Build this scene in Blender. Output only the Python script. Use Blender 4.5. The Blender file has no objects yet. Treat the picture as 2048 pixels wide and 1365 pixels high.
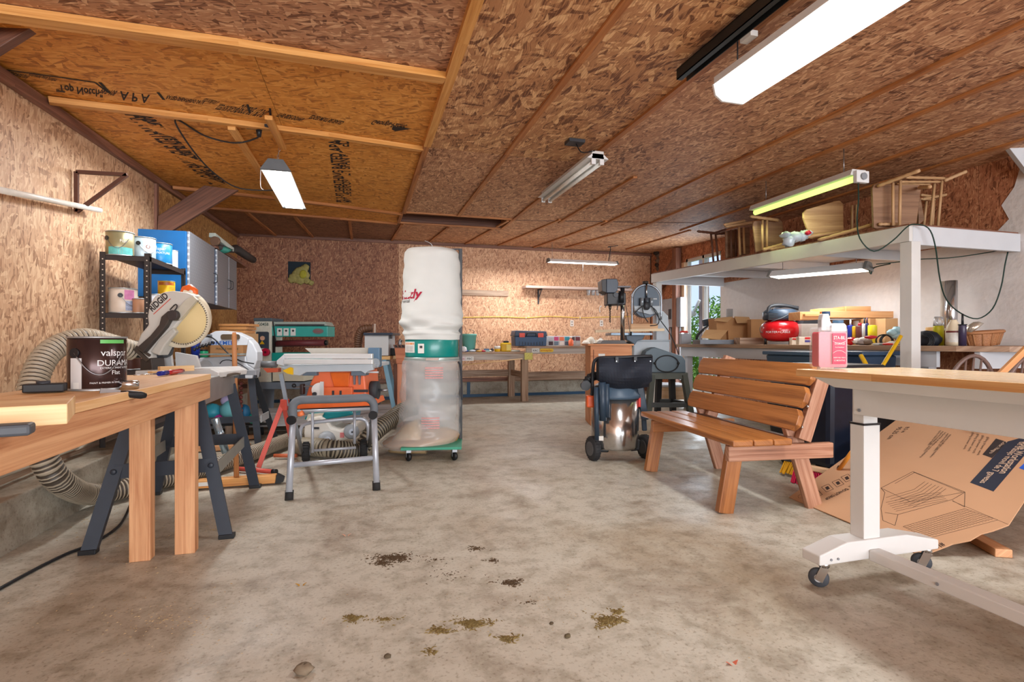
import bpy, math, random
from mathutils import Vector as V
RN=random.Random(11)
SC=bpy.context.scene; COL=SC.collection
F=1060.0; TH=math.radians(16); S=math.sin(TH); C=math.cos(TH)
FW=V((S,C,0)); RT=V((C,-S,0)); UP=V((0,0,1)); EYE=V((0,0,1.0))
# ---------------------------------------------------------------- camera, sky, exposure, large lights
cd=bpy.data.cameras.new('camera'); cam=bpy.data.objects.new('camera',cd); COL.objects.link(cam)
cam.location=EYE; cam.rotation_euler=(math.pi/2,0,-TH); cd.sensor_width=36; cd.lens=36*F/2048; cd.shift_y=.0007; cd.clip_start=.02
SC.camera=cam
SC.view_settings.view_transform='Standard'; SC.view_settings.look='None'; SC.view_settings.gamma=1; SC.view_settings.use_curve_mapping=False
SC.view_settings.exposure=0.38
w=bpy.data.worlds.new('sky'); SC.world=w; w.use_nodes=True
bg=w.node_tree.nodes['Background']; bg.inputs[0].default_value=(.60,.74,1.0,1); bg.inputs[1].default_value=.95
def arealight(name,loc,rot,sx,sy,e,col=(1,1,1)):
    l=bpy.data.lights.new(name,'AREA'); l.shape='RECTANGLE'; l.size=sx; l.size_y=sy; l.energy=e; l.color=col
    o=bpy.data.objects.new(name,l); COL.objects.link(o); o.location=loc; o.rotation_euler=rot; return o
arealight('daylight_through_garage_door',(1.9,-5.9,1.35),(math.radians(98),0,0),7.2,2.4,560,(.90,.95,1.0))
arealight('daylight_through_glass_door',(5.72,8.1,1.2),(math.radians(90),0,math.radians(90)),1.1,2.0,45,(.80,.90,1.0))
for n_,l_,sx_,sy_,e_ in (('hanging_lamp_light',(-1.05,4.55,2.28),.15,1.2,26),('wraparound_lamp_light',(2.1,1.9,2.36),.2,1.2,34),('rear_lamp_light',(2.7,8.75,2.38),1.2,.15,30),('loft_lamp_light',(4.9,4.8,1.70),.2,.9,12),('green_lamp_light',(4.2,4.5,2.32),.1,1.1,2.2)): arealight(n_,l_,(0,0,0),sx_,sy_,e_,(.95,.98,1.0) if n_[0]!='g' else (.8,1.0,.5))
s=bpy.data.lights.new('sun','SUN'); s.energy=2.2; s.angle=.02; s.color=(1,.95,.87)
so=bpy.data.objects.new('sun',s); COL.objects.link(so); so.location=(9,3,8); so.rotation_euler=(math.radians(28),math.radians(24),0)
# ---------------------------------------------------------------- projection helpers (pixel of the photograph -> point of the place)
def ray(x,y): return FW+RT*((x-1024)/F)+UP*((684-y)/F)
def P(x,y,D): return EYE+ray(x,y)*D
def oz(x,y,z): return P(x,y,(1-z)*F/(y-684))
def oX(x,y,X): return P(x,y,X/ray(x,y).x)
def oY(x,y,Y): return P(x,y,Y/ray(x,y).y)
def lin(c):
    c=c/255.0; return c/12.92 if c<=.04045 else ((c+.055)/1.055)**2.4
def RGB(r,g,b): return (lin(r),lin(g),lin(b),1)
# ---------------------------------------------------------------- materials
def newmat(name):
    m=bpy.data.materials.new(name); m.use_nodes=True; nt=m.node_tree
    return m,nt,nt.nodes['Principled BSDF']
def N(nt,t,**k):
    n=nt.nodes.new(t)
    for a,b in k.items():
        if a=='inp':
            for i,v in b.items(): n.inputs[i].default_value=v
        else: setattr(n,a,b)
    return n
def L(nt,a,b): nt.links.new(a,b)
MC={}
def M(r,g,b,rough=.5,metal=0,var=.12,sc=14,bump=0,trans=0,coat=0,spec=None,alpha=1,ior=1.45):
    k=(r,g,b,rough,metal,var,sc,bump,trans,coat,spec,alpha)
    if k in MC: return MC[k]
    m,nt,p=newmat('paint_%d_%d_%d'%(r,g,b)); c=RGB(r,g,b)
    p.inputs['Base Color'].default_value=c; p.inputs['Roughness'].default_value=rough; p.inputs['Metallic'].default_value=metal
    p.inputs['IOR'].default_value=ior
    if trans: p.inputs['Transmission Weight'].default_value=trans
    if coat: p.inputs['Coat Weight'].default_value=coat; p.inputs['Coat Roughness'].default_value=.15
    if spec is not None: p.inputs['Specular IOR Level'].default_value=spec
    if alpha<1: p.inputs['Alpha'].default_value=alpha
    if var:
        tc=N(nt,'ShaderNodeTexCoord'); n=N(nt,'ShaderNodeTexNoise',inp={'Scale':sc,'Detail':3.0})
        L(nt,tc.outputs['Object'],n.inputs['Vector'])
        mx=N(nt,'ShaderNodeMix',data_type='RGBA'); mx.inputs[6].default_value=tuple(min(1,v*(1-var*1.3)) for v in c[:3])+(1,)
        mx.inputs[7].default_value=tuple(min(1,v*(1+var*1.3)) for v in c[:3])+(1,)
        L(nt,n.outputs['Fac'],mx.inputs[0]); L(nt,mx.outputs[2],p.inputs['Base Color'])
        if bump:
            bp=N(nt,'ShaderNodeBump',inp={'Strength':bump,'Distance':.01}); L(nt,n.outputs['Fac'],bp.inputs['Height']); L(nt,bp.outputs[0],p.inputs['Normal'])
    MC[k]=m; return m
def ramp(nt,fac,stops):
    r=N(nt,'ShaderNodeValToRGB'); e=r.color_ramp.elements
    while len(e)<len(stops): e.new(.5)
    for i,(q,c) in enumerate(stops): e[i].position=q; e[i].color=c
    L(nt,fac,r.inputs[0]); return r
def wood(c1,c2,c3=None,rough=.55,vs=26,us=1.2,coat=0,knots=0):
    k=('w',c1,c2,c3,rough,vs,us,coat)
    if k in MC: return MC[k]
    m,nt,p=newmat('wood'); tc=N(nt,'ShaderNodeTexCoord'); mp=N(nt,'ShaderNodeMapping'); mp.inputs['Scale'].default_value=(us,vs,1)
    L(nt,tc.outputs['UV'],mp.inputs[0])
    n1=N(nt,'ShaderNodeTexNoise',inp={'Scale':1.0,'Detail':5.0,'Roughness':.6,'Distortion':.7}); L(nt,mp.outputs[0],n1.inputs['Vector'])
    mp2=N(nt,'ShaderNodeMapping'); mp2.inputs['Scale'].default_value=(3,vs*9,1); L(nt,tc.outputs['UV'],mp2.inputs[0])
    n2=N(nt,'ShaderNodeTexNoise',inp={'Scale':1.0,'Detail':2.0}); L(nt,mp2.outputs[0],n2.inputs['Vector'])
    ma=N(nt,'ShaderNodeMath',operation='MULTIPLY_ADD'); ma.inputs[1].default_value=.3; L(nt,n2.outputs['Fac'],ma.inputs[0]); L(nt,n1.outputs['Fac'],ma.inputs[2])
    r=ramp(nt,ma.outputs[0],[(.42,RGB(*(c3 or c1))),(.56,RGB(*c1)),(.78,RGB(*c2))])
    L(nt,r.outputs[0],p.inputs['Base Color']); p.inputs['Roughness'].default_value=rough
    if coat: p.inputs['Coat Weight'].default_value=coat; p.inputs['Coat Roughness'].default_value=.2
    bp=N(nt,'ShaderNodeBump',inp={'Strength':.25,'Distance':.003}); L(nt,ma.outputs[0],bp.inputs['Height']); L(nt,bp.outputs[0],p.inputs['Normal'])
    MC[k]=m; return m
def osb(name,dark,mid,light,big=1.0,rough=.62,mix=1.0):
    m,nt,p=newmat(name); tc=N(nt,'ShaderNodeTexCoord')
    wn=N(nt,'ShaderNodeTexNoise',inp={'Scale':9.0/big,'Detail':1.0}); L(nt,tc.outputs['UV'],wn.inputs['Vector'])
    w1=N(nt,'ShaderNodeVectorMath',operation='MULTIPLY_ADD'); w1.inputs[1].default_value=(.035*big,.035*big,0); L(nt,wn.outputs['Color'],w1.inputs[0]); L(nt,tc.outputs['UV'],w1.inputs[2])
    best=val=None; hs=None
    for a,su,sv in ((6,12,60),(-24,13,54),(33,14,64),(80,17,56)):
        mp=N(nt,'ShaderNodeMapping'); mp.vector_type='POINT'
        vr=N(nt,'ShaderNodeVectorRotate',rotation_type='Z_AXIS'); vr.inputs['Angle'].default_value=math.radians(a); L(nt,w1.outputs[0],vr.inputs['Vector'])
        mp.inputs['Scale'].default_value=(su/big,sv/big,1); mp.inputs['Location'].default_value=(a*1.7,a*.3,0); L(nt,vr.outputs[0],mp.inputs[0])
        vo=N(nt,'ShaderNodeTexVoronoi',voronoi_dimensions='2D'); vo.inputs['Scale'].default_value=1.0; L(nt,mp.outputs[0],vo.inputs['Vector'])
        sp=N(nt,'ShaderNodeSeparateColor'); L(nt,vo.outputs['Color'],sp.inputs[0])
        pr=sp.outputs[0]
        if a==82:
            q=N(nt,'ShaderNodeMath',operation='SUBTRACT'); q.inputs[1].default_value=.2; L(nt,pr,q.inputs[0]); pr=q.outputs[0]
        if best is None: best,val=pr,sp.outputs[1]
        else:
            gt=N(nt,'ShaderNodeMath',operation='GREATER_THAN'); L(nt,pr,gt.inputs[0]); L(nt,best,gt.inputs[1])
            mx=N(nt,'ShaderNodeMix',data_type='FLOAT'); L(nt,gt.outputs[0],mx.inputs[0]); L(nt,val,mx.inputs[2]); L(nt,sp.outputs[1],mx.inputs[3]); val=mx.outputs[0]
            mm=N(nt,'ShaderNodeMath',operation='MAXIMUM'); L(nt,pr,mm.inputs[0]); L(nt,best,mm.inputs[1]); best=mm.outputs[0]
    st=N(nt,'ShaderNodeMapping'); st.inputs['Scale'].default_value=(10,120,1); st.inputs['Rotation'].default_value=(0,0,.12); L(nt,w1.outputs[0],st.inputs[0])
    sn=N(nt,'ShaderNodeTexNoise',inp={'Scale':1.0,'Detail':2.0}); L(nt,st.outputs[0],sn.inputs['Vector'])
    lg=N(nt,'ShaderNodeTexNoise',inp={'Scale':1.1,'Detail':2.0}); L(nt,tc.outputs['UV'],lg.inputs['Vector'])
    a1=N(nt,'ShaderNodeMath',operation='MULTIPLY_ADD'); a1.inputs[1].default_value=1.0; L(nt,sn.outputs['Fac'],a1.inputs[0]); v5=N(nt,'ShaderNodeMath',operation='MULTIPLY'); v5.inputs[1].default_value=.66; L(nt,val,v5.inputs[0]); L(nt,v5.outputs[0],a1.inputs[2])
    a2=N(nt,'ShaderNodeMath',operation='MULTIPLY_ADD'); a2.inputs[1].default_value=.36; L(nt,lg.outputs['Fac'],a2.inputs[0]); L(nt,a1.outputs[0],a2.inputs[2])
    r=ramp(nt,a2.outputs[0],[(.36,RGB(*dark)),(.48,RGB(*mid)),(.58,RGB(*mid)),(.76,RGB(*light))])
    a3=N(nt,'ShaderNodeMath',operation='MULTIPLY'); a3.inputs[1].default_value=.54; L(nt,a2.outputs[0],a3.inputs[0]); L(nt,a3.outputs[0],r.inputs[0])
    L(nt,r.outputs[0],p.inputs['Base Color']); p.inputs['Roughness'].default_value=rough
    bp=N(nt,'ShaderNodeBump',inp={'Strength':.2,'Distance':.004}); L(nt,a1.outputs[0],bp.inputs['Height']); L(nt,bp.outputs[0],p.inputs['Normal'])
    return m
def emis(r,g,b,s):
    m,nt,p=newmat('lamp_glow'); p.inputs['Base Color'].default_value=RGB(r,g,b); p.inputs['Emission Color'].default_value=RGB(r,g,b); p.inputs['Emission Strength'].default_value=s
    return m
def ribmat(light,dark):
    m,nt,p=newmat('ribbed_hose'); tc=N(nt,'ShaderNodeTexCoord'); sp=N(nt,'ShaderNodeSeparateXYZ'); L(nt,tc.outputs['UV'],sp.inputs[0])
    a=N(nt,'ShaderNodeMath',operation='MULTIPLY'); a.inputs[1].default_value=25.0; L(nt,sp.outputs[0],a.inputs[0]); f=N(nt,'ShaderNodeMath',operation='FRACT'); L(nt,a.outputs[0],f.inputs[0])
    r=ramp(nt,f.outputs[0],[(.0,RGB(*light)),(.45,RGB(*light)),(.55,RGB(*dark)),(.9,RGB(*dark)),(1.0,RGB(*light))]); L(nt,r.outputs[0],p.inputs['Base Color']); p.inputs['Roughness'].default_value=.5; return m
# ---------------------------------------------------------------- mesh builder
class MB:
    def __init__(s): s.v=[]; s.f=[]; s.uv=[]; s.sm=[]
    def add(s,vs,fs,uvs=None,sm=False):
        b=len(s.v); s.v+= [V(q) for q in vs]
        for k,f in enumerate(fs):
            s.f.append([b+i for i in f]); s.sm.append(sm)
            s.uv.append([uvs[i] for i in f] if uvs else [(0,0)]*len(f))
        return s
    def bar(s,p0,p1,w,h=None,up=UP,w1=None,h1=None):
        p0=V(p0);p1=V(p1); h=w if h is None else h; w1=w if w1 is None else w1; h1=h if h1 is None else h1
        d=(p1-p0); ln=d.length; d.normalize(); sd=d.cross(V(up))
        if sd.length<1e-4: sd=d.cross(V((1,0,0)))
        sd.normalize(); u=sd.cross(d); o=RN.random()*9
        vs=[];uv=[]
        for q,l,ww,hh in ((p0,0,w,h),(p1,ln,w1,h1)):
            for a,b in ((-1,-1),(1,-1),(1,1),(-1,1)):
                vs.append(q+sd*(a*ww/2)+u*(b*hh/2)); uv.append((l+o,a*ww/2*1.0+b*hh/2*1.03+o*3))
        s.add(vs,[(0,1,2,3),(7,6,5,4),(0,4,5,1),(1,5,6,2),(2,6,7,3),(3,7,4,0)],uv); return s
    def box(s,x0,x1,y0,y1,z0,z1):
        d=(x1-x0,y1-y0,z1-z0); k=max(range(3),key=lambda i:d[i]); c=((x0+x1)/2,(y0+y1)/2,(z0+z1)/2)
        if k==0: return s.bar((x0,c[1],c[2]),(x1,c[1],c[2]),d[1],d[2])
        if k==1: return s.bar((c[0],y0,c[2]),(c[0],y1,c[2]),d[0],d[2])
        return s.bar((c[0],c[1],z0),(c[0],c[1],z1),d[1],d[0],up=(1,0,0))
    def prism(s,pts,vec,uvax=None):
        pts=[V(q) for q in pts]; vec=V(vec); n=len(pts); a=(pts[1]-pts[0]).normalized() if uvax is None else V(uvax); nn=vec.normalized(); b=nn.cross(a)
        o=RN.random()*5; uv=[(q.dot(a)+o,q.dot(b)+o) for q in pts]
        uv+= [(q.dot(a)+o,q.dot(b)+o+vec.length) for q in pts]
        s.add(pts+[q+vec for q in pts],[list(range(n)),list(range(2*n-1,n-1,-1))]+[(i,i+n,(i+1)%n+n,(i+1)%n) for i in range(n)],uv); return s
    def lathe(s,prof,o,ax=UP,n=20,ref=None,cap=True,a0=0,a1=2*math.pi):
        o=V(o);ax=V(ax).normalized(); r=V(ref) if ref else (V((1,0,0)) if abs(ax.x)<.9 else V((0,1,0))); r=(r-ax*r.dot(ax)).normalized(); t=ax.cross(r)
        vs=[];uv=[];m=len(prof); full=abs(a1-a0-2*math.pi)<1e-6; nn=n if full else n+1
        for i in range(nn):
            a=a0+(a1-a0)*i/n
            for k,(rr,z) in enumerate(prof): vs.append(o+ax*z+(r*math.cos(a)+t*math.sin(a))*rr); uv.append((z,a*rr))
        fs=[]
        for i in range(n):
            j=(i+1)%nn
            for k in range(m-1): fs.append((i*m+k,j*m+k,j*m+k+1,i*m+k+1))
        s.add(vs,fs,uv,True)
        if cap and full:
            b=len(s.v)-nn*m
            for k,rev in ((0,True),(m-1,False)):
                if prof[k][0]>1e-5:
                    idx=[b+i*m+k for i in range(nn)]; idx=idx[::-1] if rev else idx
                    s.f.append(idx); s.sm.append(False); s.uv.append([(0,0)]*nn)
        return s
    def cyl(s,p0,p1,r,r1=None,n=16): 
        p0=V(p0);p1=V(p1);d=p1-p0; return s.lathe([(r,0),(r if r1 is None else r1,d.length)],p0,d,n)
    def ball(s,c,rx,ry=None,rz=None,n=12,jit=0):
        ry=ry or rx; rz=rz or rx; vs=[];fs=[];m=max(6,n//2+1)
        for i in range(m+1):
            ph=math.pi*i/m
            for j in range(n):
                th=2*math.pi*j/n; k=1+jit*(RN.random()-.5)
                vs.append(V(c)+V((rx*math.sin(ph)*math.cos(th)*k,ry*math.sin(ph)*math.sin(th)*k,rz*math.cos(ph)*k)))
        for i in range(m):
            for j in range(n): fs.append((i*n+j,(i+1)*n+j,(i+1)*n+(j+1)%n,i*n+(j+1)%n))
        s.add(vs,fs,None,True); return s
    def tube(s,pts,r,n=8,rib=0,pitch=.02,smooth=True):
        pts=[V(q) for q in pts]
        if smooth and len(pts)>2: pts=spline(pts,max(4,int(60/len(pts))))
        rr=r
        if rib:
            out=[];acc=0;step=pitch/4
            L0=[0]
            for a,b in zip(pts,pts[1:]): L0.append(L0[-1]+(b-a).length)
            tot=L0[-1];k=0;q=0;rad=[]
            while q<tot:
                while k<len(pts)-2 and L0[k+1]<q: k+=1
                t=(q-L0[k])/max(1e-9,L0[k+1]-L0[k]); out.append(pts[k].lerp(pts[k+1],t)); rad.append(r+rib*(1 if int(round(q/step))%4<2 else -1)); q+=step
            pts=out
        else: rad=[r]*len(pts) if not isinstance(r,(list,tuple)) else r
        vs=[];uv=[];m=len(pts); prev=None
        for i,q in enumerate(pts):
            d=(pts[min(i+1,m-1)]-pts[max(i-1,0)]).normalized()
            if prev is None: prev=d.cross(UP) if abs(d.z)<.9 else d.cross(V((1,0,0)))
            prev=(prev-d*prev.dot(d)).normalized(); t=d.cross(prev)
            for j in range(n):
                a=2*math.pi*j/n; vs.append(q+(prev*math.cos(a)+t*math.sin(a))*rad[i]); uv.append((i*.01,j/n))
        fs=[(i*n+j,i*n+(j+1)%n,(i+1)*n+(j+1)%n,(i+1)*n+j) for i in range(m-1) for j in range(n)]
        fs+= [tuple(range(n))[::-1],tuple((m-1)*n+j for j in range(n))]
        s.add(vs,fs,uv,True); return s
    def grid(s,fn,nu,nv,uvf=None,th=None):
        vs=[];uv=[]
        for i in range(nu+1):
            for j in range(nv+1):
                q=V(fn(i/nu,j/nv)); vs.append(q); uv.append(uvf(i/nu,j/nv,q) if uvf else (i/nu,j/nv))
        fs=[(i*(nv+1)+j,(i+1)*(nv+1)+j,(i+1)*(nv+1)+j+1,i*(nv+1)+j+1) for i in range(nu) for j in range(nv)]
        if th is None: s.add(vs,fs,uv,True); return s
        th=V(th); k=len(vs); vs2=[q+th for q in vs]; fs2=[tuple(k+i for i in f[::-1]) for f in fs]
        bd=[(i,0) for i in range(nu+1)]+[(nu,j) for j in range(1,nv+1)]+[(i,nv) for i in range(nu-1,-1,-1)]+[(0,j) for j in range(nv-1,0,-1)]
        bi=[a*(nv+1)+b for a,b in bd]; fs3=[(bi[i],bi[(i+1)%len(bi)]+0,bi[(i+1)%len(bi)]+k,bi[i]+k) for i in range(len(bi))]
        s.add(vs+vs2,fs+fs2+fs3,uv+uv,False); return s
    def pp(s,pts,D,t): return s.prism([P(x,y,D) for x,y in pts],FW*t,uvax=RT)
    def pb(s,x0,y0,x1,y1,D,t): return s.pp([(x0,y0),(x1,y0),(x1,y1),(x0,y1)],D,t)
    def disc(s,x,y,r,D,t,n=32): return s.lathe([(r*D/F,0),(r*D/F,t)],P(x,y,D),FW,n)
def spline(pts,k):
    out=[];n=len(pts)
    for i in range(n-1):
        a=pts[max(i-1,0)];b=pts[i];c=pts[i+1];d=pts[min(i+2,n-1)]
        for j in range(k):
            t=j/k; out.append(.5*((2*b)+(c-a)*t+(2*a-5*b+4*c-d)*t*t+(3*b-a-3*c+d)*t*t*t))
    out.append(pts[-1]); return out
def rrect(x0,y0,x1,y1,r,n=4):
    o=[]
    for cx,cy,a0 in ((x1-r,y0+r,-90),(x1-r,y1-r,0),(x0+r,y1-r,90),(x0+r,y0+r,180)):
        for i in range(n+1):
            a=math.radians(a0+90*i/n); o.append((cx+r*math.cos(a),cy+r*math.sin(a)))
    return o
def ell(cx,cy,rx,ry,n=24,a0=0,a1=360): return [(cx+rx*math.cos(math.radians(a0+(a1-a0)*i/n)),cy+ry*math.sin(math.radians(a0+(a1-a0)*i/n))) for i in range(n)]
WL={}
def meta(o,label=None,cat=None,group=None,kind=None):
    if label: o['label']=label
    if cat: o['category']=cat
    if group: o['group']=group
    if kind: o['kind']=kind
    return o
def thing(name,at,label,cat,group=None,kind=None):
    o=bpy.data.objects.new(name,None); COL.objects.link(o); o.location=V(at); o.empty_display_size=.05; WL[o.name]=V(at)
    return meta(o,label,cat,group,kind)
def ob(name,mb,mat,parent=None,label=None,cat=None,group=None,kind=None,bev=0,at=None):
    if parent is not None: o0=WL[parent.name]
    else:
        o0=V(at) if at is not None else V((sum(q.x for q in mb.v)/len(mb.v),sum(q.y for q in mb.v)/len(mb.v),min(q.z for q in mb.v)))
    me=bpy.data.meshes.new(name); me.from_pydata([tuple(q-o0) for q in mb.v],[],mb.f)
    uvl=me.uv_layers.new(name='UVMap'); flat=[c for f in mb.uv for uv in f for c in uv]; uvl.data.foreach_set('uv',flat)
    me.polygons.foreach_set('use_smooth',mb.sm); me.materials.append(mat); me.validate(); me.update()
    o=bpy.data.objects.new(name,me); COL.objects.link(o); WL[o.name]=o0.copy()
    if parent is not None: o.parent=parent
    else: o.location=o0
    import bmesh
    b=bmesh.new(); b.from_mesh(me); bmesh.ops.recalc_face_normals(b,faces=b.faces); b.to_mesh(me); b.free()
    if bev:
        md=o.modifiers.new('edge','BEVEL'); md.width=bev; md.segments=2; md.limit_method='ANGLE'; md.angle_limit=math.radians(40)
    return meta(o,label,cat,group,kind)
def text(s,p0,xd,yd,h,mat,parent,width=None,warp=None,shear=0,name='lettering',th=.0012,bold=0,align='LEFT'):
    cu=bpy.data.curves.new('t','FONT'); cu.body=s; cu.size=1; cu.resolution_u=3; cu.shear=shear; cu.offset=bold; cu.align_x=align
    t=bpy.data.objects.new('t',cu); COL.objects.link(t); dg=bpy.context.evaluated_depsgraph_get(); me=bpy.data.meshes.new_from_object(t.evaluated_get(dg))
    bpy.data.objects.remove(t); vs=[v.co.copy() for v in me.vertices]; fs=[list(p.vertices) for p in me.polygons]; bpy.data.meshes.remove(me)
    if not vs: return None
    x1=max(v.x for v in vs); x0=min(v.x for v in vs); kx=(width/(x1-x0)) if width else h; ky=h
    xd=V(xd).normalized(); yd=V(yd).normalized(); nn=xd.cross(yd)
    mb=MB(); out=[]
    for v in vs:
        a=(v.x-(x0 if align=='LEFT' else 0))*kx; b=v.y*ky
        out.append(warp(a,b) if warp else V(p0)+xd*a+yd*b+nn*th)
    mb.add(out,fs); return ob(name,mb,mat,parent)
# ---------------------------------------------------------------- shared materials
OSB_W=osb('osb_light_wall',(150,108,76),(206,163,126),(232,199,160),1.0)
OSB_G=osb('osb_golden_wall',(140,90,40),(196,143,82),(222,176,112),.9)
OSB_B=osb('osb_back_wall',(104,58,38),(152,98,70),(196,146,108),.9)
OSB_B2=osb('osb_back_wall_lit',(150,100,70),(206,156,120),(234,194,156),.9)  # lighter copy of the rear sheets, with the light on them put into colour
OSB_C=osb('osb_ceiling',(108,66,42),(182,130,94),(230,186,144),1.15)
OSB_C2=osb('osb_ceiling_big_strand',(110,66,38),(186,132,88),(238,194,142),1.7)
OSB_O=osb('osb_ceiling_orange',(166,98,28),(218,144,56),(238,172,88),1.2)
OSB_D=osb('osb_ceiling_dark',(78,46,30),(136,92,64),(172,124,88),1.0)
OSB_R=osb('osb_right_wall',(112,62,38),(172,108,74),(206,148,108),.9)
W_BAT=wood((160,98,50),(196,130,74),(120,66,34))
W_BATO=wood((204,140,66),(226,168,96),(176,108,44))
W_DK=wood((92,58,44),(122,80,60),(62,36,28))
W_DK2=wood((112,72,56),(150,104,84),(78,46,36))
W_FIR=wood((198,140,96),(222,170,124),(170,108,68))
W_PINE=wood((226,182,126),(242,208,158),(206,150,88),vs=18)
W_TOP=wood((224,174,116),(238,196,144),(204,148,90),vs=14)
W_BENCH=wood((154,94,44),(180,116,60),(118,68,32),rough=.38,coat=.35)
W_BENCH2=wood((164,112,84),(196,150,122),(120,76,54),rough=.5)
W_OLD=wood((148,116,92),(184,156,132),(112,84,64))
W_BUTCH=wood((222,186,136),(236,206,162),(204,160,108),vs=10,us=2,rough=.25,coat=.6)
W_STOOL=wood((178,136,94),(206,166,122),(146,104,68),vs=16)
W_OAKD=wood((128,92,66),(152,114,84),(100,68,46),vs=14)
WHITE=M(226,226,226,.45,var=.04); WHITE2=M(214,212,208,.55,var=.06,sc=6); PWHITE=M(204,206,210,.6,var=.05,sc=5)
GREYP=M(178,174,170,.6,var=.07,sc=8)
BLACK=M(26,27,30,.45); DARK=M(52,54,60,.45); STEELB=M(58,64,76,.4,var=.15); CHROME=M(205,208,212,.18,1,var=.03); STEEL=M(150,152,155,.35,.9)
GREY=M(140,143,148,.5); LGREY=M(190,193,196,.5); TEAL=M(30,140,128,.4,var=.06); RUBBER=M(38,37,37,.8); ORANGE=M(226,106,48,.42,var=.06)
CREAM=M(214,208,186,.5,var=.06); CARD=M(190,142,96,.85,var=.08,sc=4); CARD2=M(204,160,112,.85,var=.08,sc=4); GALV=M(176,180,182,.42,.7,var=.2,sc=9)
RED=M(196,22,30,.25,var=.05,coat=.5); INK=M(46,36,32,.8,var=0); YEL=M(224,176,20,.45,var=.05); BLUEC=M(16,96,158,.35,var=.08); GREENC=M(24,52,44,.6)
PAPER=M(226,224,218,.8,var=.05); CLEARP=M(235,238,240,.2,trans=.75,var=0); GLASS=M(250,252,255,.02,trans=1,var=0,ior=1.1)
def concrete(name,base,stain,green,floor=True):
    m,nt,p=newmat(name); tc=N(nt,'ShaderNodeTexCoord'); geo=N(nt,'ShaderNodeNewGeometry')
    def nz(sc,de=4,ds=0,ro=.55):
        n=N(nt,'ShaderNodeTexNoise',inp={'Scale':sc,'Detail':float(de),'Distortion':ds,'Roughness':ro}); L(nt,geo.outputs['Position'],n.inputs['Vector']); return n.outputs['Fac']
    a=ramp(nt,nz(.7,6,.3,.6),[(.30,RGB(*stain)),(.48,RGB(*base)),(.62,RGB(*base)),(.74,RGB(*green))])
    b=ramp(nt,nz(1.9,5,.4,.65),[(.32,RGB(158,128,98)),(.47,(1,1,1,1)),(1,(1,1,1,1))])
    c=ramp(nt,nz(70,3),[(.30,RGB(190,180,168)),(.45,(1,1,1,1)),(.8,(1.0,1.0,1.0,1))])
    d=ramp(nt,nz(9,6,.2,.7),[(.36,RGB(186,178,164)),(.54,(1,1,1,1)),(.9,(1,1,1,1))])
    x=a.outputs[0]
    for q,f in ((b,.42),(c,.7),(d,.6)):
        mx=N(nt,'ShaderNodeMix',data_type='RGBA',blend_type='MULTIPLY'); mx.inputs[0].default_value=f; L(nt,x,mx.inputs[6]); L(nt,q.outputs[0],mx.inputs[7]); x=mx.outputs[2]
    L(nt,x,p.inputs['Base Color'])
    rr=ramp(nt,nz(1.3,5,1.0,.65),[(.35,(.34,.34,.34,1)),(.65,(.66,.66,.66,1))]); L(nt,rr.outputs[0],p.inputs['Roughness'])
    bp=N(nt,'ShaderNodeBump',inp={'Strength':.35,'Distance':.006}); L(nt,nz(24,7,0,.7),bp.inputs['Height']); L(nt,bp.outputs[0],p.inputs['Normal'])
    return m
CONC=concrete('concrete_floor',(190,183,168),(156,138,114),(176,180,174))
CURB=concrete('concrete_curb',(172,164,148),(132,120,104),(158,158,150))
# ---------------------------------------------------------------- the shell
XL0,XL1=-1.78,-1.94
def wallX(Y): return XL0-.0255*(max(Y,2.0)-3.3)
YB=9.6; XR=5.7; Y0=-6.0
def zc(X,Y):
    zl=2.40+.06*(max(Y,1.0)-3.4); zm=2.69+max(0,Y-7.0)*.042
    t=max(0,min(1,(X+1.85)/2.39)); return zl+(zm-zl)*t
def oc(x,y):
    a,b=.8,14.0
    for _ in range(50):
        m=(a+b)/2; q=P(x,y,m)
        if q.z>zc(q.x,q.y): b=m
        else: a=m
    return P(x,y,a)
mb=MB(); mb.add([(-2.4,Y0-.2,0),(6.0,Y0-.2,0),(6.0,9.9,0),(-2.4,9.9,0),(-2.4,Y0-.2,-.15),(6.0,Y0-.2,-.15),(6.0,9.9,-.15),(-2.4,9.9,-.15)],[(0,1,2,3),(4,5,6,7),(0,1,5,4),(1,2,6,5),(2,3,7,6),(3,0,4,7)])
ob('floor',mb,CONC,kind='structure',label='stained bare concrete garage slab with dirt patches')
# walls as backing slabs with osb sheets
def panel(parent,pts,mat,n,uvdir,nm='osb_panel',off=None,th=.012,nu=1,nv=1,zf=None):
    """pts: four corners in order; n: inward normal; small gap kept at the joints"""
    pts=[V(q) for q in pts]; c=sum(pts,V((0,0,0)))/4; e=.0022
    pts=[q+(c-q).normalized()*e for q in pts]; a=V(uvdir); b=V(n).cross(a); o=off or (RN.random()*20,RN.random()*20)
    m=MB(); fn=lambda u,v:(pts[0]*(1-u)*(1-v)+pts[1]*u*(1-v)+pts[2]*u*v+pts[3]*(1-u)*v)
    def f2(u,v):
        q=fn(u,v)
        if zf: q=V((q.x,q.y,zf(q.x,q.y)))
        return q
    m.grid(f2,nu,nv,lambda u,v,q:(q.dot(a)+o[0],q.dot(b)+o[1]),th=-V(n)*th)
    return ob(nm,m,mat,parent)
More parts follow.
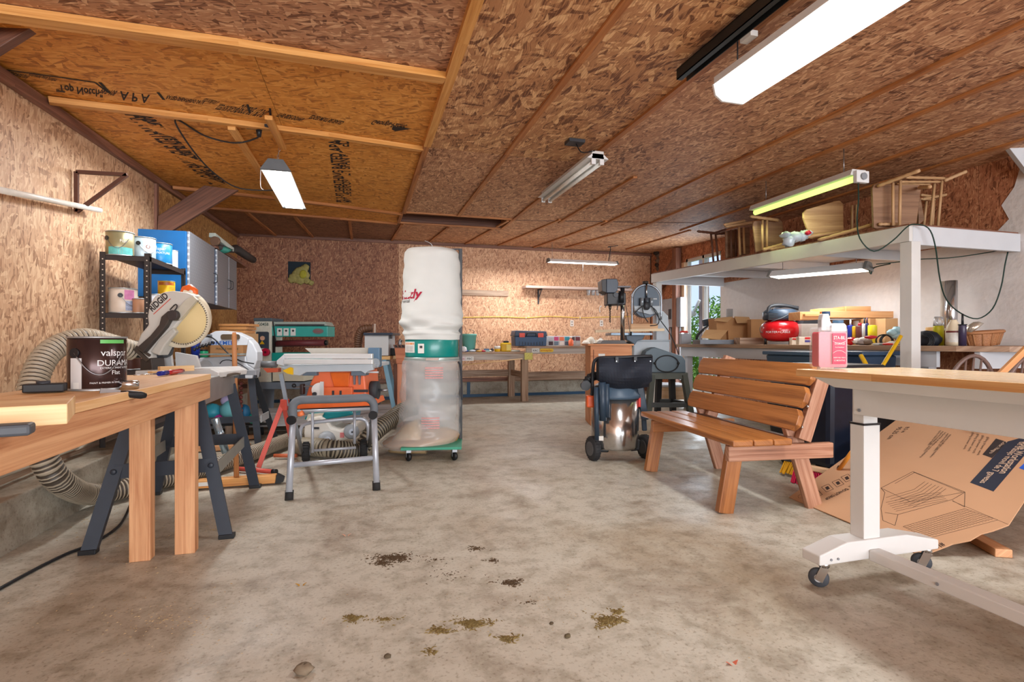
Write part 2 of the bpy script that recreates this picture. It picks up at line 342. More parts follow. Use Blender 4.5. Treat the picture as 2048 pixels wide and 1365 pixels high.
# left wall
mb=MB(); pl=[(wallX(Y0)-.02,Y0,0),(wallX(YB)-.02,YB,0)]
mb.prism([(pl[0][0],Y0,0),(pl[1][0],YB,0),(pl[1][0]-.15,YB,0),(pl[0][0]-.15,Y0,0)],(0,0,3.15))
wl=ob('wall_left',mb,W_DK,kind='structure',label='osb sheathed side wall above a concrete curb')
ys=[Y0,-4,-2,.6,1.85,4.13,5.66,6.9,8.2,YB]
for i in range(len(ys)-1):
    a,b=ys[i],ys[i+1]
    m=OSB_W if b<5.7 else OSB_G
    panel(wl,[(wallX(a),a,.30),(wallX(b),b,.30),(wallX(b),b,2.9),(wallX(a),a,2.9)],m,(1,0,0),(0,0,1))
mb=MB(); mb.prism([(-1.6,Y0,-.03),(-1.6,YB-.2,-.03),(wallX(YB),YB-.2,-.03),(wallX(Y0)+.0,Y0,-.03)],(0,0,.28)); ob('curb',mb,CURB,wl,bev=.008)
mb=MB(); mb.bar((wallX(Y0)+.03,Y0,.275),(wallX(YB)+.03,YB,.275),.06,.05); ob('sill_board',mb,W_OLD,wl)
mb=MB(); mb.bar((wallX(5.68)+.012,5.68,.3),(wallX(5.68)+.012,5.68,2.53),.05,.024,up=(1,0,0)); ob('batten',mb,W_DK2,wl)
# ceiling trim on left wall
mb=MB()
for a,b in ((Y0,1.0),(1.0,3.4),(3.4,YB)): mb.bar((wallX(a)+.02,a,zc(-1.8,a)-.035),(wallX(b)+.02,b,zc(-1.8,b)-.035),.035,.06)
ob('trim_1',mb,W_DK2,kind='structure',label='brown wooden strip where the light wall meets the roof')
# back wall
mb=MB(); mb.box(-2.2,6.0,YB+.02,YB+.17,0,3.15); wb=ob('wall_back',mb,W_DK,kind='structure',label='rear wall of osb sheets above a low concrete curb')
def bx(px): return oY(px,600,YB).x
xs=[wallX(YB),bx(797),bx(1081),bx(1325)+.02,XR+.05]; 
hx0,hx1,hz0,hz1=bx(576),bx(621),oY(600,563,YB).z,oY(600,524,YB).z
def pan_b(x0,x1,z0,z1,m,off): panel(wb,[(x0,YB,z0),(x1,YB,z0),(x1,YB,z1),(x0,YB,z1)],m,(0,-1,0),(0,0,1),off=off)
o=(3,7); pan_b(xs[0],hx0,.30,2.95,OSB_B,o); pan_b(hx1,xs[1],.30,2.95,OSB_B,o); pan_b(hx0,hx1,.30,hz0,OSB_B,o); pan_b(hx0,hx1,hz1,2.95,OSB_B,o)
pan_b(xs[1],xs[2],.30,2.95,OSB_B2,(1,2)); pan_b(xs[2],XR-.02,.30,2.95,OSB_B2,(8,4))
mb=MB(); mb.box(-1.75,4.9,YB-.18,YB,-.03,.27); ob('curb',mb,CURB,wb,bev=.006)
mb=MB(); mb.box(-1.7,4.9,YB-.21,YB-.182,.0,.05); mb.box(bx(930),bx(936),YB-.2,YB-.182,.05,.27); ob('sill_paint_strip',mb,M(38,74,104,.5),wb)
mb=MB(); mb.box(-1.7,4.9,YB-.03,YB-.012,.27,.34); ob('sill_board',mb,W_DK2,wb)
mb=MB(); mb.box(wallX(YB),XR,YB-.03,YB,2.74,2.79); ob('trim_2',mb,W_DK2,kind='structure',label='thin wooden strip along the top of the rear wall')
# hole with insulation
mb=MB(); mb.box(hx0,hx1,YB+.013,YB+.018,hz0,hz1); ob('recess',mb,M(34,48,58,.8),wb)
mb=MB(); q=[(562,578),(590,575),(611,552),(617,533),(606,531),(590,540),(580,548),(577,560)]
t=thing('insulation_tuft',oY(598,562,YB-.01),'torn yellowish insulation foam bulging from square hole in rear wall','insulation')
mb=MB(); 
for x,y,r in ((588,556,9),(598,548,11),(606,541,9),(609,552,10),(600,560,9),(614,562,6),(622,566,5),(583,560,6),(612,535,6)):
    c=oY(x,y,YB-.03); mb.ball(c,r*.0092,.035,r*.0088,n=12,jit=.35)
ob('foam',mb,M(168,158,96,.9,var=.35,sc=26,bump=.5),t)
mb=MB(); mb.ball(oY(606,549,YB-.075),.06,.02,.07,n=12,jit=.2); ob('foam_core',mb,M(176,170,60,.9,var=.2,sc=30),t)
# right wall: backing in pieces around the glass door
YD0,YD1,ZD=7.42,8.42,2.5
wr=thing('wall_right',(XR,3,0),'side wall, painted white low down and bare osb above',None,kind='structure')
def rw(y0,y1,z0,z1,mat,nm='osb_panel',th=.1,x=XR,uvd=(0,0,1)):
    if nm=='osb_panel': return panel(wr,[(x,y0,z0),(x,y1,z0),(x,y1,z1),(x,y0,z1)],mat,(-1,0,0),uvd,th=th)
    m=MB(); m.box(x,x+th,y0,y1,z0,z1); return ob(nm,m,mat,wr)
PW=M(224,219,216,.7,var=.06,sc=18,bump=.5)
for a,b in ((Y0,-1.2),(-1.2,1.2),(1.2,3.65),(3.65,6.0),(6.0,YD0)): 
    rw(a,b,.0,.9,OSB_R); rw(a,b,.9,1.96,PW,'painted_panel'); rw(a,b,1.96,2.95,OSB_R)
mb=MB(); z=1.96; pts=[(XR-.004,3.45,1.9),(XR-.004,3.45,2.02)]
mb.prism([(XR-.006,3.5,1.9),(XR-.006,3.5,2.02),(XR-.006,3.4,2.12),(XR-.006,3.46,2.26),(XR-.006,3.36,2.40),(XR-.006,3.3,2.62),(XR-.006,1.2,2.62),(XR-.006,1.2,1.9)],(.005,0,0)); ob('painted_patch',mb,PW,wr)
rw(YD1,YB,0,2.95,OSB_R); rw(YD0,YD1,ZD,2.95,OSB_R)
mb=MB(); mb.box(XR-.0,XR+.12,YD0,YD1,0,.08); ob('threshold',mb,WHITE2,wr)
mb=MB()
for y in (YD0+.02,YD1-.02,(YD0+YD1)/2): mb.box(XR+.02,XR+.10,y-.025,y+.025,.08,ZD)
mb.box(XR+.02,XR+.1,YD0,YD1,ZD-.05,ZD); mb.box(XR+.02,XR+.1,YD0,YD1,.08,.14)
dr=ob('door_1',mb,WHITE2,kind='structure',label='white framed glass door in the white wall')
for a,b in ((YD0+.045,(YD0+YD1)/2-.025),((YD0+YD1)/2+.025,YD1-.045)):
    mb=MB(); mb.box(XR+.055,XR+.06,a,b,.14,ZD-.05); ob('pane',mb,GLASS,dr)
mb=MB(); mb.box(XR-.02,XR+.02,YD1+.0,YD1+.09,0,2.45); ob('trim_3',mb,wood((214,178,142),(230,200,168)),kind='structure',label='pale pine casing board beside the glass door')
t=thing('door_post',(XR-.06,YD1+.14,0),'dark wooden post beside the glass door','post')
mb=MB(); mb.box(XR-.13,XR-.02,YD1+.10,YD1+.22,0,zc(XR,8.6)-.03); ob('post',mb,W_DK2,t)
mb=MB(); mb.bar((XR-.08,YD1+.2,2.50),(XR-.08,YB-.15,1.85),.05,.16); ob('brace',mb,W_DK2,t)
# front wall with the garage opening behind the camera
mb=MB(); mb.box(-2.4,-1.75,Y0-.15,Y0,0,3.0); mb.box(5.55,6.0,Y0-.15,Y0,0,3.0); mb.box(-1.75,5.55,Y0-.15,Y0,2.5,3.0)
ob('wall_front',mb,W_OLD,kind='structure',label='wall around the open garage doorway')
# ceiling
mb=MB(); mb.box(-2.4,6.1,Y0-.3,9.9,3.0,3.1); ce=ob('ceiling',mb,W_DK,kind='structure',label='roof underside lined with osb sheets and battens')
def cp(pts,mat,uvd,nu=2,nv=4): panel(ce,[(x,y,zc(x,y)) for x,y in pts],mat,(0,0,-1),uvd,nu=nu,nv=nv,zf=zc,th=.012)
def line(x0,y0,x1,y1):
    a=oc(x0,y0);b=oc(x1,y1); k=(b.y-a.y)/(b.x-a.x); return lambda X:a.y+k*(X-a.x)
XM=.545; XLc=-2.0
ls=[lambda X:Y0,line(110,35,890,150),line(80,195,850,295),line(340,372,775,423),line(407,413,769,444),lambda X:YB]
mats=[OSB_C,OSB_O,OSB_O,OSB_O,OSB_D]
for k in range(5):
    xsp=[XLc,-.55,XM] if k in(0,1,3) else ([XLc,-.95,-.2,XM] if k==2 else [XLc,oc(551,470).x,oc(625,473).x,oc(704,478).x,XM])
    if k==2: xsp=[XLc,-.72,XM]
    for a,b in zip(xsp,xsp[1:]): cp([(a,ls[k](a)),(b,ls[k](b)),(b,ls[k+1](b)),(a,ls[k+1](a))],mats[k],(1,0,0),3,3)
XB=[XM,1.262,2.03,2.70,3.36,3.96,4.66,5.3,6.0]
h0=oc(775,423);h1=oc(1019,438);h2=oc(989,456);h3=oc(771,441)
HX0,HX1,HY0,HY1=XM,2.03,7.05,7.62
for i in range(len(XB)-1):
    yy=[Y0,-.2,2.25,4.63,7.0,9.6]
    for j in range(len(yy)-1):
        a,b=XB[i],XB[i+1]; y0,y1=yy[j],yy[j+1]
        m=OSB_C2 if (j in(1,2) and i<2) else OSB_C
        if j==4 and i<2: y0=HY1
        cp([(a,y0),(b,y0),(b,y1),(a,y1)],m,(0,1,0) if j<4 else (1,0,0),1,3)
# hatch recess above
mb=MB(); zz=2.695
for x0,x1,y0,y1 in ((HX0-.02,HX1+.02,HY0-.07,HY0-.02),(HX0-.02,HX1+.02,HY1,HY1+.04),(HX0-.04,HX0,HY0,HY1),(HX1-.02,HX1+.02,HY0,HY1)): mb.box(x0,x1,y0,y1,zz-.02,zz+.16)
ob('hatch_frame',mb,W_BAT,ce)
mb=MB(); mb.box(HX0,HX1,HY0-.02,HY1,zz+.15,zz+.17); mb.box(HX0,HX1,HY1-.03,HY1,zz+.0,zz+.15); ob('hatch_lining',mb,W_DK,ce)
def batten(a,b,w=.045,t=.02,mat=W_BAT,nseg=1):
    m=MB(); a=V(a);b=V(b); n=max(1,int((b-a).length/.8))
    q=[a.lerp(b,i/n) for i in range(n+1)]; q=[V((p.x,p.y,zc(p.x,p.y)-t/2-.001)) for p in q]
    for p,r in zip(q,q[1:]): m.bar(p,r,w,t)
    return ob('batten',m,mat,ce)
def bp_(x0,y0,x1,y1,**k): return batten(oc(x0,y0),oc(x1,y1),**k)
def bw(X,y0,y1,**k): return batten((X,y0,0),(X,y1,0),**k)
bw(XM,Y0,4.5,w=.06,t=.045,mat=W_BATO); bw(XM,4.5,7.0,w=.05,t=.03)
for x,y1 in ((1.262,7.0),(2.03,7.0),(3.36,7.0),(3.96,7.0),(4.66,7.0),(5.3,7.0)): bw(x,Y0,y1)
bw(2.70,4.85,7.0)
for x0,y0,x1,y1 in ((493,423,551,470),(590,433,625,473),(699,441,704,478),(804,447,783,481),(896,454,859,483),(1016,440,931,487),(1120,438,997,490),(1213,441,1068,494),(1300,445,1132,494),(1380,460,1253,498)):
    bp_(x0,y0,x1,y1,w=.04)
def cross(k,w,t,mat):
    f=ls[k]; batten((wallX(f(-1.8))+.04,f(-1.8),0),(XM-.03,f(XM-.03),0),w=w,t=t,mat=mat)
cross(1,.085,.04,W_BATO); cross(2,.05,.035,W_BATO); cross(3,.05,.03,W_BAT); cross(4,.045,.025,W_BAT)
bp_(1020,440,1405,446,w=.02,t=.006,mat=W_DK)
# stencilled print on the orange sheets (real flat print)
def cprint(s,xa,ya,xb,yb,h,flip=1,mat=INK):
    a=oc(xa,ya);b=oc(xb,yb);d=(b-a); ln=d.length; d.normalize(); yd=V((0,0,-1)).cross(d)*flip
    cu_w=ln; nrm=V((0,0,-1))
    def wp(u,v):
        q=a+d*u+yd*v; q.z=zc(q.x,q.y)-.002; return q
    text(s,a,d,yd,h,mat,ce,width=cu_w,warp=wp,name='stamp',bold=.022)
cprint('engineered wood panel',12,140,60,152,.09,-1); cprint('"Top Notch"',110,168,205,180,.16,-1); cprint('A P A',240,182,300,190,.2,-1); cprint('RATED SHEATHING 24/16',335,190,410,202,.09,-1)
cprint('SIZED FOR SPACING',440,208,480,216,.14,-1); cprint('EXPOSURE 1 PS 2-92',485,210,540,222,.2,-1); cprint('THIS SIDE DOWN',560,226,610,236,.1,-1); cprint('EDGES MUST BE SEALED',625,230,690,243,.1,-1); cprint('Georgia-Pacific',748,240,815,250,.12,-1)
cprint('engineered panel product',60,146,115,158,.07,-1); cprint('PRP-108',206,176,236,182,.12,-1); cprint('ROOF 24 SUBFLOOR 16',412,196,440,203,.08,-1)
def crule(pts,w=.012):
    for p,q in zip(pts,pts[1:]):
        a=oc(*p);b=oc(*q); m=MB(); m.bar((a.x,a.y,zc(a.x,a.y)-.003),(b.x,b.y,zc(b.x,b.y)-.003),w,.001); ob('stamp',m,INK,ce)
crule([(24,156),(8,138),(190,164),(216,184)]); crule([(200,164),(220,186)],.016); crule([(316,184),(328,199)],.016); crule([(495,208),(500,226)],.014); crule([(540,216),(541,230)],.014)
a=oc(792,252); mb=MB(); mb.prism([(a.x-.1,a.y+.0,zc(a.x,a.y)-.003),(a.x+.12,a.y+.02,zc(a.x,a.y)-.003),(a.x,a.y+.1,zc(a.x,a.y)-.003)],(0,0,.001)); ob('stamp',mb,INK,ce)
cprint('APA RATED SHEATHING EXPOSURE 1',250,228,425,372,.2,1); cprint('PANEL 24/16 7/16 INCH SIZED FOR SPACING',268,226,440,372,.12,1)
cprint('PS 2-92 SHEATHING RATED APA',690,405,682,280,.14,1); cprint('MILL 245 EXPOSURE 1 SPAN RATED',703,405,697,280,.12,1)
for y in (278,300): 
    pass
a=oc(668,280);b=oc(704,282); mb=MB(); mb.bar((a.x,a.y,zc(a.x,a.y)-.003),(b.x,b.y,zc(b.x,b.y)-.003),.012,.001); ob('stamp',mb,INK,ce)
# diagonal wall braces
def brace(name,pts,Y,th,label):
    m=MB(); m.prism([oY(x,y,Y) for x,y in pts],(0,th,0),uvax=(.8,0,.6)); return ob(name,m,W_DK,label=label,cat='brace',bev=.003)
brace('corner_brace',[(314,470),(316,432),(408,371),(476,380),(330,470)],5.64,.045,'dark diagonal board bracing the light wall to the orange roof sheet')
brace('corner_brace',[(-90,150),(-90,-90),(122,18)],2.92,.05,'dark diagonal board end at the top corner over the white pipe')
# outside
mb=MB(); mb.box(6.0,16,-3,22,-.3,-.25); ob('ground_outside',mb,M(122,142,84,.9,var=.3,sc=3),kind='structure')
mb=MB(); mb.box(-4,8,-16,Y0-.3,-.3,-.02); ob('driveway_ground',mb,M(168,160,148,.8,var=.1),kind='structure')
t=thing('porch_post',(7.1,9.6,-.25),'weathered wooden post standing outside beyond the glass','post')
a=oX(1408,500,7.2)
mb=MB(); mb.bar((7.2,a.y,-.25),(7.2,a.y,3.2),.15,.15,up=(1,0,0)); ob('post',mb,wood((122,100,88),(158,136,124),(92,72,62)),t)
mb=MB(); mb.ball((7.05,a.y+.2,1.62),.09,.09,.07,n=12,jit=.1); mb.cyl((7.05,a.y+.2,1.6),(7.05,a.y-.05,1.9),.03); ob('lamp',mb,M(214,214,210,.4),t)
def bush(cx,cy,r,h,n,label):
    m=MB()
    for i in range(n):
        a=RN.random()*6.283; ph=math.acos(2*RN.random()-1); rr=(.55+.45*RN.random())
        c=V((cx+r*rr*math.sin(ph)*math.cos(a),cy+r*rr*math.sin(ph)*math.sin(a),h/2-.2+h/2*rr*math.cos(ph)))
        d=V((RN.uniform(-1,1),RN.uniform(-1,1),RN.uniform(-1,1))).normalized(); e=d.cross(V((.3,.2,1))).normalized(); s=.07+.05*RN.random()
        m.add([c-d*s,c+e*s*.45,c+d*s,c-e*s*.45],[(0,1,2,3)])
    m2=MB(); m2.cyl((cx,cy,-.25),(cx,cy,h*.6),.05,.02,8)
    t=thing('bush',(cx,cy,-.25),label,'bush',group='bushes outside the glass door')
    o=ob('foliage',m,M(118,160,66,.7,var=.4,sc=1.5),t,kind='stuff'); ob('stem',m2,W_DK,t)
bush(9.3,14.9,1.0,2.3,1600,'light green bush outside, beyond the weathered post'); bush(8.0,11.0,.7,1.1,700,'low green bush outside just past the glass door'); bush(11.8,15.6,1.3,2.8,1800,'tall green bush outside, farther from the glass door')
bush(9.9,12.6,1.0,1.8,1300,'middle green bush outside behind the white deck railing')
t=thing('deck_railing',(6.5,8.2,-.25),'white picket railing outside under the worktop level','railing')
for i in range(13):
    y=7.0+i*.14; mb=MB(); mb.box(6.35,6.38,y,y+.05,0.0,.86); ob('picket',mb,WHITE2,t)
mb=MB(); mb.box(6.33,6.40,6.9,8.9,.86,.92); ob('top_rail',mb,WHITE2,t)
# ---------------------------------------------------------------- lamps
GLOW=emis(255,252,244,7.0); GLOWG=emis(205,250,120,1.25); LENS=emis(250,250,240,1.6)
def hfix(name,p0,p1,w,h,label,glow,capm=LGREY,bodym=WHITE,lens='flat',chain=None,hood=True):
    p0=V(p0);p1=V(p1);d=(p1-p0).normalized();sd=d.cross(UP).normalized(); t=thing(name,(p0+p1)/2+UP*h,label,'ceiling light')
    def sec(pts,a,b,mat,nm,bev=0): 
        m=MB(); q=[a+sd*x+UP*z for x,z in pts]; m.prism(q,b-a,uvax=sd); return ob(nm,m,mat,t,bev=bev)
    if hood:
        sec([(-w/2,0),(-w/2*.45,h),(w/2*.45,h),(w/2,0),(w/2-.004,-.004),(w/2*.42,h-.006),(-w/2*.42,h-.006),(-w/2+.004,-.004)],p0,p1,bodym,'reflector')
        for a,b in ((p0-d*.03,p0),(p1,p1+d*.03)): sec([(-w/2-.004,-.006),(-w/2*.5,h+.012),(w/2*.5,h+.012),(w/2+.004,-.006)],a,b,capm,'end_cap',.004)
        for s_ in(-1,1):
            m=MB(); m.cyl(p0+sd*(s_*w*.2)+UP*.02,p1+sd*(s_*w*.2)+UP*.02,.016); 
            if lens=='flat' and s_>0: continue
            if lens!='flat': ob('tube',m,glow,t)
        if lens=='flat': sec([(-w/2*.72,-.006),(-w/2*.72,.012),(w/2*.72,.012),(w/2*.72,-.006)],p0,p1,glow,'diffuser')
    return t,d,sd
def cord(name,pts,r,mat,label=None,cat='cord',parent=None,n=6):
    m=MB(); m.tube(pts,r,n); return ob(name,m,mat,parent,label=label,cat=cat if parent is None else None)
def chain(pa,pb,parent):
    m=MB(); pa=V(pa);pb=V(pb); n=max(3,int((pb-pa).length/.028))
    for i in range(n):
        c=pa.lerp(pb,(i+.5)/n); ax=V((1,0,0)) if i%2 else V((0,1,0)); pts=[c+UP*(.016*math.cos(k*math.pi/4))+ax*(.007*math.sin(k*math.pi/4)) for k in range(9)]; m.tube(pts,.0016,4,smooth=False)
    ob('chain',m,STEEL,parent)
a=P(552,341,4.15); b=P(604,419,5.33); b.z=a.z; b.x=a.x+.0
t,d,sd=hfix('hanging_shop_light',a,b,.22,.07,'lit shop light with grey end cap hanging by a chain from the orange roof sheets',GLOW,capm=M(96,100,104,.5))
top=oc(557,258); chain(a+UP*.08+d*.05,(a.x+.02,a.y+.05,zc(a.x,a.y)-.04),t); chain(b+UP*.08-d*.05,(b.x,b.y-.05,zc(b.x,b.y)-.03),t)
cord('pull_cord',[a-sd*.11-d*.0,a-sd*.11-UP*.13,a-sd*.09-UP*.16],.002,WHITE,parent=t)
pl_=oc(518,250)
cord('power_cord',[pl_-UP*.06,P(514,276,3.95),P(470,286,3.95),P(410,272,3.9),oc(350,236)-UP*.01,P(385,300,4.0),P(430,348,4.4),P(480,377,4.6),P(552,381,4.75)],.006,M(40,38,40,.5),parent=t)
t=thing('outlet_box',pl_,'dark outlet box with a black plug in the orange roof sheet','outlet')
mb=MB(); mb.box(pl_.x-.09,pl_.x+.11,pl_.y-.04,pl_.y+.04,pl_.z-.025,pl_.z-.002); ob('cover_plate',mb,DARK,t,bev=.003); mb=MB(); mb.cyl(pl_-UP*.03,pl_-UP*.085,.022,.014); ob('plug',mb,BLACK,t)
def strip(x0,y0,x1,y1,label,name='wood_cleat'):
    a=oc(x0,y0);b=oc(x1,y1);m=MB(); a.z=zc(a.x,a.y)-.045;b.z=zc(b.x,b.y)-.045; m.bar(a,b,.05,.03); ob(name,m,W_BATO,label=label,cat='wood strip',bev=.002)
strip(463,243,560,398,'long pine strip screwed to the orange roof beside the hanging lamp'); strip(537,222,566,285,'short pine strip on the roof holding the lamp chain')
# unlit two-tube fixture
a=V((2.06,4.28,2.58));b=V((2.06,5.55,2.58)); a=P(1196,322,4.5);b=V((a.x,a.y+1.3,a.z))
t=thing('tube_fixture',a+UP*.1,'unlit white two tube lamp mounted on the middle roof batten','ceiling light')
mb=MB(); mb.bar(a+UP*.05,b+UP*.05,.11,.07); ob('housing',mb,WHITE2,t,bev=.004)
mb=MB(); mb.prism([a+V((-.10,0,.02)),a+V((-.05,0,.06)),a+V((.05,0,.06)),a+V((.10,0,.02))],b-a); ob('reflector',mb,WHITE,t)
for x in(-.038,.038):
    mb=MB(); mb.cyl(a+V((x,.03,-.01)),b+V((x,-.03,-.01)),.017); ob('tube',mb,M(238,238,232,.25),t)
    for y in(a.y,b.y-.02):
        mb=MB(); mb.box(a.x+x-.02,a.x+x+.02,y,y+.02,a.z-.03,a.z+.04); ob('lamp_holder',mb,WHITE,t,bev=.003)
mb=MB(); mb.box(a.x-.28,a.x-.14,a.y-.05,a.y+.06,zc(a.x,a.y)-.03,zc(a.x,a.y)-.004); ob('junction_plate',mb,DARK,t); cord('wire',[(a.x-.2,a.y,2.66),(a.x-.18,a.y-.05,2.58),(a.x-.1,a.y,2.6),(a.x-.03,a.y,2.62)],.005,BLACK,parent=t)
# green tinted tube lamp
a=P(1718,356,4.5);b=P(1512,421,5.72); b.z=a.z
t=thing('green_tube_light',a+UP*.1,'white strip lamp with glowing yellow-green tube above the storage loft','ceiling light')
dd=(b-a).normalized();sd=dd.cross(UP)
mb=MB(); mb.prism([a+UP*.07+sd*.07,a+UP*.07-sd*.07,a+UP*.02-sd*.09,a+UP*.02+sd*.09],b-a); ob('housing',mb,WHITE2,t)
mb=MB(); mb.cyl(a-sd*.01,b-sd*.01,.026); ob('tube',mb,GLOWG,t)
mb=MB(); mb.bar(a-dd*.04,a-dd*.0,.13,.10); ob('end_cap',mb,WHITE,t,bev=.005)
mb=MB(); mb.cyl(a-dd*.045-UP*.0,a-dd*.055,.03,n=12); ob('socket',mb,GREY,t)
for q in(.12,.88):
    mb=MB(); c=a.lerp(b,q); mb.cyl(c+UP*.07,(c.x,c.y,zc(c.x,c.y)),.004); ob('hanger',mb,STEEL,t)
# large wrap-around lamp near the camera
a=P(1466,186,3.1); a.z=2.43; b=V((a.x,a.y-1.25,a.z))
t=thing('wraparound_light',a+UP*.12,'large lit lamp with ribbed white wraparound lens beside the black door track','ceiling light')
pr=[(-.13,.06),(-.115,0),(-.07,-.03),(.07,-.03),(.115,0),(.13,.06)]
def lensmat():
    m,nt,p=newmat('ribbed_lens'); tc=N(nt,'ShaderNodeTexCoord'); wv=N(nt,'ShaderNodeTexWave',inp={'Scale':26.0}); wv.bands_direction='Y'; L(nt,tc.outputs['Object'],wv.inputs[0])
    mx=N(nt,'ShaderNodeMix',data_type='RGBA'); mx.inputs[6].default_value=(.78,.80,.74,1); mx.inputs[7].default_value=(1,1,.96,1); L(nt,wv.outputs['Fac'],mx.inputs[0]); L(nt,mx.outputs[2],p.inputs['Emission Color']); p.inputs['Emission Strength'].default_value=.93; p.inputs['Base Color'].default_value=(.5,.5,.5,1); return m
mb=MB(); mb.prism([a+V((x,0,z)) for x,z in pr],b-a); ob('lens',mb,lensmat(),t)
mb=MB(); mb.box(a.x-.13,a.x+.13,b.y,a.y,a.z+.062,a.z+.10); ob('housing',mb,WHITE,t)
mb=MB(); mb.prism([a+V((x*1.03,0.001,z*1.03)) for x,z in pr],(0,.012,0)); ob('end_cap',mb,WHITE,t)
mb=MB(); mb.cyl(a+V((-.09,-.15,.1)),(a.x-.09,a.y-.15,2.69),.004); mb.cyl(a+V((-.09,-1.1,.1)),(a.x-.09,a.y-1.1,2.69),.004); ob('hanger',mb,DARK,t)
c=P(1366,152,3.25)
t=thing('door_track',(c.x,1.0,2.62),'dark steel garage door track running under the roof','track')
mb=MB(); yy=-1.5
for x0,x1,z0,z1 in ((-.045,-.04,-.03,.035),(-.045,.03,.03,.035),(.025,.03,-.03,.035),(-.045,-.01,-.03,-.025)): mb.box(c.x+x0,c.x+x1,yy,c.y,c.z+z0,c.z+z1)
ob('channel',mb,M(52,54,54,.45,.6),t)
mb=MB(); mb.box(c.x-.02,c.x+.0,c.y-.9,c.y-.87,c.z+.03,2.69); ob('hanger_strap',mb,STEEL,t)
mb=MB(); mb.box(c.x+.03,c.x+.075,c.y-.55,c.y-.47,c.z-.05,c.z-.02); ob('bracket',mb,WHITE2,t)
# back hanging light
a=oY(1098,524,8.75);b=oY(1231,524,8.75); b.z=a.z
t,d,sd=hfix('hanging_shop_light',a,b,.16,.05,'lit shop light on thin chains in front of the rear wall',GLOW,capm=M(110,112,112,.5))
chain(a+UP*.05+d*.06,(a.x+.06,a.y,zc(a.x,a.y)),t); chain(b+UP*.05-d*.1,(b.x-.1,b.y,zc(b.x,b.y)),t); cord('power_cord',[b+UP*.05-d*.14,b+UP*.3-d*.10,(b.x-.15,b.y,zc(b.x,b.y)-.05),(b.x+.05,b.y,zc(b.x,b.y)-.01)],.007,BLACK,parent=t)
cord('pull_cord',[a.lerp(b,.5),a.lerp(b,.5)-UP*.14],.003,WHITE,parent=t)
# under-loft light
a=P(1733,540,5.45);b=P(1549,555,6.1); b.z=a.z
t,d,sd=hfix('loft_shop_light',a,b,.34,.07,'lit shop light hanging under the white storage loft',emis(255,252,244,4.5),capm=M(120,120,118,.5))
cord('power_cord',[a-d*.02,P(1742,548,5.5),P(1748,536,5.5),P(1780,528,5.0)],.007,GREENC,parent=t)
for q in(.1,.9):
    c=a.lerp(b,q); mb=MB(); mb.cyl(c+UP*.06,c+UP*.17,.003); ob('hanger',mb,STEEL,t)
# ---------------------------------------------------------------- left wall fittings
t=thing('steel_bracket',oX(152,424,wallX(4.1)),'rusty brown triangular steel bracket on the light wall','bracket')
yb=4.1; A=oY(153,344,yb);B=oY(153,424,yb);T=oY(254,350,yb)
for nm,p,q in (('wall_plate',A,B),('arm',A,T),('strut',B,T)):
    mb=MB(); mb.bar(p,q,.022,.022,up=(0,1,0)); ob(nm,mb,M(92,58,44,.7,.3),t)
p0=oX(-60,368,-1.73);p1=oX(200,421,-1.73)
mb=MB(); mb.cyl(p0,p1,.017); ob('wall_pipe',mb,M(226,218,206,.4),label='long white plastic pipe running along the light wall',cat='pipe')
t=thing('water_pipe',(wallX(3.4)+.05,3.4,.3),'white plastic pipe along the foot of the light wall with riser','pipe')
x=wallX(4)+.045
mb=MB(); mb.cyl((x+.06,-.5,.325),(x,4.3,.325),.016); ob('run',mb,M(214,206,190,.5),t)
q=oX(160,905,x); mb=MB(); mb.cyl((x,q.y,.325),(x,q.y,.62),.016); ob('riser',mb,M(214,206,190,.5),t); mb=MB(); mb.cyl((x,q.y-.05,.325),(x,q.y+.05,.325),.023); mb.cyl((x,q.y,.33),(x,q.y,.39),.023); ob('tee',mb,M(214,206,190,.5),t)
# ---------------------------------------------------------------- long workbench
t=thing('long_workbench',(-.92,2.0,0),'long narrow pine workbench top on wooden posts beside the light wall','workbench')
mb=MB(); mb.box(-1.11,-.735,-.6,3.04,.807,.835); ob('tabletop',mb,W_TOP,t,bev=.002)
mb=MB(); mb.box(-.775,-.737,-.6,3.035,.712,.806); ob('side_rail',mb,W_FIR,t,bev=.003)
mb=MB(); mb.box(-1.10,-1.065,-.6,3.035,.712,.806); ob('side_rail',mb,W_FIR,t,bev=.003)
mb=MB(); mb.box(-1.064,-.776,2.99,3.03,.712,.806); ob('end_rail',mb,W_FIR,t,bev=.003)
for x,y in ((-.96,2.80),(-.79,2.84)):
    mb=MB(); mb.box(x-.045,x+.04,y-.02,y+.04,0,.711); ob('leg',mb,W_FIR,t,bev=.003)
for x,y in ((-.79,.4),(-1.0,.4)):
    mb=MB(); mb.box(x-.04,x+.04,y-.02,y+.04,0,.711); ob('leg',mb,W_FIR,t,bev=.003)
def wtan(c): # camera facing frame at a point
    n=V((EYE.x-c.x,EYE.y-c.y,0)).normalized(); return n,(-n).cross(UP)
def cw(c,r,z0,deg):
    n,tt=wtan(c); a0=math.radians(deg)
    return lambda u,v:(V((c.x,c.y,z0+v))+(n*math.cos(a0+u/r)+tt*math.sin(a0+u/r))*r)
def patch(parent,c,r,z0,z1,d0,d1,mat,nm='paper_label'):
    n,tt=wtan(c); m=MB()
    m.grid(lambda u,v:V((c.x,c.y,z0+(z1-z0)*v))+(n*math.cos(math.radians(d0+(d1-d0)*u))+tt*math.sin(math.radians(d0+(d1-d0)*u)))*r,10,1,th=None); return ob(nm,m,mat,parent)
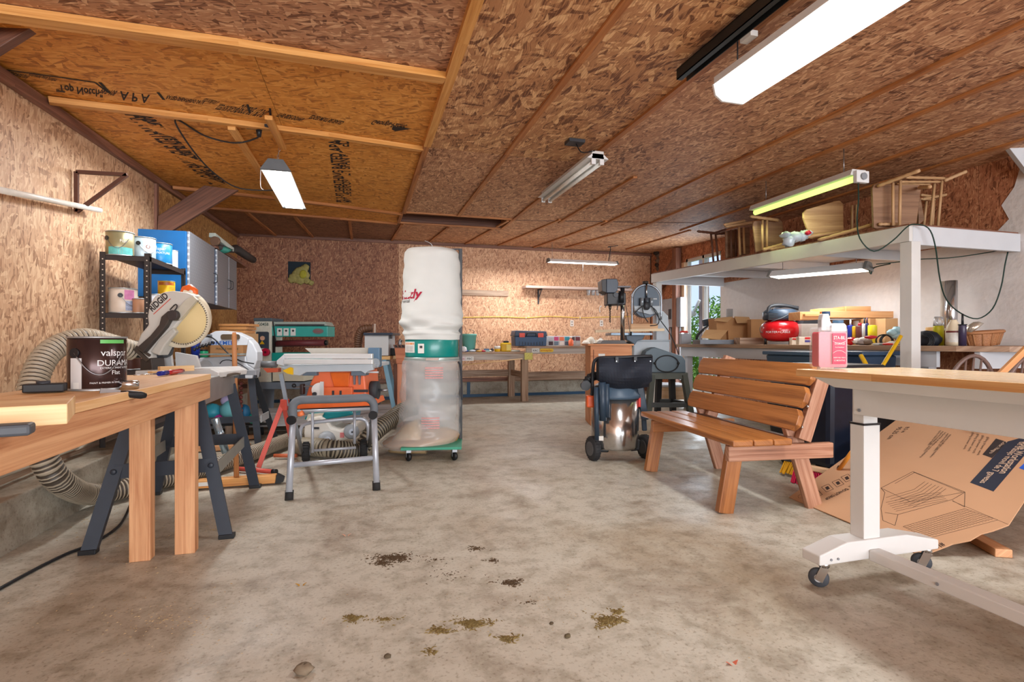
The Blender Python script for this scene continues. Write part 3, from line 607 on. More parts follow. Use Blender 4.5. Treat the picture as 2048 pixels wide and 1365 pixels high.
def paint_can(c,r,h,body,label,lid=GALV,texts=(),bands=(),handle=True,name='paint_can',cat='paint can',group=None,hd=-48):
    c=V(c); t=thing(name,c,label,cat,group)
    m=MB(); m.lathe([(r*.97,0),(r,.004),(r,h*.97),(r*.985,h*.975),(r*.99,h)],c,n=36); ob('body',m,body,t)
    m=MB(); m.lathe([(r*.99,h),(r*1.03,h),(r*1.03,h+.006),(r*.9,h+.006),(r*.88,h+.001),(0,h+.001)],c,n=36); ob('rim',m,lid,t); m=MB(); m.lathe([(r*1.02,0),(r*1.02,.006),(r,.007)],c,n=36,cap=False); ob('base_rim',m,lid,t)
    for z0,z1,d0,d1,mt in bands: patch(t,c,r*1.004,c.z+h*z0,c.z+h*z1,d0,d1,mt)
    for s_,z,deg,hh,mt in texts: text(s_,c,(1,0,0),(0,0,1),hh,mt,t,warp=cw(c,r*1.008,c.z+h*z,deg))
    if handle:
        n,tt=wtan(c); e=[]
        for k in range(13):
            a=math.radians(hd+k*(96/12.)+0); e.append(V((c.x,c.y,c.z+h*(.72-.42*math.sin(math.pi*k/12))))+(n*math.cos(a)+tt*math.sin(a))*(r*1.05))
        m=MB(); m.tube(e,.0022,6); ob('bail_handle',m,STEEL,t)
        a=math.radians(hd); q=V((c.x,c.y,c.z+h*.72))+(n*math.cos(a)+tt*math.sin(a))*r; m=MB(); m.cyl(q,q+(n*math.cos(a)+tt*math.sin(a))*.006,r*.19,n=16); ob('handle_boss',m,BLACK,t)
    return t
cc=P(195,700,1.84)
paint_can((cc.x,cc.y,.836),.083,.176,M(66,48,46,.22,.55,var=.25,sc=5),'large dark brown exterior paint can on the long workbench',
  texts=(('valspar',.66,6,.032,WHITE),('DURAMAX',.47,0,.028,WHITE),('EXTERIOR PAINT & PRIMER',.41,5,.009,WHITE),('Flat',.30,28,.02,WHITE),('PAINT & PRIMER IN ONE',.13,-14,.008,WHITE)),
  bands=((.03,.62,-58,-30,M(208,206,204,.4)),(.9,.97,5,60,M(96,176,92,.4)),(.04,.16,-50,-36,PAPER)),hd=-44)
def onb(x,y,z=.836): return oz(x,y,z)
t=thing('pine_board_offcut',onb(90,815),'thick pine board offcut with end grain on the long workbench','board')
a=onb(97,835);b=onb(184,815); a2=onb(-60,820)
mb=MB(); z0,z1=.837,.872
pts=[(-.81,1.12),(-.752,1.37),(-.95,1.62),(-1.08,1.42),(-1.08,1.05),(-.86,.95)]
A0=oz(98,852,.837);B0=oz(186,826,.837); dirx=(B0-A0); ln=dirx.length; back=V((A0.x,A0.y,0))-V((B0.x,B0.y,0)); per=V((-dirx.y,dirx.x,0)).normalized()
mb.bar(V((A0.x,A0.y,.858))+dirx*.5+V((-.002,0,0)),V((A0.x,A0.y,.858))+dirx*.5-V((.36,.13,0)),ln,.04); ob('board',mb,W_PINE,t,bev=.002)
t=thing('black_gadget',onb(20,868),'small dark grey handheld meter at the workbench edge','tool'); q=oz(28,874,.8375)
mb=MB(); mb.bar(q+V((-.075,-.01,.011)),q+V((.02,.015,.011)),.04,.02); ob('case',mb,M(70,74,80,.5),t,bev=.005)
t=thing('utility_knife',onb(240,800),'folding utility saw with black rubber grip in front of the dark brown paint can','knife'); a=P(200,783,1.696);b=P(292,792,1.80)
m_=a.lerp(b,.42)
mb=MB(); mb.tube([m_,m_.lerp(b,.3),m_.lerp(b,.8),b],[.009,.012,.013,.008],10,smooth=False); ob('grip',mb,BLACK,t)
mb=MB(); mb.bar(a,m_,.004,.02); ob('blade',mb,STEEL,t)
t=thing('black_tray',onb(95,784),'black plastic miter clamp lying on the workbench behind the pine offcut','clamp'); a=oz(48,786,.838);b=oz(132,783,.838)
mb=MB(); mb.bar(a+UP*.014,b+UP*.014,.05,.028); ob('body',mb,BLACK,t,bev=.004); mb=MB(); mb.cyl(a.lerp(b,.45)+UP*.02,a.lerp(b,.45)+UP*.036,.018); ob('knob',mb,DARK,t)
t=thing('metal_tin',onb(262,777),'shiny small metal tin beside the dark brown paint can','tin'); c=oz(258,778,.836)
mb=MB(); mb.lathe([(.03,0),(.03,.024),(.026,.028),(0,.028)],c,n=24); ob('body',mb,CHROME,t)
t=thing('screwdriver',onb(340,748),'screwdriver with red and blue handle near the workbench end','screwdriver'); a=oz(268,751,.85);b=oz(318,748,.85);c=oz(334,746,.85);d_=oz(366,742,.85)
mb=MB(); mb.cyl(a,b,.003); ob('shaft',mb,CHROME,t); mb=MB(); mb.cyl(b,c,.011,.012); ob('collar',mb,M(24,40,140,.25),t); mb=MB(); mb.tube([c,c.lerp(d_,.2),c.lerp(d_,.8),d_],[.010,.0135,.0135,.009],10,smooth=False); ob('handle',mb,M(176,30,40,.2,coat=.5),t)
for nm,x0,y0,x1,y1,hh,lb in (('wood_block',318,745,386,742,.03,'small pine block beside the screwdriver'),('wood_sliver',300,748,345,745,.012,'thin wood sliver lying behind the screwdriver')):
    a=oz(x0,y0,.837);b=oz(x1,y1,.837); mb=MB(); mb.bar(a+UP*hh/2,b+UP*hh/2,.03,hh); ob(nm,mb,W_PINE,label=lb,cat='wood block',bev=.001)
# ---------------------------------------------------------------- miter saw stand and saw
t=thing('saw_stand',(-.95,3.4,0),'black folding steel stand carrying the miter saw','stand')
BP=M(46,52,62,.45,var=.15); 
tops={'nl':V((-1.06,3.06,.74)),'nr':V((-.79,3.06,.74)),'fl':V((-1.12,3.86,.72)),'fr':V((-.82,3.86,.72))}
feet={'nl':oz(175,1110,.0),'nr':oz(453,1078,.0),'fl':oz(309,991,.0),'fr':oz(510,977,.0)}
tops['nr']=V((-.80,3.06,.70)); 
for k in tops:
    f=feet[k]; g=tops[k]; sx=-1 if k[1]=='l' else 1
    m=MB(); m.bar(f+UP*.001,g,.062,.012,up=(0,1,0)); m.bar(f+V((-sx*.027,.012,.001)),g+V((-sx*.027,.012,0)),.008,.034,up=(0,1,0)) ; ob('leg',m,BP,t)
    m=MB(); m.box(f.x-.036,f.x+.036,f.y-.012,f.y+.034,0,.022); ob('foot',m,BLACK,t,bev=.003)
def lp(k,z): f=feet[k];g=tops[k]; return f.lerp(g,(z-f.z)/(g.z-f.z))
for a,b,z in (('nl','nr',.37),('fl','fr',.35),('nl','fl',.33),('nr','fr',.33)):
    m=MB(); m.bar(lp(a,z),lp(b,z),.006,.07); ob('brace',m,BP if a[0]==b[0] else M(150,150,142,.5,.3),t)
    if a=='nl' and b=='nr':
        for k in a,b:
            q=lp(k,z); m=MB(); m.ball(q-V((0,.012,0)),.014,.006,.014,8); ob('bolt',m,BP,t)
m=MB(); m.box(-1.10,-.80,3.02,3.90,.66,.80) ; ob('top_tray',m,M(150,152,150,.4,.55,var=.25,sc=7),t,bev=.006)
# the saw
D=3.25
t=thing('miter_saw',P(330,745,D),'dusty grey miter saw with round blade guard on the black stand','miter saw')
SG=M(196,192,184,.45,var=.06); 
m=MB(); m.pp([(296,650),(294,633),(298,609),(309,592),(328,584),(345,582),(372,585),(392,592),(372,628),(350,655),(302,705),(303,720),(290,722),(274,712),(272,690),(281,668)],D-.02,.07); ob('blade_housing',m,SG,t,bev=.012)
m=MB(); m.lathe([(.0,0),(.142,0),(.142,.004),(0,.004)],P(366,641,D+.0),FW,n=64); ob('saw_blade',m,M(212,188,136,.75,var=.08,sc=4),t)
m=MB()
for k in range(64):
    a=k*math.pi/32; c=P(366,641,D+.002)+(RT*math.cos(a)+UP*math.sin(a))*.143; m.bar(c,c+(RT*math.cos(a+.5)+UP*math.sin(a+.5))*.009,.004,.006)
ob('blade_teeth',m,M(110,100,84,.5),t,kind='stuff')
m=MB(); m.lathe([(.147,-.012),(.176,-.012),(.18,.0),(.18,.035),(.176,.04),(.147,.04),(.147,-.012)],P(359,638,D+.02),FW,n=48,ref=RT,a0=math.radians(-80),a1=math.radians(75)) ; ob('lower_guard',m,M(220,208,182,.55,var=.08),t)
m=MB(); m.lathe([(.147,-.012),(.176,-.012),(.18,.0),(.18,.035),(.176,.04),(.147,.04),(.147,-.012)],P(359,638,D+.02),FW,n=48,ref=RT,a0=math.radians(70),a1=math.radians(135)) ; ob('guard_lip',m,M(214,204,180,.35),t)
m=MB(); m.pp([(385,592),(394,600),(360,640),(340,640),(352,622),(372,600)],D-.045,.02); ob('clear_shroud',m,M(214,208,190,.3,trans=.3),t)
m=MB(); m.pp([(276,693),(300,672),(318,650),(322,634),(336,622),(345,628),(330,655),(308,680),(286,706)],D-.06,.04); ob('arm_cover',m,M(62,54,50,.5),t,bev=.004)
m=MB(); m.disc(344,631,10.5,D-.075,.05,24); ob('arbor_knob',m,M(56,50,50,.5),t,bev=.003)
m=MB(); m.tube([P(x,y,D-.055) for x,y in ((340,620),(350,610),(354,612),(352,618),(343,628))],.004,8); ob('guard_link',m,M(50,46,46,.5),t)
m=MB(); m.tube([P(x,y,D+.05) for x,y in ((362,592),(370,578),(380,576),(390,583),(391,594))],[.014,.02,.024,.02,.014],12,smooth=False); ob('handle',m,M(226,100,36,.45),t)
m=MB(); m.ball(P(384,584,D+.045),.02,.02,.018,12); ob('trigger_grip',m,M(214,208,200,.4),t)
m=MB(); m.pp([(300,705),(318,678),(345,655),(352,664),(330,690),(318,712)],D-.03,.09); ob('motor_arm',m,M(186,182,172,.45),t,bev=.008)
m=MB(); m.pp([(304,712),(322,690),(332,686),(326,712),(312,718)],D+.03,.1); ob('motor',m,M(52,56,60,.5),t,bev=.01)
m=MB(); m.lathe([(.03,0),(.045,.01),(.045,.1),(.036,.13)],P(284,702,D+.1),-RT,n=24); ob('dust_port',m,BLACK,t)
m=MB(); m.lathe([(.049,0),(.049,.03)],P(276,702,D+.1),-RT,n=24); ob('hose_clamp',m,M(176,150,110,.4),t)
m=MB(); m.pp([(280,718),(303,716),(306,745),(280,752)],D-.02,.12); ob('pivot_post',m,M(58,48,42,.5),t,bev=.005)
m=MB(); m.bar(P(270,698,D-.03),P(296,722,D-.03),.012,.02); m.bar(P(272,694,D-.03),P(300,712,D-.03),.01,.014); ob('bevel_lever',m,M(70,60,52,.5),t)
m=MB(); m.pp([(270,742),(420,738),(438,746),(436,756),(270,756)],D-.12,.34); ob('base_table',m,M(206,206,204,.4),t,bev=.005)
m=MB(); m.pp([(318,690),(340,700),(345,740),(318,742)],D+.14,.02); m.pp([(350,705),(392,712),(400,738),(352,740)],D+.14,.02); ob('fence',m,M(196,196,196,.4,.3),t)
m=MB(); m.tube([P(x,y,D-.02) for x,y in ((440,757),(452,752),(470,748),(480,748))],.008,8); ob('table_lever',m,M(110,100,90,.4,.5),t)
text('RIDGID',P(305,624,D-.021),RT*.72+UP*.66,UP*.72-RT*.66,.055,M(40,36,38,.5,var=0),t,width=.135,bold=.03)
a=P(307,629,D-.0225); m=MB(); m.bar(a,a+(RT*.72+UP*.66).normalized()*.14,.001,.004,up=(RT*-.66+UP*.72)); ob('red_stripe',m,M(206,70,50,.4,var=0),t)
# dust hoses
m=MB(); m.tube([P(266,702,3.32),P(225,690,3.2),oX(165,678,-1.52),oX(105,700,-1.6),oX(72,750,-1.62),oX(62,820,-1.6),oX(82,905,-1.54),oX(122,965,-1.50),oz(185,990,.09),oz(270,972,.075),oz(380,945,.075),oz(480,915,.075),oz(560,886,.075),oz(610,868,.075)],.058,14,rib=.0045,pitch=.022)
ob('dust_hose',m,ribmat((176,162,140),(70,60,50)),label='long ribbed grey dust hose snaking from the miter saw along the floor',cat='hose')
# ---------------------------------------------------------------- metal shelf unit on the wall side
t=thing('metal_shelf_unit',(-1.57,4.66,0),'tall black perforated steel shelf unit against the light wall','shelf unit')
sx0,sx1,sy0,sy1=-1.72,-1.42,4.28,5.08
for x,y,kx,ky in ((sx0,sy0,1,1),(sx1,sy0,-1,1),(sx0,sy1,1,-1),(sx1,sy1,-1,-1)):
    m=MB(); m.box(min(x,x+kx*.034),max(x,x+kx*.034),min(y,y+ky*.003),max(y,y+ky*.003),.27 if x<-1.6 else 0,1.62); m.box(min(x,x+kx*.003),max(x,x+kx*.003),min(y,y+ky*.034),max(y,y+ky*.034),.27 if x<-1.6 else 0,1.62); p=ob('post',m,M(50,44,42,.5,.3),t)
    if ky>0:
        h=MB()
        for k in range(34): z=.35+k*.037; h.cyl((x+kx*.018,y-.001,z),(x+kx*.018,y+.001,z),.0045,n=8)
        ob('punched_holes',h,M(196,182,166,.6,var=0),p,kind='stuff')
for z in (1.60,1.20,.80,.40):
    m=MB(); m.box(sx0,sx1,sy0+.004,sy1-.004,z-.002,z); m.box(sx0,sx1,sy0+.004,sy0+.007,z-.035,z); m.box(sx1-.003,sx1-.0,sy0+.004,sy1-.004,z-.035,z); m.box(sx0,sx1,sy1-.007,sy1-.004,z-.035,z); ob('shelf',m,M(54,46,44,.5,.3),t)
m=MB(); m.bar((sx0+.02,sy0+.004,1.05),(sx0+.12,sy0+.004,.95),.003,.02); ob('corner_strut',m,M(54,46,44,.5,.3),t)
def sc_(px,y,Y,z): q=oY(px,y,Y); return (q.x,q.y,z)
paint_can(sc_(240,500,4.36,1.601),.083,.165,M(150,140,104,.35,.4,var=.3,sc=7),'brown and silver paint can with spilled teal drips, first on top of the steel shelf',texts=(('Flat',.55,0,.03,PAPER),),bands=((.0,.35,-50,60,M(96,180,176,.5,var=.4,sc=30)),),hd=-60)
t=paint_can(sc_(286,500,4.52,1.601),.08,.16,M(176,192,200,.35,.1),'pale blue-grey paint can second on the steel shelf top',texts=(('o',.5,12,.06,M(120,70,60,.5)),),bands=((.35,.85,2,45,PAPER),),hd=-20)
paint_can(sc_(321,505,4.72,1.601),.078,.155,M(36,124,180,.3,var=.3,sc=12),'bright blue paint can third on the steel shelf top',texts=(('valspar',.66,-42,.034,WHITE),('SIGNATURE',.48,-42,.024,WHITE)),handle=False)
paint_can(sc_(343,505,4.94,1.601),.045,.14,M(210,212,214,.4),'small white tin beside the bright blue paint can',handle=False)
paint_can(sc_(246,615,4.37,1.201),.083,.17,M(206,190,174,.4,var=.2,sc=8),'beige paint can with pink label on the middle steel shelf',bands=((.55,.95,5,50,M(196,120,160,.5,var=.3,sc=30)),(.1,.5,10,60,M(150,158,180,.5,var=.5,sc=60))),hd=-10)
paint_can(sc_(277,615,4.34,1.201),.035,.10,M(176,128,96,.5),'small tan tin beside the beige paint can',handle=False)
paint_can(sc_(311,600,4.72,1.201),.07,.16,M(204,206,212,.4,var=.3,sc=30),'white patterned paint can behind the steel shelf post',handle=False)
paint_can(sc_(333,600,4.9,1.36),.06,.125,M(226,172,26,.35,.1),'yellow paint can on the middle steel shelf',handle=False,bands=((.75,.95,-60,60,M(160,80,30,.4)),(.1,.7,15,60,M(196,150,40,.4,var=.4,sc=40))))
paint_can(sc_(332,600,4.9,1.201),.075,.155,M(140,142,146,.4,.3),'grey paint can underneath the yellow can',handle=False)
paint_can(sc_(228,700,4.42,.801),.08,.19,M(112,64,48,.5),'dark brown can on the third steel shelf',handle=False)
paint_can(sc_(262,700,4.42,.801),.06,.2,M(90,52,40,.5),'narrow brown can on the third steel shelf',handle=False)
paint_can(sc_(262,875,4.2,.401),.09,.17,M(160,132,112,.5,var=.2),'tan bucket on the lowest steel shelf',handle=False)
# blue cabinets with diamond plate doors
DP=None
def diamond():
    m,nt,p=newmat('diamond_plate'); tc=N(nt,'ShaderNodeTexCoord'); 
    mp=N(nt,'ShaderNodeMapping'); mp.inputs['Scale'].default_value=(26,26,26); mp.inputs['Rotation'].default_value=(math.radians(45),0,0); L(nt,tc.outputs['Object'],mp.inputs[0])
    ck=N(nt,'ShaderNodeTexVoronoi',inp={'Scale':1.0,'Randomness':0.0}); L(nt,mp.outputs[0],ck.inputs[0]); r=ramp(nt,ck.outputs[0],[(.18,RGB(240,242,244)),(.42,RGB(146,150,158))]); L(nt,r.outputs[0],p.inputs['Base Color'])
    p.inputs['Metallic'].default_value=.35; p.inputs['Roughness'].default_value=.38; bp=N(nt,'ShaderNodeBump',inp={'Strength':.5,'Distance':.004}); bp.invert=True; L(nt,ck.outputs[0],bp.inputs['Height']); L(nt,bp.outputs[0],p.inputs['Normal']); return m
DP=diamond()
for (y0,y1,doors,lb) in ((5.25,6.16,((5.262,6.10),),'blue wall cabinet with diamond plate door nearest the steel shelf'),(6.19,7.12,((6.2,6.70),(6.72,7.11)),'blue wall cabinet with two narrow diamond plate doors')):
    x0=wallX(6)+.01; t=thing('wall_cabinet',(x0,(y0+y1)/2,1.39),lb,'cabinet')
    m=MB(); m.box(x0,-1.462,y0,y1,1.39,1.97); ob('body',m,BLUEC,t,bev=.003)
    for a,b in doors:
        m=MB(); m.box(-1.460,-1.44,a,b,1.385,1.972); dd=ob('door',m,DP,t,bev=.003)
        yh=b-.05 if a<6.5 else a+.04; m=MB(); m.tube([(-1.44,yh,1.60),(-1.41,yh,1.61),(-1.405,yh,1.65),(-1.41,yh,1.69),(-1.44,yh,1.70)],.004,6); ob('handle',m,BLACK,dd)
t=thing('wall_shelf_board',(-1.7,7.4,2.0),'short rough wooden shelf board on the golden wall above the cabinets','shelf')
m=MB(); m.box(wallX(7)+.01,-1.47,6.3,7.9,2.0,2.03); ob('board',m,W_DK2,t)
t=thing('old_tube_lamp',(-1.6,6.6,2.04),'discarded white lamp reflector lying on the rough shelf board','lamp')
m=MB(); a=P(424,470,5.65);b=P(462,500,6.1); m.bar(a,b,.07,.05); ob('reflector',m,M(196,206,196,.4),t,bev=.008); m=MB(); m.disc(429,482,9,5.6,.03); ob('end_disc',m,M(150,120,100,.35,.5),t)
t=thing('black_hose_coil',(-1.5,7.3,2.04),'black vacuum hose and green tape heaped on the shelf board','hose')
m=MB(); m.tube([P(436,494,5.75),P(455,500,6.0),P(472,498,6.3),P(490,510,6.6),P(506,520,6.9)],[.03,.035,.05,.05,.045],10,smooth=False); ob('hose',m,M(60,58,58,.6),t); m=MB(); m.ball(P(448,500,5.85),.07,.05,.035,10,jit=.4); ob('tape',m,M(56,128,112,.6),t)
# ---------------------------------------------------------------- black sawhorse and scroll saw
t=thing('black_sawhorse',(-1.25,5.6,0),'second black steel stand under the scroll saw','stand')
for (fx,fy,tx) in ((oz(524,891,0).x,5.42,-1.0),(oz(548,884,0).x,5.85,-1.0),(-1.62,5.42,-1.5),(-1.62,5.85,-1.5)):
    m=MB(); yt=5.56 if fy<5.6 else 5.70; m.bar((fx,fy,0.0),(tx,yt,.66),.06,.012,up=(0,1,0)); m.bar((fx-.026,fy+.012,0.0),(tx-.026,yt+.012,.66),.008,.034,up=(0,1,0)); ob('leg',m,BP if fy<5.6 else M(40,44,50,.5),t)
m=MB(); m.box(-1.56,-.95,5.50,5.76,.655,.70); ob('top_bar',m,BP,t,bev=.004)
m=MB(); m.bar((-.90,5.47,.27),(-.88,5.80,.27),.006,.07); ob('side_brace',m,LGREY,t); m=MB(); m.bar((-1.58,5.47,.27),(-.92,5.47,.27),.006,.06); ob('front_brace',m,BP,t)
D=5.0
t=thing('scroll_saw',P(450,760,D),'pale grey scroll saw with open C frame on the second black stand','scroll saw')
SSM=M(206,210,216,.4,var=.04)
def ringpoly(outer,inner,D,tt,mat,nm,par,bev=0):
    """flat solid outline with a window cut through: outer and inner loops of equal length"""
    n=len(outer); o=[P(x,y,D) for x,y in outer];i=[P(x,y,D) for x,y in inner]; b=FW*tt
    vs=o+i+[q+b for q in o]+[q+b for q in i]; fs=[]
    for k in range(n):
        j=(k+1)%n; fs+= [(k,j,n+j,n+k),(2*n+k,3*n+k,3*n+j,2*n+j),(k,2*n+k,2*n+j,j),(n+k,n+j,3*n+j,3*n+k)]
    m=MB(); m.add(vs,fs); return ob(nm,m,mat,par,bev=bev)
def resamp(pts,n):
    pts=pts+[pts[0]]; d=[0]
    for a,b in zip(pts,pts[1:]): d.append(d[-1]+math.hypot(b[0]-a[0],b[1]-a[1]))
    out=[];k=0
    for i in range(n):
        q=d[-1]*i/n
        while d[k+1]<q: k+=1
        s_=(q-d[k])/(d[k+1]-d[k]+1e-9); out.append((pts[k][0]+(pts[k+1][0]-pts[k][0])*s_,pts[k][1]+(pts[k+1][1]-pts[k][1])*s_))
    return out
def angsort(pts,n):  # star sampling round a centre so that both loops correspond
    cx=sum(p[0] for p in pts)/len(pts); return resamp(pts,n)
OUT=[(400,688),(420,668),(428,663),(445,662),(470,665),(492,675),(506,688),(514,705),(514,722),(508,736),(504,742),(497,742),(400,728),(398,712),(402,708)]
INN=[(406,692),(420,690.5),(430,690.5),(445,690.5),(470,690.5),(484,690.5),(491,692),(492,702),(492,710),(491,712.5),(488,713),(470,713),(440,713),(406,713),(405,702)]
# frame as upper arm + column + lower arm
m=MB(); m.pp([(400,690),(404,680),(420,668),(430,663),(445,662),(470,665),(492,675),(497,679),(494,691),(400,691)],D,.12); ob('upper_arm',m,SSM,t,bev=.01)
m=MB(); m.pp([(494,691),(497,679),(506,688),(514,705),(514,722),(508,738),(494,730),(491,712)],D,.12); ob('rear_column',m,SSM,t,bev=.01)
m=MB(); m.pp([(398,716),(491,712),(494,730),(508,738),(504,758),(392,758)],D,.14); ob('lower_body',m,SSM,t,bev=.01)
m=MB(); m.pp(rrect(441,669,479,680,5),D-.012,.012); ob('handle_opening',m,M(86,70,52,.7),t)
m=MB(); m.pb(398,708,480,711,D-.1,.26); ob('work_table',m,M(150,156,150,.35,.4),t,bev=.002)
for x,y in ((467,687),(467,719)): m=MB(); m.disc(x,y,2.2,D-.008,.01,12); ob('screw',m,BLACK,t)
m=MB(); m.disc(410,735,14,D-.012,.012,24); ob('wheel_boss',m,LGREY,t); m=MB(); m.tube([P(x,y,D-.01) for x,y in ((440,728),(446,722),(460,721),(478,728),(500,742))],.004,6); ob('trim_line',m,DARK,t)
text('DREMEL',P(422,690,D-.013),RT,UP,.05,M(20,80,160,.4,var=0),t,width=.215,bold=.02)
cord('power_cord',[P(398,676,D-.1),P(412,672,D-.05),P(430,680,D-.06),P(455,706,D-.06),P(480,722,D-.05),P(508,728,D-.03)],.006,BLACK,parent=t)
m=MB(); m.tube([P(388,700,D-.1),P(400,694,D-.1),P(415,690,D-.1),P(430,684,D-.08)],.012,6,rib=.006,pitch=.03); ob('blower_hose',m,BLACK,t)
m=MB(); m.tube([P(385,685,D-.08),P(395,675,D-.08),P(410,672,D-.05),P(424,673,D-.02)],.016,8); ob('front_head',m,DARK,t)
m=MB(); m.cyl(P(440,765,4.0),P(470,765,4.0),.012)
# broom pole with head on the floor
t=thing('push_broom',oz(470,970,0),'wooden push broom standing head down with its handle upright','broom')
a=oz(396,968,.04);b=oz(553,957,.04)
m=MB(); m.bar(a,b,.07,.055); ob('head',m,wood((206,140,72),(224,164,96),(170,104,52)),t,bev=.006)
for e,q in ((b,(b-a).normalized()),(a,(a-b).normalized())):
    m=MB(); m.bar(e,e+q*.05-UP*.01,.08,.06,w1=.05,h1=.03); ob('bristle_tuft',m,BLACK,t)
g=a.lerp(b,.48)+UP*.03; h=P(462,666,3.72); h=V((g.x-.01,g.y-.02,1.065)); m=MB(); m.tube([g,g.lerp(h,.3),g.lerp(h,.97),h],[.017,.016,.016,.011],10,smooth=False); ob('handle',m,wood((176,112,64),(200,140,88)),t)
m=MB(); m.bar(a.lerp(b,.02)-V((0,.037,-.002)),a.lerp(b,.16)-V((0,.037,-.002)),.001,.025); ob('paper_label',m,PAPER,t)
t=thing('pipe_clamp',P(470,755,3.6),'grey bar clamp with wooden grip gripping the stand edge','clamp')
m=MB(); m.pb(452,735,469,757,3.5,.06); ob('jaw',m,M(84,92,96,.5),t,bev=.004); m=MB(); m.tube([P(469,746,3.52),P(474,745,3.52),P(486,745,3.52),P(491,745,3.52)],[.01,.016,.017,.012],10,smooth=False); ob('grip',m,M(112,88,60,.5),t)
m=MB(); m.pb(490,741,512,751,3.52,.04); ob('slide',m,GREY,t,bev=.003)
# boards and boxes on the far side behind the scroll saw
y=6.3
t=thing('wood_stack',P(460,672,6.2),'short stack of sawn orange boards behind the scroll saw','wood')
for x0,y0,x1,y1 in ((437,648,498,653),(439,654,492,660),(424,661,490,667)): m=MB(); m.pb(x0,y0,x1,y1,6.1,.25); ob('board',m,wood((206,142,82),(224,164,104)),t,bev=.002)
t=thing('small_cardboard_box',P(450,712,6.1),'brown cardboard carton seen through the scroll saw frame','box'); m=MB(); m.pb(420,690,486,715.6,5.7,.25); ob('body',m,CARD,t,bev=.002); text('FRAGILE HANDLE',P(432,700,5.695),RT,UP,.03,M(70,70,40,.6),t,width=.24)
t=thing('side_bench',(-1.48,6.5,0),'low plain wooden side bench behind the scroll saw','bench')
m=MB(); m.box(-1.8,-1.2,5.9,7.15,.80,.827); ob('top',m,W_OLD,t,bev=.003)
for x in(-1.55,-1.28):
    for y in(5.95,7.05): m=MB(); m.box(x-.03,x+.03,y,y+.06,0.0,.80); ob('leg',m,W_OLD,t)
t=thing('upper_carton',P(467,714,6.1),'tall brown carton holding up the sawn orange boards','box'); m=MB(); m.pb(436,667.5,496,713,6.1,.25); ob('body',m,CARD2,t,bev=.002)
t=thing('glue_jar',P(407,712,5.3),'green plastic jar beside the brown carton','jar'); m=MB(); m.lathe([(.045,0),(.045,.07),(.04,.075)],P(407,717,5.45),UP,20); ob('body',m,M(26,150,104,.35),t); m=MB(); m.lathe([(.042,.075),(.042,.09),(0,.09)],P(407,717,5.45),UP,20); ob('lid',m,BLACK,t)
t=thing('blue_bottle',P(391,712,5.3),'dark blue spray tin between the miter saw and the green jar','bottle'); m=MB(); m.lathe([(.04,0),(.04,.16),(.03,.18)],P(391,718.4,5.25),UP,20); ob('body',m,M(24,50,140,.35),t); m=MB(); m.lathe([(.02,.18),(.02,.2),(0,.2)],P(391,718.4,5.25),UP,12); ob('cap',m,WHITE,t)
t=thing('clear_organizer',P(500,700,6.2),'clear plastic parts case standing beside the sawn boards','case'); m=MB(); m.pb(480,656,505,712,6.35,.08); ob('case',m,M(196,180,166,.3,var=.3,sc=30),t,bev=.004); 
for k in range(4): m=MB(); m.pb(482,664+k*11,503,665+k*11,6.34,.01); ob('divider',m,GREY,t)
# low plank platform and clutter under the stands
t=thing('plank_platform',(-.6,7.2,0),'low grey plank platform on blocks along the rear floor','platform')
for k in range(5): m=MB(); m.box(-1.55,1.0,6.1+k*.3,6.36+k*.3,.10,.13); ob('plank',m,wood((150,146,146),(176,172,172),(122,116,114)),t,bev=.003)
for x in (-1.3,-.2,.8): m=MB(); m.box(x,x+.09,6.1,7.6,0,.1); ob('block',m,W_OLD,t)
def small(name,cat,label,prims):
    t=thing(name,prims[0][2],label,cat)
    for nm,mat,pos,fn in prims: m=MB(); fn(m); ob(nm,m,mat,t)
    return t
def bxd(px,py,D,w,h,d): # box standing at pixel (bottom centre)
    c=P(px,py,D); return lambda m:m.prism([c-RT*w/2,c+RT*w/2,c+RT*w/2+UP*h,c-RT*w/2+UP*h],FW*d)
def cyd(px,py,D,r,h,r1=None): c=P(px,py,D); return lambda m:m.lathe([(r,0),(r1 or r,h)],c,UP,20)
def sph(px,py,D,rx,rz,j=.2): c=P(px,py,D); return lambda m:m.ball(c,rx,rx*.8,rz,12,j)
t=thing('toy_shelf',P(455,845,5.2),'black low rack holding bright toys under the stands','rack')
m=MB(); a=P(405,848,5.1);b=P(520,846,5.6); m.bar(a,b,.35,.02); ob('deck',m,BLACK,t)
for q in(.1,.9):
    c=a.lerp(b,q); 
    for s_ in(-.15,.15): m=MB(); m.bar((c.x+s_*.3,c.y+s_,0),(c.x+s_*.3,c.y+s_,c.z-.01),.03,.03); ob('leg',m,BLACK,t)
for k,(px,py,mt,rx,rz,lb) in enumerate(((425,826,M(60,170,196,.35),.09,.09,'cyan toy ball heaped on the low black rack'),(462,820,M(120,200,210,.35),.10,.10,'pale turquoise toy shape on the low black rack'),(440,836,M(210,60,170,.4),.07,.04,'magenta toy piece on the low black rack'),(489,828,M(40,120,170,.4),.06,.09,'blue toy scoop beside the brown beads'),(452,802,M(180,170,210,.4),.05,.05,'lilac toy piece on top of the toy heap'),(505,838,M(20,150,130,.4),.04,.05,'small green toy at the rack end'))):
    t=thing('toy',P(px,py,5.2),lb,'toy'); m=MB(); m.ball(P(px,py,5.25),rx,rx*.8,rz,14,.12); ob('body',m,mt,t)
t=thing('bead_string',P(480,840,5.15),'upright string of dark reddish wooden beads among the toys','beads')
for k in range(9): m=MB(); m.ball(P(482,768+k*9,5.15),.019,.019,.02,10); ob('bead',m,M(110,50,44,.5),t)
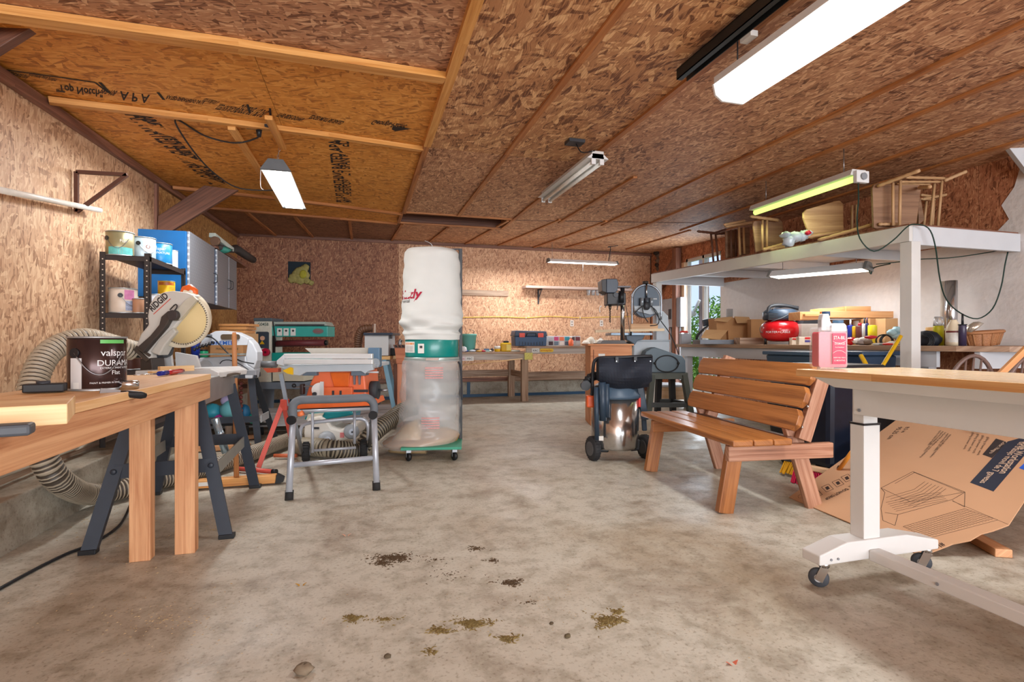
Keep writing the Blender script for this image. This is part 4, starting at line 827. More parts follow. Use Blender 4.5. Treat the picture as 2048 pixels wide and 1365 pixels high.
for k,(x0,y0,x1,y1,lb) in enumerate(((398,812,425,905,'shiny bent metal tube pair under the stand, nearer the posts'),(430,838,456,905,'shiny metal tube with clamp collar leaning under the stand'))):
    t=thing('metal_tube',oz(x1,y1,0),lb,'tube'); a=P(x0,y0,3.9+.4*k);b=oz(x1,y1+15,.03); m=MB(); m.cyl(a,b,.03 if k else .018); ob('tube',m,M(170,190,204,.2,.8),t)
    c=a.lerp(b,.35); m=MB(); m.cyl(c,c.lerp(b,.06),.036 if k else .022); ob('collar',m,STEEL,t)
t=thing('white_jug',oz(322,905,0),'white and red plastic jug on the floor behind the stand leg','jug'); m=MB(); m.lathe([(.07,0),(.08,.05),(.08,.2),(.03,.26),(.03,.29)],oz(318,885,.02),UP,20); ob('body',m,WHITE,t); m=MB(); m.lathe([(.081,.08),(.081,.17)],oz(318,885,.02),UP,20,cap=False); ob('paper_label',m,M(190,60,60,.5),t)
t=thing('floor_boards',oz(480,900,0),'loose pine offcut boards lying on the floor behind the saw stand','wood'); 
for x0,y0,x1,y1 in ((395,885,520,872),(360,900,500,893)): m=MB(); m.bar(oz(x0,y0,.03),oz(x1,y1,.03),.09,.04); ob('board',m,W_FIR,t,bev=.002)
# ---------------------------------------------------------------- drum sander
D=7.2
t=thing('drum_sander',oz(580,831,0),'cream and green drum sander with red knob against the rear wall','drum sander')
m=MB(); m.pb(508,643,543,765,D,.35); ob('column',m,M(216,212,196,.5,var=.12,sc=30),t,bev=.01)
m=MB(); m.pb(507,636.5,543.5,643,D-.01,.37); ob('column_cap',m,M(84,96,104,.5),t,bev=.006)
m=MB(); m.pp(rrect(512,664,537,706,3),D-.015,.02); ob('control_panel',m,M(58,70,82,.45),t)
m=MB(); m.pb(517,697,534,700,D-.02,.01); ob('panel_plate',m,PAPER,t)
m=MB(); m.disc(524.5,677,4.5,D-.03,.02,20); ob('start_button',m,M(226,180,150,.4),t); m=MB(); m.pp([(519,689),(529,689),(524,682)],D-.022,.01); ob('warning_sign',m,YEL,t)
m=MB(); m.disc(530,705,8,D-.06,.045,24); ob('stop_knob',m,M(190,24,64,.35),t,bev=.004); m=MB(); m.disc(530,705,2.4,D-.065,.01,12); ob('knob_centre',m,M(90,16,36,.4),t)
m=MB(); m.pb(543,653,655,674,D+.02,.3); ob('drum_cover',m,M(60,168,158,.4,var=.06),t,bev=.008)
m=MB(); m.pp([(545,652),(548,644),(650,644),(655,652)],D+.03,.28); ob('hood',m,M(170,182,172,.45),t,bev=.004); m=MB(); m.pb(550,649,648,651.5,D+.015,.02); ob('hood_slot',m,DARK,t)
m=MB(); m.cyl(P(552,688,D+.1),P(650,686,D+.1),.045); ob('sanding_drum',m,M(112,48,52,.5),t); m=MB(); m.cyl(P(543,688,D+.1),P(552,688,D+.1),.03); ob('drum_bearing',m,BLACK,t)
m=MB(); m.cyl(P(650,686,D+.1),P(655,686,D+.1),.035); ob('drum_bearing',m,BLACK,t)
m=MB(); m.pb(545,672,549,710,D+.0,.03); ob('guide_rod',m,BLACK,t)
m=MB(); m.pb(543,706,640,723,D-.05,.5); ob('feed_table',m,M(24,158,146,.4,var=.05),t,bev=.008)
m=MB(); m.pb(545,723,608,763,D+.0,.4); ob('base_body',m,M(222,214,190,.5,var=.05),t,bev=.004); m=MB(); m.pb(543,725,544,763,D-.004,.01); ob('door_gap',m,DARK,t)
m=MB(); m.pb(515,765,610,779,D,.4); ob('stand_top',m,M(120,130,142,.5),t,bev=.004)
for x in (517,600): m=MB(); m.pp([(x,779),(x+9,779),(x+7,830),(x+2,830)],D,.35); ob('stand_leg',m,M(108,116,126,.5),t)
for i,x in enumerate((559,572,586)): m=MB(); m.pb(x-5,657,x+5,672,D+.014,.006); lb=ob('sticker',m,PAPER,t); m=MB(); m.disc(x,662,2.2,D+.010,.004,12); ob('pictogram',m,DARK,lb)
m=MB(); m.pp(ell(636,663,11,5.5),D+.014,.006); lb=ob('oval_badge',m,M(120,112,110,.5),t); text('Grizzly',P(628,665,D+.012),RT,UP,.045,M(170,60,60,.5),t,width=.10,shear=.2)
text('G0458',P(515.5,652,D-.004),RT,UP,.058,M(40,70,60,.5),t,width=.145,bold=.01)
cord('power_cord',[P(546,644,D-.02),P(549,668,D-.03),P(552,684,D-.03)],.008,BLACK,parent=t)
# ---------------------------------------------------------------- table saw on folding cart
D=4.15
t=thing('table_saw',oz(660,930,0),'orange and grey portable table saw on a folding tube cart','table saw')
SAWG=M(176,184,190,.4,var=.05); AL=M(214,217,218,.3,.35,var=.04)
m=MB(); m.pb(567,708,744,718,D-.05,.05); ob('fence_rail',m,AL,t,bev=.004); m=MB(); m.pp([(553,722),(568,709),(568,733),(553,729)],D-.06,.07); ob('rail_cap',m,LGREY,t,bev=.004)
m=MB(); m.pb(567,719,745,729,D-.07,.05); ob('fence_rail',m,AL,t,bev=.004)
m=MB(); m.pp([(556,733),(744,728),(746,741),(736,743),(730,748),(722,743),(612,745),(600,752),(585,750),(566,738)],D-.03,.05); ob('table_front_rail',m,SAWG,t,bev=.004)
m=MB(); a=P(575,730,D);b=P(742,729,D); m.prism([a,b,b-UP*.03,a-UP*.03],FW*.62); ob('table_top',m,LGREY,t,bev=.004)
m=MB(); m.pp([(610,697),(624,709),(735,709),(737,696)],D+.22,.02); ob('blade_guard',m,M(188,184,174,.3,.2),t); m=MB(); m.pp([(736,696),(759,696),(759,735),(735,735)],D+.15,.08); ob('rip_fence',m,M(84,112,136,.45),t,bev=.006)
m=MB(); m.disc(749,727,10,D+.1,.03,24); ob('clear_disc',m,CLEARP,t); m=MB(); m.cyl(P(732,745,D),P(757,745,D),.007); ob('lock_lever',m,LGREY,t)
m=MB(); m.pp([(565,742),(575,748),(585,750),(585,737),(580,735)],D-.05,.04); ob('lever_tag',m,YEL,t)
m=MB(); m.pp([(632,742),(728,742),(735,812),(588,812),(612,792),(618,772)],D+.05,.42); ob('body',m,M(226,112,70,.45,var=.05),t,bev=.012)
m=MB(); m.pp([(660,746),(700,746),(697,774),(668,774)],D+.035,.02); ob('body_recess',m,M(214,96,20,.45),t,bev=.004)
m=MB(); m.pb(645,775,704,796,D-.0,.06); ob('storage_tray',m,M(228,112,66,.45),t,bev=.005)
for x in (664,679): m=MB(); m.pb(x,782,x+4,793,D-.006,.006); ob('tray_slot',m,DARK,t)
m=MB(); m.pb(705,780,735,785,D+.04,.02); ob('black_band',m,DARK,t)
for x in (604,702): m=MB(); m.pb(x,743,x+29,752,D+.0,.1); ob('leg_socket',m,M(96,108,120,.5),t,bev=.003); 
for x in (706,716): m=MB(); m.pp([(x,751),(x+5,751),(x+4,770),(x+1,770)],D+.03,.02); ob('cooling_slot',m,M(110,104,110,.5),t)
m=MB(); m.lathe([(0,0),(.052,0),(.052,.012),(0,.012)],P(639,783,D-.05),FW,n=24,ref=UP,a0=math.radians(0),a1=math.radians(180)); m2=MB(); m2.pp(ell(640,781,17,15,16,90,270)+[(640,766)],D-.05,.012); ob('miter_gauge',m2,M(216,214,212,.4),t); m=MB(); m.pb(640,764,647,797,D-.055,.012); ob('gauge_bar',m,AL,t); m=MB(); m.disc(628,789,4,D-.07,.02,14); ob('gauge_knob',m,DARK,t)
m=MB(); m.tube([P(x,y,D-.0) for x,y in ((592,775),(604,774),(618,773),(628,773))],.006,8); ob('crank_rod',m,STEEL,t)
m=MB(); m.ball(P(588,772,D-.01),.017,.017,.017); ob('crank_knob',m,BLACK,t); m=MB(); m.pb(599,769,606,790,D-.02,.05); ob('bevel_lock',m,M(50,36,34,.5),t,bev=.006)
m=MB(); m.pp([(590,803),(742,801),(746,812),(590,819)],D-.01,.4); ob('lower_skirt',m,M(228,106,48,.45),t,bev=.005)
m=MB(); m.pp([(600,818),(740,811),(738,820),(600,825)],D+.02,.36); ob('underside',m,DARK,t)
m=MB(); m.cyl(P(742,781,D+.2),P(757,781,D+.2),.075); ob('side_wheel',m,M(52,56,60,.7),t); m=MB(); m.cyl(P(733,781,D+.2),P(742,781,D+.2),.03); ob('wheel_hub',m,GREY,t); m=MB(); m.cyl(P(757,781,D+.2),P(776,781,D+.2),.01); ob('axle_end',m,STEEL,t)
TUBE=M(176,180,188,.35,.3,var=.1)
fl=oz(578,1001,.0); fr=oz(753,981,.0); kl=P(586,840,3.50); kr=P(748,830,3.70)
for f,k in ((fl,kl),(fr,kr)): 
    m=MB(); m.tube([f+UP*.05,k],.021,12,smooth=False); ob('leg',m,TUBE,t)
    m=MB(); m.cyl(f,f.lerp(k,.12),.026); ob('rubber_foot',m,RUBBER,t)
    m=MB(); c=k-FW*.035; m.cyl(c,c+FW*.02,.03); ob('pivot_knob',m,BLACK,t)
m=MB(); m.tube([kl+UP*.01,P(586,812,3.52),P(597,802,3.55),P(620,800,3.57),P(665,799,3.62),P(715,797,3.67),P(735,797,3.7),P(747,808,3.70),kr+UP*.01],.028,12); ob('foam_grip',m,M(98,104,110,.7),t)
m=MB(); m.tube([fl.lerp(kl,.42),fr.lerp(kr,.42)],.017,10,smooth=False); ob('crossbar',m,TUBE,t)
bl=P(603,905,4.35);br=P(738,893,4.5)
m=MB(); m.tube([P(590,850,3.55),P(597,875,4.0),bl],.016,10,smooth=False); ob('rear_leg',m,M(118,122,126,.4),t); m=MB(); m.tube([P(744,840,3.75),P(742,870,4.1),br],.016,10,smooth=False); ob('rear_leg',m,M(90,92,96,.4),t)
m=MB(); m.tube([P(600,878,4.2),P(602,858,4.2),P(612,848,4.2),P(640,844,4.2),P(700,838,4.25),P(728,840,4.3),P(736,855,4.3),P(736,880,4.35)],.015,10); ob('cradle_tube',m,TUBE,t)
for x,y0,y1,dd in ((625,825,906,4.15),(709,822,888,4.25)): m=MB(); m.cyl(P(x,y0,dd),P(x,y1,dd),.011); ob('upright_rod',m,TUBE,t)
m=MB(); m.cyl(P(592,824,3.9),P(745,818,4.1),.012); ob('cross_rod',m,TUBE,t); m=MB(); m.cyl(P(625,902,4.2),P(712,896,4.3),.011); ob('cross_rod',m,TUBE,t)
m=MB(); m.tube([P(592,829,3.55),P(600,829,3.55),P(606,826,3.55)],[.012,.018,.02],10,smooth=False); ob('release_knob',m,M(224,120,70,.4),t)
for x,y,dd in ((612,898,4.42),(727,892,4.55)):
    c=P(x,y,dd); c.z=.081
    m=MB(); m.lathe([(.03,-.03),(.07,-.03),(.08,-.018),(.08,.018),(.07,.03),(.03,.03)],c,RT*.95+FW*.3,n=28); w_=ob('cart_wheel',m,RUBBER,t); m=MB(); m.lathe([(.032,-.034),(.032,.034)],c,RT*.95+FW*.3,n=16); ob('wheel_hub',m,GREY,w_)
    h=MB()
    for k in range(20):
        a=k*math.pi/10; ax=(RT*.95+FW*.3).normalized(); e=ax.cross(UP).normalized(); g=c+(UP*math.cos(a)+e*math.sin(a))*.081; h.bar(g-ax*.022,g+ax*.022,.008,.006,up=(UP*math.cos(a)+e*math.sin(a)))
    ob('tread',h,RUBBER,w_,kind='stuff')
# roller stand
t=thing('roller_stand',oz(520,938,0),'red folding roller stand with grey roller beside the table saw','roller stand'); RD=M(206,84,70,.45,var=.08)
m=MB(); m.bar(P(562,748,4.25),P(574,812,4.3),.03,.03,up=(0,1,0)); ob('post',m,M(150,160,170,.35,.4),t)
m=MB(); m.cyl(P(524,729,4.2),P(553,729,4.2),.026); ob('roller',m,M(104,106,108,.5,.2),t); m=MB(); m.pp([(525,737),(556,737),(556,745),(534,746)],4.18,.06); ob('roller_bracket',m,M(176,78,52,.45),t,bev=.003)
a=P(566,806,4.3); m=MB(); m.bar(a,oz(517,936,.02),.035,.035,up=(0,1,0)); ob('leg',m,RD,t); m=MB(); m.bar(a,oz(588,905,.02),.03,.03,up=(0,1,0)); ob('leg',m,RD,t)
m=MB(); m.pb(560,800,573,822,4.27,.06); ob('hinge_plate',m,RD,t,bev=.003)
m=MB(); m.cyl(oz(474,938,.03),oz(545,944,.03),.017); f_=ob('foot_bar',m,RD,t); m=MB(); m.cyl(oz(545,944,.03),oz(553,944.5,.03),.02); ob('foot_cap',m,BLACK,f_)
m=MB(); m.cyl(oz(548,912,.03),oz(594,912,.03),.016); ob('foot_bar',m,M(190,96,60,.5),t)
# white and teal wheeled machine
t=thing('wheeled_toy_car',oz(670,900,0),'small white and teal ride-on toy car under the table saw','toy car')
D=4.95
m=MB(); m.pp([(607,868),(608,850),(616,838),(640,832),(655,843),(663,856),(680,860),(697,852),(708,842),(714,848),(712,870),(690,882),(660,888),(625,886),(608,880)],D,.34); ob('body',m,M(216,210,200,.4,var=.06),t,bev=.02)
m=MB(); m.pp([(607,838),(620,826),(650,824),(700,822),(708,830),(690,834),(655,840),(612,842)],D+.03,.28); ob('teal_hood',m,M(24,128,134,.35),t,bev=.015)
m=MB(); m.pp([(616,829),(648,826),(641,840),(612,841)],D+.02,.01); ob('windshield',m,M(206,198,180,.4),t)
for x,y,r,dd in ((654,882,17,D-.08),(704,865,15,D-.02)):
    m=MB(); m.lathe([(0,0),(r*dd/F*.75,0),(r*dd/F,.02),(r*dd/F,.07),(r*dd/F*.8,.09)],P(x,y,dd),FW*.92-RT*.38,n=28); w_=ob('wheel',m,M(166,170,174,.5),t); m=MB(); m.disc(x,y,r*.42,dd-.012,.02,20); ob('hubcap',m,M(206,216,230,.4),w_); m=MB(); m.disc(x,y,r*.12,dd-.02,.01,12); ob('hub_bolt',m,DARK,w_)
m=MB(); m.pb(680,866,688,876,D-.005,.005); ob('red_print',m,M(206,120,118,.5),t); m=MB(); m.pb(628,855,638,859,D-.006,.006); ob('badge',m,DARK,t)
m=MB(); m.tube([oz(600,893,.075),oz(655,897,.09),P(715,902,4.65),P(735,880,4.7),P(758,858,4.8),P(782,840,4.95),P(806,822,5.1),P(830,815,5.2)],.075,14,rib=.005,pitch=.026)
ob('collector_hose',m,ribmat((150,138,116),(62,54,44)),label='short thick ribbed hose joining the tall dust collector',cat='hose')
# ---------------------------------------------------------------- disc sander box, blue stand, wooden post block
D=6.3
t=thing('router_table',oz(770,822,0),'pale grey box router table with black top on blue steel legs','router table')
m=MB(); m.pb(729,671,777,712,D,.35); ob('cabinet',m,M(196,198,200,.5,var=.03),t,bev=.006); m=MB(); m.pb(727,666,785,671,D-.03,.42); ob('top_plate',m,M(38,50,68,.4),t,bev=.003); m=MB(); m.pb(779,671,783,678,D,.05); ob('edge_clamp',m,DARK,t)
m=MB(); m.pb(748,648,751,666,D+.1,.02); ob('tall_fence',m,M(196,176,160,.5),t)
m=MB(); m.pb(730,713,780,720,D-.02,.42); ob('wood_deck',m,wood((206,164,104),(224,184,128)),t,bev=.003)
for x0,x1,dd in ((768,795,D),(735,712,D),(775,800,D+.35)):
    a=P(x0,720,dd);b=P(x1,0,dd); f=P(x1,684,dd); f.z=0; m=MB(); m.bar(a,f,.05,.05,up=(0,1,0)); ob('leg',m,M(104,140,158,.45,.2),t)
m=MB(); m.tube([P(745,657,D+.12),P(735,657,D+.12),P(722,662,D+.15),P(717,678,D+.2),P(716,702,D+.25),P(716,730,D+.3)],.045,12,rib=.005,pitch=.03); ob('suction_hose',m,M(108,74,54,.5),t)
m=MB(); m.pb(776,697,796,712,D+.1,.1); ob('motor',m,BLACK,t,bev=.01)
t=thing('wood_block_stand',oz(800,815,0),'reddish timber block stand beside the tall dust collector','stand')
RW=wood((176,104,72),(198,130,96),(140,74,50)); m=MB(); m.pp([(789,697),(812,697),(812,728),(793,728)],D-.1,.3); ob('block',m,RW,t,bev=.003); m=MB(); m.pp([(789,697),(786,690),(809,690),(812,697)],D-.1,.3); ob('slotted_top',m,W_DK2,t)
for k in range(3): m=MB(); m.pp([(791+k*7,695),(795+k*7,695),(793+k*7,691),(789+k*7,691)],D-.105,.2); ob('slot',m,BLACK,t)
q=P(803,728,D-.05); m=MB(); m.box(q.x-.05,q.x+.05,q.y-.04,q.y+.05,0,q.z); ob('post',m,RW,t,bev=.003); q=P(793,728,D+.15); m=MB(); m.box(q.x-.03,q.x+.03,q.y-.03,q.y+.03,0,q.z); ob('back_post',m,W_DK2,t)
m=MB(); m.tube([P(800,690,D),P(800,684,D),P(803,680,D)],.02,8); ob('vise_jaw',m,STEEL,t)
# ---------------------------------------------------------------- dust collector
D=4.75; c0=P(864,684,D)
t=thing('dust_collector',oz(866,905,0),'tall two bag dust collector with white cloth bag and clear sawdust bag','dust collector')
def bagf(prof,fold,cx0=864,seed=1,n=48):
    def fn(u,v):
        k=v*(len(prof)-1); i=min(int(k),len(prof)-2); f=k-i; y=prof[i][0]*(1-f)+prof[i+1][0]*f; r=prof[i][1]*(1-f)+prof[i+1][1]*f; cx=prof[i][2]*(1-f)+prof[i+1][2]*f if len(prof[i])>2 else cx0
        a=2*math.pi*u; w=fold(y)*(math.sin(3*a+y*.13+seed)+.7*math.sin(5*a-y*.21)+.5*math.sin(2*a+y*.35)); q=P(cx,y,D); return q+(RT*math.cos(a)+FW*math.sin(a))*((r+w)*D/F)+UP*(w*.4*D/F)
    m=MB(); m.grid(fn,n,len(prof)*4,lambda u,v,q:(u,v)); return m
prof=[(499.5,1),(499.6,38),(502,48),(508,53.5),(520,55),(545,56),(575,57),(600,58),(625,60.5),(640,61),(652,60),(662,54),(668,57),(672,55),(680,54)]
m=bagf(prof,lambda y:.7+2.6*max(0,1-abs(y-652)/26)); ob('cloth_bag',m,M(216,218,214,.85,var=.05,sc=5),t)
dn,dt=wtan(P(864,684,D)); rb=57*D/F
text('Grizzly',c0,(1,0,0),(0,0,1),.11,M(172,24,56,.6,var=0),t,warp=lambda u,v:(V((c0.x,c0.y,P(864,601,D).z+v))+(dn*math.cos(-1.66+u/rb)+dt*math.sin(-1.66+u/rb))*(rb*1.025)),width=.345,shear=.25,bold=.03)
text('industrial',c0,(1,0,0),(0,0,1),.04,DARK,t,warp=lambda u,v:(V((c0.x,c0.y,P(864,606,D).z-.012+v))+(dn*math.cos(-1.6+u/rb)+dt*math.sin(-1.6+u/rb))*(rb*1.03)),width=.2)
m=MB(); m.lathe([(.232,P(0,714,D).z),(.236,P(0,714,D).z+.01),(.236,P(0,680,D).z-.005),(.232,P(0,679,D).z)],(c0.x,c0.y,0),UP,48,cap=True); ob('drum',m,M(12,134,126,.3,var=.03,coat=.3),t)
m=MB(); m.lathe([(.24,0),(.244,.01),(.244,.028),(.24,.035)],(c0.x,c0.y,P(0,722,D).z),UP,48,cap=False); ob('clamp_band',m,M(176,190,186,.35,.5),t); m=MB(); q=P(866,719,D-.25); m.bar(q-RT*.06,q+RT*.05,.02,.02); ob('band_buckle',m,CHROME,t)
def stick(x0,y0,x1,y1,nm='warning_label',mt=PAPER):
    m=MB(); a0=math.asin(max(-1,(x0-864)/50.));a1=math.asin((x1-864)/50.); m.grid(lambda u,v:V((c0.x,c0.y,P(0,y1,D-.2).z*(1-v)+P(0,y0,D-.2).z*v))+(dn*math.cos(a0+(a1-a0)*u)+dt*math.sin(a0+(a1-a0)*u))*.2385,8,1); return ob(nm,m,mt,t)
stick(815,684,833,706); stick(839,688,850,707,'paper_label'); a_=stick(816,686,832,690,'orange_strip',M(230,140,70,.5))
for k in range(5): stick(817,693+k*2.4,831,694+k*2.4,'print_line',M(130,130,130,.6,var=0))
stick(842,692,847,697,'pictogram',DARK)
cloudy=M(224,228,228,.25,alpha=.34,var=.06,sc=9,coat=.3)
prof2=[(720,56,864),(726,58,864),(745,58,863),(780,59,861.5),(815,60,860),(845,61,859),(862,66,854),(874,73,845),(884,75,838),(890,69,834),(893,56,832),(893.5,2,832)]
m=bagf(prof2,lambda y:.6+1.2*max(0,1-abs(y-800)/90),seed=3); ob('plastic_bag',m,cloudy,t)
prof3=[(858,1,880),(859,22,882),(864,40,874),(870,60,860),(876,70,848),(883,73,840),(888,68,835.5),(892,55,833),(892.6,2,833)]
m=bagf(prof3,lambda y:.8,seed=5); ob('sawdust',m,M(186,140,84,.95,var=.15,sc=30),t)
m=MB(); pts=[P(x,y,D-.1) for x,y in ((845,872),(815,880),(795,893),(778,904))]; m.tube(pts,[.16,.13,.08,.012],14,smooth=False); ob('bag_tail',m,M(200,168,124,.5,coat=.3,var=.15),t)
for x,y in ((859,735),(852,835)): 
    for k in range(5):
        yy=y+k*5; m=MB(); a0=math.asin((x-8-864)/62);a1=math.asin((x+26-864)/62.); m.grid(lambda u,v:V((c0.x,c0.y,P(0,yy+2.6,D-.25).z*(1-v)+P(0,yy,D-.25).z*v))+(dn*math.cos(a0+(a1-a0)*u)+dt*math.sin(a0+(a1-a0)*u))*.277,6,1); ob('red_print',m,M(206,150,146,.6,var=.3,sc=90),t)
g=P(921,684,D+.05); m=MB(); m.box(g.x-.014,g.x+.014,g.y-.012,g.y+.012,.11,P(0,498,D+.05).z); ob('support_post',m,M(34,34,36,.45),t)
m=MB(); m.bar(P(921,499,D+.05),P(866,499,D+.02),.012,.012); ob('top_arm',m,DARK,t)
m=MB(); q=P(918,720,D-.02); m.tube([P(917,724,D-.12),P(921,735,D-.1),P(923,760,D-.08),P(924,800,D-.06)],.009,6); ob('bag_strap',m,DARK,t)
bz=.085
pts=[oz(800,893,.13),oz(919,888,.13)]; A=oz(801,902,.10);B=oz(923,900,.10); dv=(B-A); bk=V((-dv.y,dv.x,0)).normalized()*.62
for q in(A,B): q.z=.10
m=MB(); m.prism([A,B,B+bk,A+bk],(0,0,.022)); ob('base_plate',m,M(60,150,122,.5,var=.1),t,bev=.003)
for q in (A+bk*.08+dv*.12,B+bk*.08-dv*.12,A+bk*.9+dv*.12,B+bk*.9-dv*.12):
    m=MB(); m.lathe([(.0,-.013),(.032,-.013),(.036,0),(.032,.013),(0,.013)],(q.x,q.y,.037),(.9,.4,0),20); w_=ob('caster_wheel',m,BLACK,t); m=MB(); m.box(q.x-.02,q.x+.02,q.y-.02,q.y+.02,.073,.10); m.bar((q.x-.019,q.y,.09),(q.x-.019,q.y+.01,.037),.004,.03); ob('caster_bracket',m,STEEL,t)
cord('pull_wire',[P(866,499,D),P(862,488,D),P(850,482,4.95)],.004,LGREY,parent=t)
# ---------------------------------------------------------------- rear workbenches
def rear_bench(x0,x1,y0,y1,zt,label,legs,lowz=.42,shelf=True):
    t=thing('rear_workbench',((x0+x1)/2,(y0+y1)/2,0),label,'workbench')
    m=MB(); m.box(x0,x1,y0,y1,zt-.035,zt); ob('tabletop',m,W_OLD,t,bev=.003)
    m=MB(); m.box(x0,x1,y0+.01,y0+.05,zt-.13,zt-.036); ob('front_rail',m,wood((168,152,140),(196,182,170),(130,112,100)),t,bev=.003)
    for x in legs:
        for y in (y0+.0,y1-.1): m=MB(); m.box(x,x+.11,y,y+.09,0,zt-.13 if y==y0 else zt-.036); ob('leg',m,W_OLD,t,bev=.003)
    if shelf: 
        m=MB(); m.box(x0,x1-.1,y1-.06,y1-.02,lowz-.05,lowz+.07); ob('rear_stretcher',m,W_OLD,t); m=MB(); m.box(x1-.1,x1-.06,y0+.09,y1-.1,lowz-.03,lowz+.07); ob('side_stretcher',m,W_OLD,t)
    return t
BA=rear_bench(.75,2.74,8.46,9.37,.83,'weathered low workbench along the rear wall, cluttered with small tools',(.8,2.60))
BB=rear_bench(2.66,4.7,8.40,9.37,.925,'weathered higher workbench along the rear wall under the wall shelf',(4.5,),lowz=.34)
m=MB(); m.box(2.75,4.7,9.38,9.41,.30,.44); ob('wall_board',m,W_OLD,label='wide bare board fixed low on the rear wall under the higher bench',cat='board')
m=MB(); a=oY(925,731,8.44);b=oY(1045,718,8.44); m.cyl(a,b,.008); ob('dowel',m,W_PINE,label='thin pale dowel slung under the low rear workbench',cat='dowel')
for s_,x0,y0,w_,par,zz in (('FBC',934,720,.09,BA,8.465),('KRC',1066,703.5,.09,BB,8.405)):
    q=oY(x0,y0,zz); m=MB(); m.box(q.x-.02,q.x+w_+.02,zz-.002,zz+.003,q.z-.018,q.z+.052); ob('sticker',m,PAPER,par); text(s_,(q.x,zz-.003,q.z),(1,0,0),(0,0,1),.045,DARK,par,width=w_,bold=.01)
q=oY(1081,703,8.405); m=MB(); m.prism([(q.x+a,8.403,q.z+b) for a,b in rrect(-.01,-.014,.23,.044,.025)],(0,.004,0)); ob('sticker',m,M(236,200,60,.5,var=0),BB); text('armaplac',(q.x,8.402,q.z),(1,0,0),(0,0,1),.05,M(200,110,30,.5,var=0),BB,width=.21,bold=.01)
q=oY(924,720,8.465); m=MB(); m.box(q.x-.1,q.x+.06,8.463,8.468,q.z-.018,q.z+.052); ob('sticker',m,M(222,206,206,.5),BA); text('wonn',(q.x-.1,8.462,q.z),(1,0,0),(0,0,1),.045,M(170,60,60,.5),BA,width=.14)
q=oY(1048,715,8.45); m=MB(); m.box(q.x-.01,q.x+.13,8.385,8.39,q.z-.04,q.z+.075); ob('sticker',m,M(214,204,110,.5,var=.3,sc=40),BB)
def at(px,Y,z): q=oY(px,684,Y); return V((q.x,Y,z))
def pxm(D,n): return n*D/F
t=thing('teal_bucket',at(938,8.85,.83),'teal plastic bucket with wire handle on the low rear bench','bucket'); c=at(938,8.85,.831)
m=MB(); m.lathe([(.10,0),(.125,.27),(.132,.27),(.132,.30)],c,UP,28); ob('body',m,M(110,184,172,.45,var=.05),t); m=MB(); m.tube([c+V((.13,0,.28)),c+V((.15,-.03,.18)),c+V((.14,-.05,.13))],.003,5); ob('wire_handle',m,DARK,t)
m=MB(); m.tube([c+V((.10,.05,.29)),c+V((.09,.08,.36)),c+V((.02,.1,.38))],.004,5); ob('tool_shank',m,DARK,t)
t=thing('yellow_case',at(1014,8.7,.83),'yellow boxy laser level case with label on the low rear bench','tool case'); c=at(1013,8.65,.831)
m=MB(); m.box(c.x-.09,c.x+.09,c.y,c.y+.1,c.z,c.z+.15); ob('body',m,M(214,170,24,.4),t,bev=.02); m=MB(); m.box(c.x+.0,c.x+.08,c.y-.004,c.y,c.z+.02,c.z+.12); ob('paper_label',m,M(240,220,120,.5),t); m=MB(); m.box(c.x-.04,c.x+.05,c.y+.02,c.y+.08,c.z+.15,c.z+.185); ob('carry_handle',m,BLACK,t,bev=.012)
t=thing('glue_tub',at(995,8.7,.83),'white lidded yellow tub next to the yellow case','tub'); c=at(995,8.7,.831)
m=MB(); m.lathe([(.05,0),(.05,.05)],c,UP,20); ob('body',m,YEL,t); m=MB(); m.lathe([(.053,.05),(.053,.095),(0,.095)],c,UP,20); ob('lid',m,PAPER,t)
CL=[(925,.035,.04,(150,60,90)),(932,.05,.03,(60,80,150)),(945,.06,.035,(196,206,214)),(953,.04,.05,(80,60,54)),(958,.05,.03,(200,150,60)),(966,.05,.03,(176,40,60)),(974,.04,.05,(60,100,150)),(981,.06,.03,(230,226,214)),(928,.05,.09,(226,224,226)),(969,.09,.03,(150,180,176)),(1030,.10,.03,(224,220,206)),(984,.03,.06,(50,50,56))]
nm_={0:'magenta',1:'navy',2:'silver',3:'dark brown',4:'ochre',5:'crimson',6:'steel blue',7:'cream',8:'white',9:'grey green',10:'off-white',11:'black'}
for k,(px,r,h,c_) in enumerate(CL):
    c=at(px,8.58+.05*(k%4),.831); m=MB(); 
    if k%3==0: m.box(c.x-r,c.x+r,c.y,c.y+.06,c.z,c.z+h)
    else: m.ball(c+UP*h*.5,r,.04,h*.5,12,.25)
    ob('bench_oddment',m,M(*c_,.5),label='%s small workshop item in the clutter on the low rear bench'%nm_[k],cat='oddment',group='clutter on the low rear bench')
t=thing('toolbox',at(1062,8.75,.925),'blue-grey plastic toolbox with two red latches on the higher rear bench','toolbox'); x0=at(1030,8.6,0).x;x1=at(1094,8.6,0).x
TB=M(62,88,120,.45,var=.06)
m=MB(); m.prism([(x0+.01,8.6,.926),(x1-.01,8.6,.926),(x1,8.6,1.09),(x0,8.6,1.09)],(0,.26,0)); ob('body',m,TB,t,bev=.012)
m=MB(); m.prism([(x0-.01,8.59,1.092),(x1+.01,8.59,1.092),(x1-.01,8.59,1.18),(x0+.01,8.59,1.19)],(0,.28,0)); ob('lid',m,M(64,78,98,.45),t,bev=.015)
for x in (x0+.12,x1-.12): m=MB(); m.box(x-.05,x+.05,8.575,8.59,1.075,1.145); ob('latch',m,M(226,90,74,.4),t,bev=.005)
m=MB(); m.tube([(x0+.2,8.58,1.10),(x0+.22,8.56,1.15),(x1-.22,8.56,1.15),(x1-.2,8.58,1.10)],.012,8); ob('handle',m,DARK,t)
for k in range(9): x=x0+.08+k*(x1-x0-.16)/8; m=MB(); m.box(x-.004,x+.004,8.593,8.6,.94,.985-.02*abs(4-k)/4*-1); ob('rib',m,DARK,t)
